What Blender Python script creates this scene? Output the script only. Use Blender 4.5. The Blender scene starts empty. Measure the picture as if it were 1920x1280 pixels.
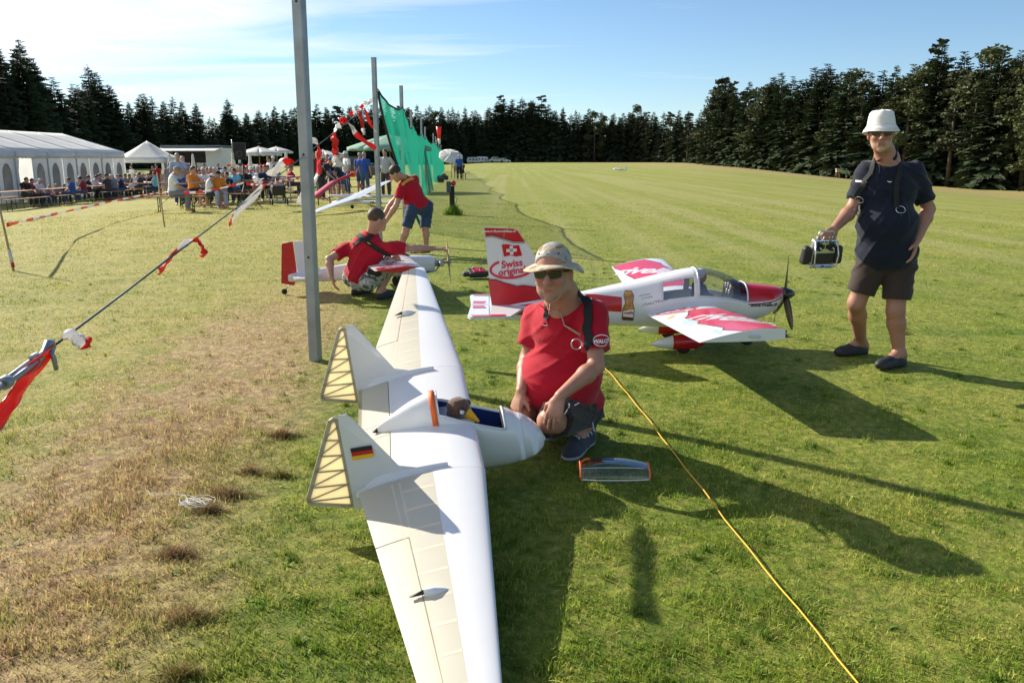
import bpy, bmesh, math, random
import numpy as np
from mathutils import Vector, Matrix
from mathutils.bvhtree import BVHTree
from mathutils.geometry import tessellate_polygon

random.seed(7); RNG = np.random.default_rng(11)
SC = bpy.context.scene
COL = SC.collection

# ---------------------------------------------------------------- camera, sky, sun, exposure
EYE = 1.52
PITCH = math.atan2(342, 1550)
cam_data = bpy.data.cameras.new('camera'); cam_data.sensor_width = 36.0
cam_data.lens = 36.0 * 1550 / 1920; cam_data.clip_start = 0.05; cam_data.clip_end = 3000
cam = bpy.data.objects.new('camera', cam_data); COL.objects.link(cam)
cam.location = (0, 0, EYE); cam.rotation_euler = (math.pi/2 - PITCH, 0, 0)
SC.camera = cam

SUN_AZ = (-1.4, 1.05)                       # ground direction towards the sun
SUN_EL = math.atan(1/1.75)
world = bpy.data.worlds.new('World'); SC.world = world; world.use_nodes = True
def build_sky():
    nt = world.node_tree; nt.nodes.clear(); N = nt.nodes.new; L = nt.links.new
    out = N('ShaderNodeOutputWorld'); bg = N('ShaderNodeBackground'); sky = N('ShaderNodeTexSky')
    sky.sky_type = 'NISHITA'; sky.sun_disc = False
    sky.sun_elevation = SUN_EL; sky.sun_rotation = math.atan2(SUN_AZ[0], SUN_AZ[1])
    sky.altitude = 900; sky.air_density = 1.0; sky.dust_density = 0.15; sky.ozone_density = 2.5
    bg.inputs['Strength'].default_value = SKY_STRENGTH
    tc = N('ShaderNodeTexCoord'); sep = N('ShaderNodeSeparateXYZ'); L(tc.outputs['Generated'], sep.inputs[0])
    def m(op, a, b=None, clamp=False):
        n = N('ShaderNodeMath'); n.operation = op; n.use_clamp = clamp
        for i, v in enumerate((a, b)):
            if v is None: continue
            if isinstance(v, (int, float)): n.inputs[i].default_value = v
            else: L(v, n.inputs[i])
        return n.outputs[0]
    zc = m('MAXIMUM', m('ADD', sep.outputs['Z'], 0.06), 0.03)
    cx = m('DIVIDE', sep.outputs['X'], zc); cy = m('DIVIDE', sep.outputs['Y'], zc)
    comb = N('ShaderNodeCombineXYZ'); L(cx, comb.inputs[0]); L(cy, comb.inputs[1])
    def noise(scale, sx, sy, rot, det, dist, off):
        mp = N('ShaderNodeMapping'); mp.inputs['Scale'].default_value = (sx, sy, 1)
        mp.inputs['Rotation'].default_value = (0, 0, rot); mp.inputs['Location'].default_value = off
        n = N('ShaderNodeTexNoise'); n.inputs['Scale'].default_value = scale; n.inputs['Detail'].default_value = det
        n.inputs['Distortion'].default_value = dist; n.inputs['Roughness'].default_value = 0.55
        L(comb.outputs[0], mp.inputs[0]); L(mp.outputs[0], n.inputs['Vector']); return n.outputs['Fac']
    wisps = noise(1.0, 0.5, 1.5, 0.35, 7, 0.6, (1.3, 0.55, 0))
    broad = noise(0.32, 0.8, 1.3, 0.3, 3, 0.3, (2.1, 0.2, 3.0))
    # high cirrus thickens towards the sun's side of the sky (west), thins out to the east
    west = m('MULTIPLY', m('ADD', sep.outputs['X'], -0.06), -1.5)
    c = m('ADD', m('MULTIPLY', wisps, 1.1), m('MULTIPLY', broad, 1.0))
    c = m('ADD', c, m('MULTIPLY', west, 0.46))
    c = m('MULTIPLY', m('SUBTRACT', c, 1.12), 2.1, True)
    c = m('MULTIPLY', c, m('MULTIPLY', m('SUBTRACT', sep.outputs['Z'], 0.015), 14.0, True))
    c = m('MULTIPLY', c, 0.8)
    mix = N('ShaderNodeMixRGB'); L(c, mix.inputs[0])
    tn = N('ShaderNodeMixRGB'); tn.blend_type = 'MULTIPLY'; tn.inputs[0].default_value = 1; tn.inputs[2].default_value = (0.92, 1.01, 1.08, 1); L(sky.outputs[0], tn.inputs[1]); L(tn.outputs[0], mix.inputs[1])
    mix.inputs[2].default_value = (8.7, 8.9, 9.2, 1)
    L(mix.outputs[0], bg.inputs['Color']); L(bg.outputs[0], out.inputs['Surface'])
SKY_STRENGTH = 0.080
build_sky()
sun_l = bpy.data.lights.new('sun', 'SUN'); sun_l.energy = 5.0; sun_l.angle = math.radians(0.5)
sun_l.color = (1.0, 0.93, 0.80)
sun_o = bpy.data.objects.new('sun', sun_l); COL.objects.link(sun_o); sun_o.location = (-40, 30, 40)
sun_o.rotation_euler = Vector((-SUN_AZ[0], -SUN_AZ[1], -1.0)).to_track_quat('-Z', 'Y').to_euler()
SC.view_settings.view_transform = 'Standard'; SC.view_settings.look = 'None'
SC.view_settings.exposure = 0.72; SC.view_settings.gamma = 1.0; SC.view_settings.use_curve_mapping = False
SC.render.engine = 'CYCLES'
SC.cycles.max_bounces = 8; SC.cycles.transparent_max_bounces = 24

# ---------------------------------------------------------------- point from a sight line at a known depth
_c, _s = math.cos(PITCH), math.sin(PITCH)
def ray(px, py):
    u = (px-960)/1550; v = (640-py)/1550
    return np.array([u, _c+v*_s, -_s+v*_c])
def at(px, py, Y):
    d = ray(px, py); return np.array([0, 0, EYE]) + d*(Y/d[1])
def sstep(a, b, x):
    t = np.clip((np.asarray(x, float)-a)/(b-a), 0, 1); return t*t*(3-2*t)
def terrain(x, y):
    x = np.asarray(x, float); y = np.asarray(y, float)
    return -0.62*sstep(7, 24, -x)*sstep(8, 26, y) - 3.4*sstep(0, 1.05, (x-0.2*y)/50.0)*sstep(12, 60, y)
def gr(px, py):
    "ground point on a sight line"
    d = ray(px, py); t = -EYE/min(d[2], -1e-3)
    for _ in range(40):
        p = np.array([0, 0, EYE])+d*t
        t += (float(terrain(p[0], p[1]))-p[2])/min(d[2], -0.02)*0.7
    return np.array([0, 0, EYE])+d*t

# ---------------------------------------------------------------- materials
MATS = {}
def mat(name, col, rough=0.6, metal=0.0, var=0.12, vs=6.0, spec=0.5, bump=0.0, bs=60.0, transl=0.0, coat=0.0,
        tint=False, alpha=1.0, trans=0.0, sheen=0.0, objvar=0.0):
    if name in MATS: return MATS[name]
    m = bpy.data.materials.new(name); m.use_nodes = True; nt = m.node_tree; N = nt.nodes.new; L = nt.links.new
    b = nt.nodes['Principled BSDF']
    b.inputs['Roughness'].default_value = rough; b.inputs['Metallic'].default_value = metal
    b.inputs['Specular IOR Level'].default_value = spec; b.inputs['Coat Weight'].default_value = coat
    b.inputs['Coat Roughness'].default_value = 0.08; b.inputs['Alpha'].default_value = alpha
    b.inputs['Transmission Weight'].default_value = trans; b.inputs['Sheen Weight'].default_value = sheen
    tc = N('ShaderNodeTexCoord')
    n = N('ShaderNodeTexNoise'); n.inputs['Scale'].default_value = vs; n.inputs['Detail'].default_value = 5
    L(tc.outputs['Object'], n.inputs['Vector'])
    r = N('ShaderNodeMapRange'); r.inputs[1].default_value = 0.3; r.inputs[2].default_value = 0.7
    r.inputs[3].default_value = 1-var; r.inputs[4].default_value = 1+var; L(n.outputs['Fac'], r.inputs[0])
    mx = N('ShaderNodeMixRGB'); mx.blend_type = 'MULTIPLY'; mx.inputs[0].default_value = 1
    mx.inputs[1].default_value = (*col, 1); L(r.outputs[0], mx.inputs[2]); out = mx.outputs[0]
    if tint:
        a = N('ShaderNodeAttribute'); a.attribute_name = 'tint'
        m2 = N('ShaderNodeMixRGB'); m2.blend_type = 'MULTIPLY'; m2.inputs[0].default_value = 1
        L(out, m2.inputs[1]); L(a.outputs['Color'], m2.inputs[2]); out = m2.outputs[0]
    if objvar:
        oi = N('ShaderNodeObjectInfo'); r2 = N('ShaderNodeMapRange')
        r2.inputs[3].default_value = 1-objvar; r2.inputs[4].default_value = 1+objvar; L(oi.outputs['Random'], r2.inputs[0])
        m3 = N('ShaderNodeMixRGB'); m3.blend_type = 'MULTIPLY'; m3.inputs[0].default_value = 1
        L(out, m3.inputs[1]); L(r2.outputs[0], m3.inputs[2]); out = m3.outputs[0]
    L(out, b.inputs['Base Color'])
    if bump:
        nb = N('ShaderNodeTexNoise'); nb.inputs['Scale'].default_value = bs; nb.inputs['Detail'].default_value = 4
        L(tc.outputs['Object'], nb.inputs['Vector'])
        bp = N('ShaderNodeBump'); bp.inputs['Strength'].default_value = bump; bp.inputs['Distance'].default_value = 0.01
        L(nb.outputs['Fac'], bp.inputs['Height']); L(bp.outputs[0], b.inputs['Normal'])
    if transl:
        t = N('ShaderNodeBsdfTranslucent'); L(out, t.inputs['Color'])
        ms = N('ShaderNodeMixShader'); ms.inputs[0].default_value = transl
        L(b.outputs[0], ms.inputs[1]); L(t.outputs[0], ms.inputs[2])
        L(ms.outputs[0], nt.nodes['Material Output'].inputs['Surface'])
    MATS[name] = m; return m

# ---------------------------------------------------------------- objects
def mesh_np(name, V, Q, mats=None, fm=None, smooth=True, tint=None):
    "mesh from arrays; Q is an (n,3), (n,4) array or a list of index lists"
    me = bpy.data.meshes.new(name)
    if isinstance(Q, np.ndarray):
        k = Q.shape[1]; n = len(Q)
        me.vertices.add(len(V)); me.vertices.foreach_set('co', np.asarray(V, np.float32).ravel())
        me.loops.add(n*k); me.loops.foreach_set('vertex_index', Q.astype(np.int32).ravel())
        me.polygons.add(n); me.polygons.foreach_set('loop_start', np.arange(0, n*k, k, dtype=np.int32))
        me.polygons.foreach_set('loop_total', np.full(n, k, np.int32))
        me.update(calc_edges=True)
    else:
        me.from_pydata([tuple(map(float, v)) for v in V], [], [list(map(int, f)) for f in Q])
    for m in (mats or []): me.materials.append(m)
    if fm is not None: me.polygons.foreach_set('material_index', np.asarray(fm, np.int32))
    if smooth: me.polygons.foreach_set('use_smooth', np.ones(len(me.polygons), bool))
    if tint is not None:
        a = me.color_attributes.new('tint', 'FLOAT_COLOR', 'POINT')
        a.data.foreach_set('color', np.concatenate([tint, np.ones((len(tint), 1))], 1).astype(np.float32).ravel())
    me.update(); return me
def link(name, me, parent=None, loc=None):
    o = bpy.data.objects.new(name, me); COL.objects.link(o)
    if parent is not None: o.parent = parent
    if loc is not None: o.location = loc
    return o
def tag(o, label=None, cat=None, group=None, kind=None):
    for k, v in (('label', label), ('category', cat), ('group', group), ('kind', kind)):
        if v: o[k] = v
    return o
def thing(name, label, cat, loc=(0, 0, 0), rz=0.0, group=None):
    o = bpy.data.objects.new(name, None); COL.objects.link(o); o.empty_display_size = 0.1
    o.location = tuple(map(float, loc)); o.rotation_euler = (0, 0, rz)
    return tag(o, label, cat, group)
def dup(root, loc, rz=None, label=None, scale=None):
    kids = list(root.children)
    r = root.copy(); COL.objects.link(r); r.location = tuple(map(float, loc))
    if rz is not None: r.rotation_euler = (0, 0, rz)
    if scale is not None: r.scale = (scale,)*3 if isinstance(scale, (int, float)) else scale
    if label: r['label'] = label
    for ch in kids:
        c = ch.copy(); COL.objects.link(c); c.parent = r
        for g in list(ch.children):
            d = g.copy(); COL.objects.link(d); d.parent = c
    return r

class MB:
    "collects shapes into one mesh"
    def __init__(s): s.V = []; s.F = []; s.m = []; s.sm = []
    def add(s, V, F, mi=0, smooth=False):
        o = len(s.V); s.V += [tuple(map(float, v)) for v in V]
        for f in F: s.F.append([int(i)+o for i in f]); s.m.append(mi); s.sm.append(smooth)
        return s
    def box(s, c, d, mi=0, R=None, taper=1.0):
        c = np.array(c, float); d = np.array(d, float)/2; V = []
        for z in (-1, 1):
            t = taper if z > 0 else 1.0
            for x, y in ((-1, -1), (1, -1), (1, 1), (-1, 1)): V.append(np.array([x*d[0]*t, y*d[1]*t, z*d[2]]))
        if R is not None: V = [np.array(R) @ v for v in V]
        return s.add([c+v for v in V], [(3, 2, 1, 0), (4, 5, 6, 7), (0, 1, 5, 4), (1, 2, 6, 5), (2, 3, 7, 6), (3, 0, 4, 7)], mi)
    def bar(s, a, b, w, h=None, mi=0, up=(0, 0, 1)):
        "rectangular bar between two points"
        a = np.array(a, float); b = np.array(b, float); h = h or w; d = b-a; L = np.linalg.norm(d)
        if L < 1e-9: return s
        d /= L; up = np.array(up, float)
        if abs(d @ up) > 0.95: up = np.array([1, 0, 0.])
        x = np.cross(d, up); x /= np.linalg.norm(x); z = np.cross(x, d)
        V = [p+x*i*w/2+z*j*h/2 for p in (a, b) for i, j in ((-1, -1), (1, -1), (1, 1), (-1, 1))]
        return s.add(V, [(3, 2, 1, 0), (4, 5, 6, 7), (0, 1, 5, 4), (1, 2, 6, 5), (2, 3, 7, 6), (3, 0, 4, 7)], mi)
    def tube(s, P, r, n=8, mi=0, cap=True):
        P = [np.array(p, float) for p in P]; k = len(P); r = r if hasattr(r, '__len__') else [r]*k
        o = len(s.V); prev = None
        for i, p in enumerate(P):
            d = P[min(i+1, k-1)]-P[max(i-1, 0)]; d = d/(np.linalg.norm(d)+1e-12)
            if prev is None: a = np.array([0, 0, 1.]) if abs(d[2]) < 0.9 else np.array([1., 0, 0])
            else: a = prev
            a = a-d*(a @ d); a /= np.linalg.norm(a)+1e-12; prev = a; b = np.cross(d, a)
            for j in range(n):
                t = 2*math.pi*j/n; s.V.append(tuple(p+r[i]*(math.cos(t)*a+math.sin(t)*b)))
        for i in range(k-1):
            for j in range(n):
                q = [o+i*n+j, o+i*n+(j+1) % n, o+(i+1)*n+(j+1) % n, o+(i+1)*n+j]; s.F.append(q); s.m.append(mi); s.sm.append(True)
        if cap:
            s.F.append([o+j for j in range(n)][::-1]); s.F.append([o+(k-1)*n+j for j in range(n)]); s.m += [mi, mi]; s.sm += [False, False]
        return s
    def lathe(s, prof, n=24, c=(0, 0, 0), R=None, mi=0, warp=None):
        "profile of (radius, height) spun about z"
        o = len(s.V); c = np.array(c, float); k = len(prof)
        for r, z in prof:
            for j in range(n):
                t = 2*math.pi*j/n; v = np.array([r*math.cos(t), r*math.sin(t), z])
                if warp: v = np.array(warp(v, r, t))
                if R is not None: v = np.array(R) @ v
                s.V.append(tuple(c+v))
        for i in range(k-1):
            for j in range(n):
                s.F.append([o+i*n+j, o+i*n+(j+1) % n, o+(i+1)*n+(j+1) % n, o+(i+1)*n+j]); s.m.append(mi); s.sm.append(True)
        return s
    def grid(s, P, mi=0, closed=False, smooth=True):
        "P: rows x cols x 3"
        P = np.asarray(P, float); a, b = P.shape[:2]; o = len(s.V)
        s.V += [tuple(v) for v in P.reshape(-1, 3)]
        for i in range(a-1):
            for j in range(b if closed else b-1):
                s.F.append([o+i*b+j, o+i*b+(j+1) % b, o+(i+1)*b+(j+1) % b, o+(i+1)*b+j])
                s.m.append(mi(i, j) if callable(mi) else mi); s.sm.append(smooth)
        return s
    def ribbon(s, P, W, mi=0, th=0.0):
        "strip through points P with half-width vectors W"
        P = np.asarray(P, float); W = np.asarray(W, float)
        return s.grid(np.stack([P-W, P+W], 1), mi)
    def mesh(s, name, mats):
        mats = mats if isinstance(mats, (list, tuple)) else [mats]
        me = bpy.data.meshes.new(name); me.from_pydata(s.V, [], s.F)
        for m in mats: me.materials.append(m)
        me.polygons.foreach_set('material_index', s.m); me.polygons.foreach_set('use_smooth', s.sm); me.update()
        return me
    def build(s, name, mats, parent=None, loc=None):
        return link(name, s.mesh(name, mats), parent, loc)
def bevel(o, w, seg=2):
    m = o.modifiers.new('bevel', 'BEVEL'); m.width = w; m.segments = seg; m.limit_method = 'ANGLE'; return o
def solid(o, t, off=0):
    m = o.modifiers.new('solid', 'SOLIDIFY'); m.thickness = t; m.offset = off; return o
def rotz(a): c, s = math.cos(a), math.sin(a); return np.array([[c, -s, 0], [s, c, 0], [0, 0, 1]])
def rotx(a): c, s = math.cos(a), math.sin(a); return np.array([[1, 0, 0], [0, c, -s], [0, s, c]])
def roty(a): c, s = math.cos(a), math.sin(a); return np.array([[c, 0, s], [0, 1, 0], [-s, 0, c]])
def unit(v): v = np.asarray(v, float); return v/(np.linalg.norm(v)+1e-12)
def frame(zdir, xhint=(1, 0, 0)):
    z = unit(zdir); x = np.asarray(xhint, float); x = unit(x-z*(x @ z)); return np.stack([x, np.cross(z, x), z], 1)

# ---------------------------------------------------------------- flat prints: lettering and shapes laid on a surface
def text_shape(body, size=1.0, shear=0.0, bold=0.0, space=1.0):
    cu = bpy.data.curves.new('lettering', 'FONT'); cu.body = body; cu.size = size; cu.shear = shear; cu.offset = bold
    cu.space_character = space; cu.align_x = 'CENTER'; cu.align_y = 'CENTER'; cu.resolution_u = 3
    o = bpy.data.objects.new('lettering', cu); COL.objects.link(o)
    dg = bpy.context.evaluated_depsgraph_get(); me = o.evaluated_get(dg).to_mesh()
    V = np.array([v.co[:2] for v in me.vertices]).reshape(-1, 2); F = [list(p.vertices) for p in me.polygons]
    o.evaluated_get(dg).to_mesh_clear(); bpy.data.objects.remove(o); bpy.data.curves.remove(cu)
    return V, F
def poly_shape(P):
    P = [Vector((p[0], p[1], 0)) for p in P]
    return np.array([p[:2] for p in P]), [list(t) for t in tessellate_polygon([P])]
def stroke_shape(P, w):
    P = np.asarray(P, float); T = np.gradient(P, axis=0); T /= np.linalg.norm(T, axis=1)[:, None]+1e-9
    n = np.stack([-T[:, 1], T[:, 0]], 1)*w/2; k = len(P)
    return np.concatenate([P-n, P+n]), [[i, i+1, k+i+1, k+i] for i in range(k-1)]
def print_on(shapes, fn, maxlen=0.06):
    "maps [(V2,F,mi)] through fn(u,v)->point; long edges are cut first so that the print follows the surface"
    out = MB()
    for V, F, mi in shapes:
        bm = bmesh.new(); vs = [bm.verts.new((v[0], v[1], 0)) for v in V]
        for f in F:
            try: bm.faces.new([vs[i] for i in f])
            except ValueError: pass
        for _ in range(6):
            long_e = [e for e in bm.edges if e.calc_length() > maxlen]
            if not long_e: break
            bmesh.ops.subdivide_edges(bm, edges=long_e, cuts=1)
            bmesh.ops.triangulate(bm, faces=[f for f in bm.faces if len(f.verts) > 3])
        bm.verts.index_update()
        out.add([fn(v.co.x, v.co.y) for v in bm.verts], [[v.index for v in f.verts] for f in bm.faces], mi, True)
        bm.free()
    return out
# ================================================================ ground and grass
def turf_group():
    g = bpy.data.node_groups.new('turf_colour', 'ShaderNodeTree')
    g.interface.new_socket('Color', in_out='OUTPUT', socket_type='NodeSocketColor')
    N = g.nodes.new; L = g.links.new
    out = N('NodeGroupOutput'); geo = N('ShaderNodeNewGeometry'); sep = N('ShaderNodeSeparateXYZ'); L(geo.outputs['Position'], sep.inputs[0])
    def m(op, a, b=None, c=None, clamp=False):
        n = N('ShaderNodeMath'); n.operation = op; n.use_clamp = clamp
        for i, v in enumerate((a, b, c)):
            if v is None: continue
            if isinstance(v, (int, float)): n.inputs[i].default_value = v
            else: L(v, n.inputs[i])
        return n.outputs[0]
    def rng(x, a, b, lo=0.0, hi=1.0):
        n = N('ShaderNodeMapRange'); n.interpolation_type = 'SMOOTHSTEP'
        n.inputs[1].default_value = a; n.inputs[2].default_value = b; n.inputs[3].default_value = lo; n.inputs[4].default_value = hi
        L(x, n.inputs[0]); return n.outputs[0]
    def noise(scale, det=4, sx=1, sy=1, rot=0.0, rough=0.6):
        mp = N('ShaderNodeMapping'); mp.inputs['Scale'].default_value = (sx, sy, 0); mp.inputs['Rotation'].default_value = (0, 0, rot)
        n = N('ShaderNodeTexNoise'); n.inputs['Scale'].default_value = scale; n.inputs['Detail'].default_value = det; n.inputs['Roughness'].default_value = rough
        L(geo.outputs['Position'], mp.inputs[0]); L(mp.outputs[0], n.inputs['Vector']); return n.outputs['Fac']
    def mix(f, a, b):
        n = N('ShaderNodeMixRGB')
        if isinstance(f, float): n.inputs[0].default_value = f
        else: L(f, n.inputs[0])
        for i, v in ((1, a), (2, b)):
            if isinstance(v, tuple): n.inputs[i].default_value = (*v, 1)
            else: L(v, n.inputs[i])
        return n.outputs[0]
    X, Y = sep.outputs['X'], sep.outputs['Y']
    w = m('ADD', X, m('MULTIPLY', Y, 0.085))            # across the mowing direction; the post line runs at w = -1.0
    n1 = noise(0.9); n2 = noise(3.2, 5); n3 = noise(14, 4); nbig = noise(0.16, 3)
    rich, green, yellow, straw, brown = (0.145, 0.215, 0.022), (0.235, 0.290, 0.036), (0.380, 0.365, 0.080), (0.550, 0.405, 0.185), (0.390, 0.255, 0.130)
    lawn = mix(rng(n2, 0.38, 0.62), rich, green)
    lawn = mix(m('MULTIPLY', rng(m('ADD', n3, m('MULTIPLY', n1, 0.8)), 0.78, 1.1), 0.75), lawn, yellow)
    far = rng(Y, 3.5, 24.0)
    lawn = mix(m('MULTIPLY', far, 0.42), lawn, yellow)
    # mowing lanes
    lanes = noise(1.0, 2, 1.35, 0.012, 0.085, 0.5)
    lanes2 = noise(1.0, 3, 0.45, 0.05, 0.085, 0.5)
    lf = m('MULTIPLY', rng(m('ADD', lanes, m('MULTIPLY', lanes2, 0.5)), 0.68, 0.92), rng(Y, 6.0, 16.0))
    lf = m('MULTIPLY', lf, rng(w, 0.3, 3.0))
    lawn = mix(m('MULTIPLY', lf, 0.68), lawn, (0.400, 0.380, 0.140))
    # rougher dry meadow west of the posts
    edge = m('ADD', w, m('MULTIPLY', m('SUBTRACT', n1, 0.5), 1.5))
    west = rng(edge, -0.55, -1.35)
    meadow = mix(rng(m('ADD', n2, m('MULTIPLY', nbig, 0.6)), 0.62, 0.98), (0.285, 0.310, 0.048), (0.470, 0.410, 0.115))
    meadow = mix(m('MULTIPLY', rng(n3, 0.45, 0.66), 0.55), meadow, straw)
    strip = m('MULTIPLY', rng(edge, -0.5, -0.95), rng(m('ADD', edge, m('MULTIPLY', n2, 1.2)), -2.1, -1.1))
    strip = m('MULTIPLY', strip, rng(Y, 13.0, 6.0))
    scar = mix(rng(n3, 0.42, 0.62), brown, straw)
    dry = mix(m('MULTIPLY', strip, rng(m('ADD', n2, m('MULTIPLY', n1, 0.5)), 0.44, 0.72)), meadow, scar)
    col = mix(west, lawn, dry)
    nearleft = m('MULTIPLY', rng(Y, 3.8, 2.8), rng(X, -0.5, -1.1))
    col = mix(m('MULTIPLY', nearleft, m('MULTIPLY', rng(n1, 0.46, 0.66), 0.7)), col, scar)
    # tall pale hay before the eastern wood
    hay = m('MULTIPLY', rng(m('ADD', m('MULTIPLY', X, 1.1), m('MULTIPLY', Y, 0.62)), 92, 112), rng(X, 18, 40))
    col = mix(m('MULTIPLY', hay, 0.8), col, (0.40, 0.32, 0.13))
    L(col, out.inputs[0]); return g
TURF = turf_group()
def turf_mat(name, blade):
    m = bpy.data.materials.new(name); m.use_nodes = True; nt = m.node_tree; N = nt.nodes.new; L = nt.links.new
    b = nt.nodes['Principled BSDF']; b.inputs['Roughness'].default_value = 0.75 if not blade else 0.55
    b.inputs['Specular IOR Level'].default_value = 0.15 if not blade else 0.3
    g = N('ShaderNodeGroup'); g.node_tree = TURF; c = g.outputs[0]
    mx = N('ShaderNodeMixRGB'); mx.blend_type = 'MULTIPLY'; mx.inputs[0].default_value = 1; L(c, mx.inputs[1])
    if blade:
        a = N('ShaderNodeAttribute'); a.attribute_name = 'tint'; L(a.outputs['Color'], mx.inputs[2])
        t = N('ShaderNodeBsdfTranslucent'); L(mx.outputs[0], t.inputs['Color'])
        ms = N('ShaderNodeMixShader'); ms.inputs[0].default_value = 0.35; L(b.outputs[0], ms.inputs[1]); L(t.outputs[0], ms.inputs[2])
        L(ms.outputs[0], nt.nodes['Material Output'].inputs['Surface'])
    else:
        geo = N('ShaderNodeNewGeometry'); n = N('ShaderNodeTexNoise'); n.inputs['Scale'].default_value = 22; n.inputs['Detail'].default_value = 6
        n.inputs['Roughness'].default_value = 0.75
        L(geo.outputs['Position'], n.inputs['Vector'])
        r = N('ShaderNodeMapRange'); r.inputs[1].default_value = 0.3; r.inputs[2].default_value = 0.7; r.inputs[3].default_value = 0.45; r.inputs[4].default_value = 1.3
        L(n.outputs['Fac'], r.inputs[0]); L(r.outputs[0], mx.inputs[2])
        bp = N('ShaderNodeBump'); bp.inputs['Strength'].default_value = 0.9; bp.inputs['Distance'].default_value = 0.05
        L(n.outputs['Fac'], bp.inputs['Height']); L(bp.outputs[0], b.inputs['Normal'])
    L(mx.outputs[0], b.inputs['Base Color']); return m
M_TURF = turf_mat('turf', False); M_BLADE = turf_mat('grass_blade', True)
def undul(x, y):
    return 0.012*np.sin(x*1.7+0.6*np.sin(y*1.1))*np.cos(y*1.3+0.4) + 0.006*np.sin(x*4.1+y*2.3)
def ground_z(x, y): return terrain(x, y)+undul(np.asarray(x, float), np.asarray(y, float))-0.012
def build_ground():
    r = np.concatenate([[0], np.geomspace(0.4, 2200, 150)]); a = np.linspace(0, 2*math.pi, 220, endpoint=False)
    R, A = np.meshgrid(r, a, indexing='ij'); X = R*np.sin(A); Y = R*np.cos(A)
    Z = terrain(X, Y)+undul(X, Y)*np.clip(60/(R+1), 0, 1)-0.012
    V = np.stack([X, Y, Z], -1).reshape(-1, 3); n = len(a); Q = []
    i, j = np.meshgrid(np.arange(len(r)-1), np.arange(n), indexing='ij'); i = i.ravel(); j = j.ravel()
    Q = np.stack([i*n+j, (i+1)*n+j, (i+1)*n+(j+1) % n, i*n+(j+1) % n], 1)[:, ::-1]
    o = link('ground', mesh_np('ground', V, np.ascontiguousarray(Q), [M_TURF])); o['kind'] = 'structure'
build_ground()

def vnoise(x, y, s, seed=0):
    r = np.random.default_rng(seed).random((64, 64)); x = np.asarray(x)*s; y = np.asarray(y)*s
    xi = np.floor(x).astype(int); yi = np.floor(y).astype(int); fx = x-xi; fy = y-yi; fx = fx*fx*(3-2*fx); fy = fy*fy*(3-2*fy)
    g = lambda a, b: r[a % 64, b % 64]
    return (g(xi, yi)*(1-fx)+g(xi+1, yi)*fx)*(1-fy)+(g(xi, yi+1)*(1-fx)+g(xi+1, yi+1)*fx)*fy
def blades(x, y, length, width, lean, name, tint, bend=True):
    n = len(x); z = ground_z(x, y); a = RNG.uniform(0, 2*math.pi, n); b = RNG.uniform(0, 2*math.pi, n)
    base = np.stack([x, y, z-0.004], 1); wv = np.stack([np.cos(a), np.sin(a), np.zeros(n)], 1)*width[:, None]/2
    ld = np.stack([np.cos(b), np.sin(b), np.zeros(n)], 1)*(length*np.sin(lean))[:, None]
    up = np.zeros((n, 3)); up[:, 2] = length*np.cos(lean)
    tip = base+ld+up
    if bend:
        mid = base+ld*0.32+up*0.62
        V = np.stack([base-wv, base+wv, mid+wv*0.8, mid-wv*0.8, tip], 1).reshape(-1, 3); k = np.arange(n)[:, None]*5
        T = np.concatenate([k+[0, 1, 2], k+[0, 2, 3], k+[3, 2, 4]], 0); rep = 5
    else:
        V = np.stack([base-wv, base+wv, tip], 1).reshape(-1, 3); k = np.arange(n)[:, None]*3; T = k+[0, 1, 2]; rep = 3
    o = link(name, mesh_np(name, V, T, [M_BLADE], smooth=False, tint=np.repeat(tint, rep, 0))); o['kind'] = 'stuff'
    return o
def grass_tint(n, dead=0.18):
    t = RNG.uniform(0.5, 1.6, (n, 1))*np.ones((1, 3)); d = RNG.random(n) < dead
    t[d] *= np.array([1.35, 1.22, 1.40]); t[~d] *= np.array([0.92, 1.04, 0.85]); return t
def wedge(n, r0, r1, p):
    "random points in the view wedge with density ~ r^-p"
    u = RNG.random(n); e = 2-p
    r = (r0**e+u*(r1**e-r0**e))**(1/e); a = RNG.uniform(-0.76, 0.76, n); return r*np.sin(a), r*np.cos(a)
def post_line(x, y): return x+0.085*y
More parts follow.
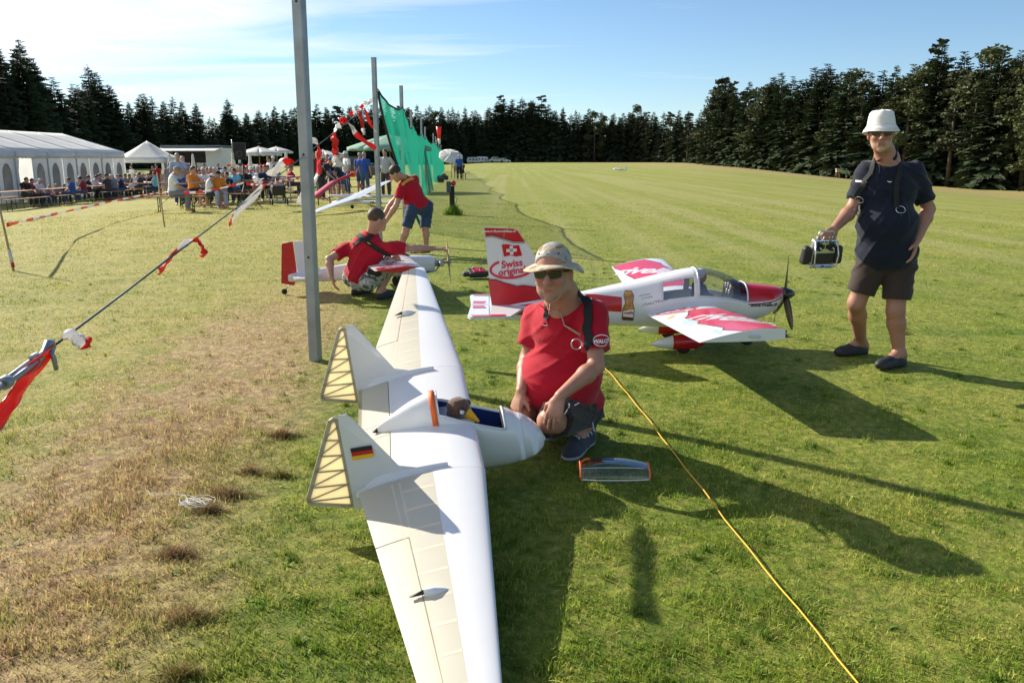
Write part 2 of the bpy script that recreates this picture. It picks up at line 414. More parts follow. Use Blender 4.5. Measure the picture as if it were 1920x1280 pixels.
def build_grass():
    for n, r0, r1, bend in ((330000, 1.7, 6.5, True), (560000, 2.8, 30.0, False)):
        x, y = wedge(n, r0, r1, 1.0 if bend else 1.75); r_ = np.hypot(x, y); f_ = RNG.random(n); q_ = f_ < ((1-sstep(2.8, 6.5, r_)) if bend else sstep(2.8, 6.5, r_)); x, y = x[q_], y[q_]; n = len(x)
        d = vnoise(x, y, 2.3, 1)*0.35+vnoise(x, y, 8.0, 2)*0.65
        keep = RNG.random(n) < 0.10+1.5*d*d+0.2*d; x, y, d = x[keep], y[keep], d[keep]; k = len(x)
        r = np.hypot(x, y); west = sstep(-0.7, -1.4, post_line(x, y))
        rough_bit = np.clip((vnoise(x, y, 1.1, 3)-0.55)*4, 0, 1)
        ln = RNG.uniform(0.012, 0.033, k)*(0.45+1.0*d)*(1+0.2*west+0.35*west*rough_bit)
        wd = RNG.uniform(0.0026, 0.0054, k)*np.maximum(1, r/5.5)
        lean = np.abs(RNG.normal(0.75, 0.42, k)).clip(0, 1.45)
        blades(x, y, ln, wd, lean, 'grass', grass_tint(k), bend)
    # scattered dead stalks lying on the turf
    x, y = wedge(5000, 1.8, 9.0, 1.2); k = len(x)
    blades(x, y, RNG.uniform(0.05, 0.14, k), RNG.uniform(0.0018, 0.003, k), RNG.uniform(1.25, 1.54, k), 'dry_stalks', np.tile([[2.3, 1.75, 2.0]], (k, 1))*RNG.uniform(0.6, 1.1, (k, 1)))
    # stronger tufts here and there
    cx, cy = wedge(420, 2.0, 12.0, 1.3); n = 70; a = RNG.uniform(0, 6.28, (len(cx), n)); rr = np.abs(RNG.normal(0, 0.03, (len(cx), n)))*RNG.uniform(0.6, 1.8, (len(cx), 1))
    x = (cx[:, None]+rr*np.cos(a)).ravel(); y = (cy[:, None]+rr*np.sin(a)).ravel(); k = len(x)
    q = RNG.random(k) < np.where(post_line(x, y) < -0.9, 0.35, 0.8); x, y = x[q], y[q]; k = len(x)
    blades(x, y, RNG.uniform(0.018, 0.044, k), RNG.uniform(0.003, 0.0055, k), np.abs(RNG.normal(0.6, 0.35, k)), 'grass_tufts', np.tile([[0.75, 0.95, 0.7]], (k, 1))*RNG.uniform(0.55, 1.25, (k, 1)))
    # broad-leaved weeds
    cx, cy = wedge(260, 2.0, 9.0, 1.2); n = 6; a = RNG.uniform(0, 6.28, (len(cx), n)); rr = RNG.uniform(0.0, 0.02, (len(cx), n)); x = (cx[:, None]+rr*np.cos(a)).ravel(); y = (cy[:, None]+rr*np.sin(a)).ravel(); k = len(x)
    blades(x, y, RNG.uniform(0.02, 0.045, k), RNG.uniform(0.010, 0.018, k), RNG.uniform(0.9, 1.4, k), 'weeds', np.tile([[0.75, 1.15, 0.8]], (k, 1))*RNG.uniform(0.6, 1.2, (k, 1)))
build_grass()

# ================================================================ trees
M_BARK = mat('bark', (0.10, 0.075, 0.055), 0.9, var=0.3, vs=2, bump=0.4, bs=8)
M_SPRUCE = mat('spruce_needles', (0.040, 0.060, 0.026), 0.75, var=0.45, vs=0.5, spec=0.2, objvar=0.3)
M_PINE = mat('pine_needles', (0.050, 0.060, 0.028), 0.75, var=0.4, vs=0.6, spec=0.2, objvar=0.25)
M_LEAF = mat('broad_leaves', (0.072, 0.086, 0.030), 0.7, var=0.4, vs=0.6, spec=0.25, objvar=0.25, transl=0.15)
def spruce_crown(seed, H=20.0, R=3.1, thin=0.0, bare=0.03):
    r = np.random.default_rng(seed); V = []; T = []
    z = bare*H
    while z < H*0.985:
        f = z/H; rad = R*((1-f)**0.62)*(0.82+0.28*r.random())*(1-0.4*math.exp(-f*14))
        if thin and f > 0.5: rad *= 0.75+0.5*r.random()
        nb = int(8+6*(1-f)+r.integers(0, 3)); a0 = r.random()*6.28
        for b in range(nb):
            if r.random() < thin*0.5+0.06: continue
            a = a0+6.283*b/nb+r.normal(0, 0.3); z_ = z; z = min(H*0.985, z+r.normal(0, 0.016)*H); L = max(0.25, rad*r.uniform(0.62, 1.18)); d = np.array([math.cos(a), math.sin(a), 0]); sd = np.array([-d[1], d[0], 0])
            rise = 0.32*(f-0.35)*L; droop = (0.30-0.2*f)*L
            k = 4 if L > 1.2 else 3
            def P(t): return np.array([0, 0, z])+d*L*t+np.array([0, 0, rise*t*1.6-droop*t*t*1.5+0.12*L*max(0, t-0.7)*2])
            for q in range(k):
                t = 0.18+0.8*q/k; p = P(t); pn = P(min(1.0, t+0.34)); w = L*(0.26*(1-t)+0.08)*r.uniform(0.6, 1.35)
                for s in (-1, 1):
                    e = p+sd*s*w+d*w*0.55+np.array([0, 0, -w*r.uniform(0.25, 0.75)]); o = len(V)
                    V += [p-d*0.05*L, e, pn]; T.append((o, o+1, o+2))
                o = len(V); V += [p+np.array([0, 0, 0.05]), pn+sd*0.10*L, p+(pn-p)*0.6+np.array([0, 0, -w*r.uniform(0.7, 1.3)])]; T.append((o, o+1, o+2))
            z = z_
        z += H*(0.019+0.012*(1-f))*r.uniform(0.75, 1.25)
    o = len(V); V += [np.array([0.09, 0, H*0.95]), np.array([-0.09, 0.05, H*0.95]), np.array([0, 0, H])]; T.append((o, o+1, o+2))
    return np.array(V), np.array(T)
def clump_crown(seed, H, lobes, n, size):
    "leaf faces spread through lobes (centre, radii)"
    r = np.random.default_rng(seed); V = []; 
    wts = np.array([l[1][0]*l[1][1]*l[1][2] for l in lobes])**0.67; wts /= wts.sum()
    for (c, rr), cnt in zip(lobes, (wts*n).astype(int)):
        u = r.normal(size=(cnt, 3)); u /= np.linalg.norm(u, axis=1)[:, None]; u *= (r.random((cnt, 1))**0.35)
        p = np.array(c)+u*np.array(rr)
        a = r.normal(size=(cnt, 3)); a /= np.linalg.norm(a, axis=1)[:, None]; b = r.normal(size=(cnt, 3)); b = np.cross(a, b); b /= np.linalg.norm(b, axis=1)[:, None]
        s = size*r.uniform(0.6, 1.4, (cnt, 1)); V.append(np.stack([p+a*s, p-a*s*0.5+b*s*0.7, p-a*s*0.5-b*s*0.7], 1).reshape(-1, 3))
    V = np.concatenate(V); return V, np.arange(len(V)).reshape(-1, 3)
def pine_lobes(seed, H):
    r = np.random.default_rng(seed); L = []
    for i in range(26):
        f = r.uniform(0.30, 0.99); a = r.random()*6.28; rad = 2.3*(1.12-f)**0.6*r.uniform(0.3, 1.0)
        s = r.uniform(0.5, 1.05)*(1.25-0.7*f); L.append(((math.cos(a)*rad, math.sin(a)*rad, f*H), (s*1.3, s*1.3, s*0.55)))
    return L
def broad_lobes(seed, H):
    r = np.random.default_rng(seed); L = []
    for i in range(30):
        f = r.uniform(0.14, 0.95); a = r.random()*6.28; rad = 3.4*math.sin(math.pi*min(0.97, f*0.8+0.16))*r.uniform(0.35, 1.0)
        s = r.uniform(0.8, 1.6); L.append(((math.cos(a)*rad, math.sin(a)*rad, f*H), (s, s, s*0.85)))
    return L
def trunk_mesh(H, r0, lim=()):
    m = MB(); m.tube([(0, 0, -1.0), (0.05, 0, H*0.3), (0, 0.06, H*0.65), (0, 0, H*0.97)], [r0*1.15, r0*0.85, r0*0.5, 0.03], 7)
    for a, f, L in lim: m.tube([(0, 0, f*H), (math.cos(a)*L*0.5, math.sin(a)*L*0.5, f*H+L*0.12), (math.cos(a)*L, math.sin(a)*L, f*H+L*0.22)], [r0*0.3, r0*0.2, 0.03], 5)
    return m.mesh('trunk', M_BARK)
TREE_KINDS = []
for sd, R, thin in ((1, 4.2, 0.0), (2, 3.5, 0.03), (3, 4.7, 0.06), (4, 3.2, 0.2), (5, 3.6, 0.3)):
    V, T = spruce_crown(sd, 20, R, thin); TREE_KINDS.append(('spruce_tree', trunk_mesh(20, 0.27), mesh_np('crown', V, T, [M_SPRUCE], smooth=False)))
for sd in (11, 12):
    V, T = clump_crown(sd, 20, pine_lobes(sd, 20), 2100, 0.30)
    TREE_KINDS.append(('pine_tree', trunk_mesh(20, 0.25, [(random.random()*6.28, 0.35+0.05*i, 1.6) for i in range(10)]), mesh_np('crown', V, T, [M_PINE], smooth=False)))
for sd in (21, 22):
    V, T = clump_crown(sd, 20, broad_lobes(sd, 20), 3400, 0.27)
    TREE_KINDS.append(('broadleaf_tree', trunk_mesh(20, 0.3, [(random.random()*6.28, 0.22+0.06*i, 2.4) for i in range(10)]), mesh_np('crown', V, T, [M_LEAF], smooth=False)))
# foot of the wood: picture column, distance in metres; and the height of its skyline
EDGE = np.array([(-700, 92), (-300, 112), (-60, 132), (90, 150), (300, 195), (500, 262), (700, 335), (900, 385), (1180, 388), (1290, 330), (1335, 240), (1560, 172), (1920, 128), (2200, 108), (2600, 92)], float)
SKYL = np.array([(-700, 90), (-300, 95), (0, 112), (60, 102), (110, 96), (145, 140), (165, 172), (215, 138), (245, 150), (268, 190), (300, 178), (335, 186), (385, 195), (415, 205), (440, 232), (456, 195), (480, 222), (520, 205), (590, 206), (640, 200), (700, 200), (770, 205), (850, 203), (900, 214), (940, 192), (1012, 190), (1060, 214), (1095, 208), (1160, 216), (1185, 205), (1230, 216), (1265, 210), (1290, 222), (1330, 155), (1385, 168), (1435, 152), (1515, 136), (1600, 138), (1660, 140), (1705, 98), (1760, 112), (1800, 105), (1860, 116), (1920, 92), (2200, 70), (2600, 60)], float)
TREE_WORDS = {0: 'dense dark spruce', 1: 'slender dark spruce', 2: 'broad dark spruce', 3: 'narrow ragged spruce', 4: 'ragged thin-topped spruce', 5: 'open-crowned tall pine', 6: 'clumped tall pine', 7: 'round broadleaf tree', 8: 'bushy broadleaf tree'}
def place_tree(kind, px, D, top_px, side, row):
    u = (px-960)/1550; X = u*D*1.02; Y = D; z0 = float(terrain(X, Y))
    H = EYE+(298-top_px)/1550*math.hypot(D, 0)*1.03-z0
    nm, tr, cr = TREE_KINDS[kind]; s = H/20.0
    mark = [(-150, 'left of the picture edge'), (40, 'behind the marquee\'s left end'), (110, 'above the marquee ridge'), (190, 'behind the marquee gable'), (250, 'above the marquee\'s far corner'), (300, 'behind the pointed pavilion'), (360, 'behind the trailer\'s left half'), (420, 'behind the trailer\'s right half'), (480, 'behind the loudspeaker'), (535, 'behind the cream parasols'), (590, 'behind the nearest post'), (640, 'behind the red-white tapes'), (700, 'left of the second post'), (760, 'behind the net\'s front end'), (830, 'behind the sinking net top'), (880, 'behind the tilted parasol'), (950, 'behind the far caravans'), (1010, 'right of the caravans'), (1080, 'in the middle of the far treeline'), (1150, 'right of the treeline\'s middle'), (1210, 'behind the distant runway glider'), (1270, 'left of the corner of the woods'), (1320, 'in the corner of the woods'), (1380, 'at the left end of the near right wood'), (1450, 'left of the man with the transmitter'), (1530, 'above the held transmitter'), (1600, 'left of the bucket hat'), (1690, 'behind the bucket hat'), (1760, 'right of the bucket hat'), (1840, 'right of the standing man'), (1925, 'at the right picture edge'), (9999, 'beyond the right picture edge')]
    where = [b for a, b in mark if px < a][0]
    t = thing(nm, '%s%s %s' % (TREE_WORDS[kind], '' if row == 'front' else ' in the second row', where), 'tree', (X, Y, z0), random.random()*6.28, 'trees of the wood %s' % side)
    w = s*random.uniform(1.15, 1.6); t.scale = (w, w, s)
    link('trunk', tr, t); link('crown', cr, t)
def plant_wood():
    n = 0
    for row, back, f0, f1 in (('front', 0, 0.84, 1.02), ('second', 6.5, 0.86, 1.0)):
        px = -330.0
        while px < 2330:
            D = np.interp(px, EDGE[:, 0], EDGE[:, 1])+back+random.uniform(-1.5, 2.5)
            step = (2.9 if row == 'front' else 3.9)*1550/D*random.uniform(0.75, 1.25)*(1.0 if px < 700 or px > 1320 else 1.25)
            top = np.interp(px, SKYL[:, 0], SKYL[:, 1]); top = 298-(298-top)*random.uniform(f0, f1)
            side = 'behind the marquee' if px < 590 else ('at the far end of the field' if px < 1320 else 'on the right of the field')
            q = random.random()
            if px < 560: kind = random.choice([0, 1, 2, 2, 0, 3])
            elif px < 1310: kind = random.choice([0, 1, 1, 3, 4, 0]) if q < 0.86 else random.choice([5, 6, 7])
            else: kind = random.choice([0, 2, 2, 0, 4]) if q < 0.62 else random.choice([5, 6, 7, 8, 8, 7])
            place_tree(kind, px, D, top, side, row); n += 1; px += step
    # trees that stand out of the skyline
    for px, top, kind in ((100, 96, 2), (58, 108, 0), (215, 136, 1), (456, 193, 4), (940, 188, 5), (1012, 188, 5), (995, 196, 6), (1182, 205, 7), (1330, 153, 6), (1350, 165, 5), (1435, 150, 0), (1515, 135, 2), (1705, 95, 5), (1800, 104, 7), (1850, 112, 2), (1915, 92, 8)):
        D = np.interp(px, EDGE[:, 0], EDGE[:, 1])+3
        side = 'behind the marquee' if px < 590 else ('at the far end of the field' if px < 1320 else 'on the right of the field')
        place_tree(kind, px, D, top, side, 'front'); n += 1
    print('trees', n)
plant_wood()
def deep_wood():
    "rows behind, which read as one mass"
    V0, T0 = spruce_crown(77, 20, 3.4, 0.0); sel = RNG.permutation(len(T0))[:700]; VV = []; n = 0
    for back in (9, 14, 20, 27):
        px = -420.0
        while px < 2420:
            D = np.interp(px, EDGE[:, 0], EDGE[:, 1])+back+random.uniform(-2, 2); u = (px-960)/1550; X, Y = u*D*1.02, D
            top = np.interp(px, SKYL[:, 0], SKYL[:, 1]); z0 = float(terrain(X, Y)); H = (EYE+(298-top)/1550*(D-back)*1.0-z0)*(random.uniform(0.80, 0.97) if 640 < px < 1310 else random.uniform(0.62, 0.92))
            tri = V0[T0[sel]].reshape(-1, 3)*np.array([1.5, 1.5, 1])*(H/20); VV.append(tri @ rotz(random.random()*6.28).T+np.array([X, Y, z0])); px += 3.6*1550/D*random.uniform(0.8, 1.2); n += 1
    V = np.concatenate(VV); o = link('deep_wood', mesh_np('deep_wood', V, np.arange(len(V)).reshape(-1, 3), [M_SPRUCE], smooth=False)); o['kind'] = 'stuff'; print('deep', n, len(V)//3)
deep_wood()
# ================================================================ people: smooth blended volumes, turned into one continuous skin
class Field:
    def __init__(s): s.p = []
    def cap(s, a, b, ra, rb=None, k=0.02, flat=None):
        s.p.append(('c', np.asarray(a, float), np.asarray(b, float), ra, rb if rb is not None else ra, k, flat)); return s
    def chain(s, P, r, k=0.01):
        for i in range(len(P)-1): s.cap(P[i], P[i+1], r[i], r[i+1], k)
        return s
    def ell(s, c, r, R=None, k=0.02): s.p.append(('e', np.asarray(c, float), np.asarray(r, float)*np.ones(3), np.eye(3) if R is None else np.asarray(R), k)); return s
    def cut(s, p, n, rad=None): s.p.append(('x', np.asarray(p, float), unit(n), rad)); return s      # removes what lies on the side of n
    def sub(s, c, r, R=None, k=0.01): s.p.append(('s', np.asarray(c, float), np.asarray(r, float)*np.ones(3), np.eye(3) if R is None else np.asarray(R), k)); return s
    def build(s, h, disp=None):
        lo = np.full(3, 1e9); hi = -lo
        for q in s.p:
            if q[0] == 'c': r = max(q[3], q[4]); lo = np.minimum(lo, np.minimum(q[1], q[2])-r); hi = np.maximum(hi, np.maximum(q[1], q[2])+r)
            elif q[0] == 'e': r = q[2].max(); lo = np.minimum(lo, q[1]-r); hi = np.maximum(hi, q[1]+r)
        lo = lo-4*h-0.02; hi = hi+4*h+0.02; n = np.ceil((hi-lo)/h).astype(int)+1
        D = np.full(n, 0.5, np.float32); ax = [lo[i]+h*np.arange(n[i]) for i in range(3)]
        for q in s.p:
            if q[0] == 'x':
                d = sum((ax[i].reshape([-1 if j == i else 1 for j in range(3)])-q[1][i])*q[2][i] for i in range(3)).astype(np.float32)
                if q[3] is not None:
                    rr = sum((ax[i].reshape([-1 if j == i else 1 for j in range(3)])-q[1][i])**2 for i in range(3)); d = np.where(rr < q[3]**2, d, -1.0)
                D = np.maximum(D, d); continue
            if q[0] == 'c': m = max(q[3], q[4])+q[5]+4*h; l = np.minimum(q[1], q[2])-m; u = np.maximum(q[1], q[2])+m
            else: m = q[2].max()+q[4]+4*h; l = q[1]-m; u = q[1]+m
            i0 = np.maximum(0, np.floor((l-lo)/h).astype(int)); i1 = np.minimum(n, np.ceil((u-lo)/h).astype(int)+1)
            if (i1 <= i0).any(): continue
            X = [ax[i][i0[i]:i1[i]].astype(np.float32).reshape([-1 if j == i else 1 for j in range(3)]) for i in range(3)]
            sl = tuple(slice(a, b) for a, b in zip(i0, i1)); A = D[sl]
            if q[0] == 'c':
                a, b, ra, rb, k, flat = q[1:]; ab = b-a; L2 = ab @ ab+1e-12
                P = [X[i]-a[i] for i in range(3)]; tt = (P[0]*ab[0]+P[1]*ab[1]+P[2]*ab[2])/L2; t = np.clip(tt, 0, 1)
                d = np.sqrt((P[0]-ab[0]*t)**2+(P[1]-ab[1]*t)**2+(P[2]-ab[2]*t)**2)-(ra+(rb-ra)*t)
                if flat: d = np.maximum(d, (tt-1)*math.sqrt(L2))
            else:
                c, r, R, k = q[1:]; P = [X[i]-c[i] for i in range(3)]
                loc = [sum(P[j]*R[j, i] for j in range(3))/r[i] for i in range(3)]
                k0 = np.sqrt(loc[0]**2+loc[1]**2+loc[2]**2); k1 = np.sqrt((loc[0]/r[0])**2+(loc[1]/r[1])**2+(loc[2]/r[2])**2)
                d = k0*(k0-1)/(k1+1e-9)
            if q[0] == 's':
                d = -d; hh = np.clip(0.5-0.5*(A-d)/k, 0, 1); D[sl] = A*(1-hh)+d*hh+k*hh*(1-hh)
            else:
                hh = np.clip(0.5+0.5*(d-A)/k, 0, 1); D[sl] = d*(1-hh)+A*hh-k*hh*(1-hh)
        if disp is not None:
            D = D+disp(ax[0][:, None, None], ax[1][None, :, None], ax[2][None, None, :]).astype(np.float32)
        return nets(D, lo, h)
def nets(D, lo, h):
    S = D < 0; n = np.array(D.shape)
    cnt = np.zeros(n-1, np.int8)
    offs = [(a, b, c) for a in (0, 1) for b in (0, 1) for c in (0, 1)]
    for o in offs: cnt += S[o[0]:n[0]-1+o[0], o[1]:n[1]-1+o[1], o[2]:n[2]-1+o[2]]
    C = np.argwhere((cnt > 0) & (cnt < 8)); ids = np.full(n-1, -1, np.int64); ids[tuple(C.T)] = np.arange(len(C))
    val = np.stack([D[C[:, 0]+o[0], C[:, 1]+o[1], C[:, 2]+o[2]] for o in offs], 1); acc = np.zeros((len(C), 3)); w = np.zeros(len(C))
    for i in range(8):
        for j in range(i+1, 8):
            if sum(abs(offs[i][q]-offs[j][q]) for q in range(3)) != 1: continue
            a, b = val[:, i], val[:, j]; mk = (a < 0) != (b < 0); t = np.where(mk, a/(a-b+1e-20), 0)
            p = np.array(offs[i])+(np.array(offs[j])-np.array(offs[i]))*t[:, None]; acc += p*mk[:, None]; w += mk
    V = lo+(C+acc/w[:, None])*h; Q = []
    for ax in range(3):
        b, c = (ax+1) % 3, (ax+2) % 3
        s0 = [slice(None)]*3; s1 = [slice(None)]*3; s0[ax] = slice(0, -1); s1[ax] = slice(1, None)
        A, B = S[tuple(s0)], S[tuple(s1)]; E = np.argwhere(A != B); E = E[(E[:, b] > 0) & (E[:, c] > 0) & (E[:, b] < n[b]-1) & (E[:, c] < n[c]-1)]
        if not len(E): continue
        f = A[tuple(E.T)]
        def g(db, dc): q = E.copy(); q[:, b] += db; q[:, c] += dc; return ids[tuple(q.T)]
        q = np.stack([g(-1, -1), g(0, -1), g(0, 0), g(-1, 0)], 1); q[~f] = q[~f][:, ::-1]; Q.append(q)
    return V, np.concatenate(Q)

M_SKIN = mat('skin', (0.46, 0.25, 0.175), 0.5, var=0.10, vs=9, tint=True, spec=0.4, bump=0.06, bs=90)
def cloth(name, col, rough=0.85, **k): return mat('cloth_'+name, col, rough, var=k.pop('var', 0.10), vs=k.pop('vs', 7), spec=0.2, bump=k.pop('bump', 0.12), bs=k.pop('bs', 120), sheen=0.15, **k)
M_HAIR = {n: mat('hair_'+n, c, 0.6, var=0.35, vs=30, bump=0.4, bs=70) for n, c in dict(dark=(0.025, 0.018, 0.013), brown=(0.075, 0.045, 0.025), grey=(0.32, 0.30, 0.28), white=(0.55, 0.53, 0.50), fair=(0.30, 0.20, 0.10)).items()}
def folds(amp, seed=0, fz=22):
    "cloth creases: sharp soft ridges running across each other"
    r = np.random.default_rng(seed); K = []
    for kx, ky, kz in ((9, 5, 17), (-12, 8, 13), (4, -10, 21), (15, 12, -7)):
        K.append((np.array([kx, ky, kz])*fz/22.0*2.9*r.uniform(0.8, 1.2, 3), r.uniform(0, 6.28, 3)))
    def f(x, y, z):
        d = 0
        for k, a in K:
            q = k[0]*x+k[1]*y+k[2]*z+1.3*np.sin(6*x+7*z+a[1])+1.1*np.sin(8*y-5*z+a[2])+a[0]
            env = np.clip(0.5+0.9*np.sin(3.1*x+4.3*y+5.2*z+a[1]*2), 0, 1); d = d-env*(1-np.abs(np.sin(q*0.5)))**3
        return amp*(d+0.45)
    return f
def torso_frame(J):
    up = unit(J['neck']-(J['lh']+J['rh'])/2); l = unit(J['ls']-J['rs']); l = unit(l-up*(l @ up)); f = np.cross(l, up); return l, f, up
def head_frame(J):
    y = unit(J['look']); z = unit(J.get('hup', np.array([0, 0, 1.]))-y*(J.get('hup', np.array([0, 0, 1.])) @ y)); x = np.cross(y, z); return np.stack([x, y, z], 1)
def add_head(F, J, s=1.0, fine=True):
    R = head_frame(J); c = J['head']
    def W(x, y, z): return c+R @ (np.array([x, y, z])*s)
    F.ell(W(0, -0.012, 0.035), np.array([0.076, 0.096, 0.088])*s, R, 0.02).ell(W(0, 0.022, -0.03), np.array([0.063*J.get('jowl', 1.0)**0.6, 0.074, 0.088])*s, R, 0.03)
    F.ell(W(0, 0.040, -0.082), np.array([0.050*J.get('jowl', 1.0), 0.050, 0.040])*s, R, 0.03)
    if fine:
        F.ell(W(0, 0.075, -0.106), 0.021*s, R, 0.02)
        F.cap(W(0, 0.090, 0.012), W(0, 0.116, -0.030), 0.009*s, 0.0155*s, 0.012)
        for q in (-1, 1): F.ell(W(q*0.013, 0.104, -0.034), 0.0095*s, R, 0.008)
        F.cap(W(-0.036, 0.083, 0.024), W(0.036, 0.083, 0.024), 0.012*s, k=0.014)
        F.cap(W(-0.021, 0.090, -0.064), W(0.021, 0.090, -0.064), 0.0075*s, k=0.006).cap(W(-0.018, 0.088, -0.078), W(0.018, 0.088, -0.078), 0.008*s, k=0.006)
        for q in (-1, 1):
            F.ell(W(q*0.038, 0.066, -0.028), 0.026*s, R, 0.02)
            F.sub(W(q*0.032, 0.098, 0.004), np.array([0.016, 0.012, 0.010])*s, R, 0.012)
            F.ell(W(q*0.031, 0.078, 0.004), 0.0125*s, R, 0.004)
            F.ell(W(q*0.080, -0.008, -0.012), np.array([0.011, 0.026, 0.033])*s, R, 0.008)
    F.cap(W(0, -0.022, -0.05), J['neck']*1.0, 0.056*s*J.get('jowl', 1.0), 0.064*s*J.get('jowl', 1.0), 0.03)
    return W, R
def add_hand(F, w, d, n, side, curl=0.5, spread=1.0, s=1.0, thumb=0.3):
    "w wrist, d towards the knuckles, n out of the palm, side +1 left hand / -1 right hand"
    d = unit(d); n = unit(n-d*(n @ d)); t = -side*np.cross(d, n); w = np.asarray(w, float)
    K = [0.030, 0.010, -0.011, -0.030]; Ln = [0.074, 0.083, 0.077, 0.060]; reach = [0.088, 0.092, 0.087, 0.078]
    F.ell(w+d*0.052*s-n*0.001, np.array([0.038, 0.050, 0.0155])*s, np.stack([t, d, n], 1), 0.015)
    for i in range(4):
        a = w+d*0.015*s+t*K[i]*0.6*s; k0 = w+d*reach[i]*s+t*K[i]*s*1.05-n*0.003; F.cap(a, k0, 0.013*s, 0.0112*s, 0.012)
        c = curl[i] if hasattr(curl, '__len__') else curl
        ang = c*0.55; p = k0; fd = unit(d+t*K[i]*3.2*spread)
        for j, fr in enumerate((0.44, 0.31, 0.25)):
            e = fd*math.cos(ang)+n*math.sin(ang); q = p+e*Ln[i]*fr*s; F.cap(p, q, (0.0102-0.0009*j)*s, (0.0096-0.0012*j)*s, 0.004); p = q; ang += c*(0.95-0.2*j)
    p = w+d*0.026*s+t*0.026*s+n*0.004; e = unit(d*0.62+t*0.70+n*thumb)
    F.cap(w+d*0.008*s+t*0.010*s, p, 0.016*s, 0.015*s, 0.014); q = p+e*0.042*s; F.cap(p, q, 0.0135*s, 0.011*s, 0.01)
    e = unit(d*0.90+t*0.28+n*(thumb+0.2)); F.cap(q, q+e*0.030*s, 0.0108*s, 0.0085*s, 0.005)
def body_field(J, g=1.0, fine=True, hands=True, s=1.0):
    F = Field(); l, f, u = torso_frame(J); hip = (J['lh']+J['rh'])/2
    add_head(F, J, J.get('hs', 1.0), fine)
    F.cap(J['neck']-u*0.06, hip, 0.095*g, 0.11*g, 0.04); F.cap(J['ls'], J['rs'], 0.055, k=0.04)
    for a, sd in (('l', 1), ('r', -1)):
        S_, E_, W_, H_, K_, A_, T_ = (J[a+q] for q in ('s', 'e', 'w', 'h', 'k', 'a', 't'))
        F.cap(S_, E_, 0.052*s, 0.040*s, 0.03)
        m = S_+(E_-S_)*0.45; F.ell(m, 0.050*s, k=0.03)
        m = E_+(W_-E_)*0.28; F.cap(E_, m, 0.040*s, 0.0445*s, 0.02).cap(m, W_, 0.0445*s, 0.0275*s, 0.02)
        F.cap(H_, K_, 0.083*s*g**0.5, 0.056*s, 0.03); m = K_+(A_-K_)*0.30
        back = J.get(a+'calf', -f); F.cap(K_, m+back*0.014, 0.054*s, 0.056*s, 0.03).cap(m+back*0.014, A_, 0.056*s, 0.036*s, 0.03)
        F.cap(A_, T_, 0.040*s, 0.032*s, 0.03); F.cap(A_, A_-unit(T_-A_)*0.035+np.array([0, 0, -0.035]), 0.038*s, 0.034*s, 0.02)
        if hands:
            F_dir = J.get(a+'d', W_-E_); F_n = J.get(a+'n', -l*sd)
            add_hand(F, W_+unit(F_dir)*0.01, F_dir, F_n, sd, J.get(a+'curl', 0.5), s=s, thumb=J.get(a+'thumb', 0.3))
        elif fine is False: F.ell(W_+unit(W_-E_)*0.06, np.array([0.035, 0.035, 0.07]), frame(W_-E_, (0.3, 0.5, 0.1)), 0.02)
    return F
def shirt_field(J, g=1.0, belly=0.0, slv=0.62, long_=False, hem=0.03, collar=True, s=1.0):
    F = Field(); l, f, u = torso_frame(J); hip = (J['lh']+J['rh'])/2; R = np.stack([l, f, u], 1); T = J['neck']-hip; H = np.linalg.norm(T)
    c = hip+T*0.68; F.ell(c-f*0.005, np.array([0.175*g, 0.118*g, 0.20]), R, 0.05)
    F.ell(hip+T*0.35+f*(0.02+belly*0.5), np.array([0.165*g+belly*0.35, 0.118*g+belly, 0.20]), R, 0.06)
    F.ell(hip+T*0.10+f*0.01, np.array([0.168*g+belly*0.2, 0.128*g+belly*0.5, 0.13]), R, 0.05)
    F.cap(J['ls']-u*0.005, J['rs']-u*0.005, 0.067*s, k=0.05); F.cap(J['neck']+u*0.0, J['neck']-u*0.09, 0.068, 0.10, 0.04)
    F.cut(hip-u*hem, -u)
    for a in 'lr':
        S_, E_, W_ = J[a+'s'], J[a+'e'], J[a+'w']
        if long_: F.cap(S_, E_, 0.070*s, 0.055*s, 0.03).cap(E_, E_+(W_-E_)*0.92, 0.054*s, 0.042*s, 0.02, flat=True)
        else: F.cap(S_, S_+(E_-S_)*slv, 0.072*s, 0.071*s, 0.03, flat=True)
    if collar:
        nd = unit(J['head']-J['neck']); x = unit(l-nd*(l @ nd)); y = np.cross(nd, x); P = []
        for i in range(13):
            t = 2*math.pi*i/12; P.append(J['neck']+nd*(0.022-0.022*math.cos(t)*-1*0.0)+x*0.067*math.sin(t)+(-y if (y @ f) < 0 else y)*(0.066*math.cos(t))+f*0.012-u*(0.030*max(0, math.cos(t))))
        for i in range(12):
            if i not in (0, 11): F.cap(P[i], P[i+1], 0.014, k=0.012)
    return F
def shorts_field(J, g=1.0, frac=0.9, r0=0.108, r1=0.088, flat=True, belly=0.0):
    F = Field(); l, f, u = torso_frame(J); hip = (J['lh']+J['rh'])/2; R = np.stack([l, f, u], 1)
    F.ell(hip+u*0.02, np.array([0.160*g, 0.118*g+belly*0.3, 0.12]), R, 0.04).ell(hip-u*0.05, np.array([0.10, 0.095, 0.09]), R, 0.03)
    for a in 'lr':
        H_, K_, A_ = J[a+'h'], J[a+'k'], J[a+'a']
        if frac <= 1: F.cap(H_, H_+(K_-H_)*frac, r0*g**0.5, r1, 0.035, flat=True)
        else: F.cap(H_, K_, r0*g**0.5, 0.074, 0.035).cap(K_, K_+(A_-K_)*0.95, 0.074, 0.062, 0.03, flat=True)
    return F
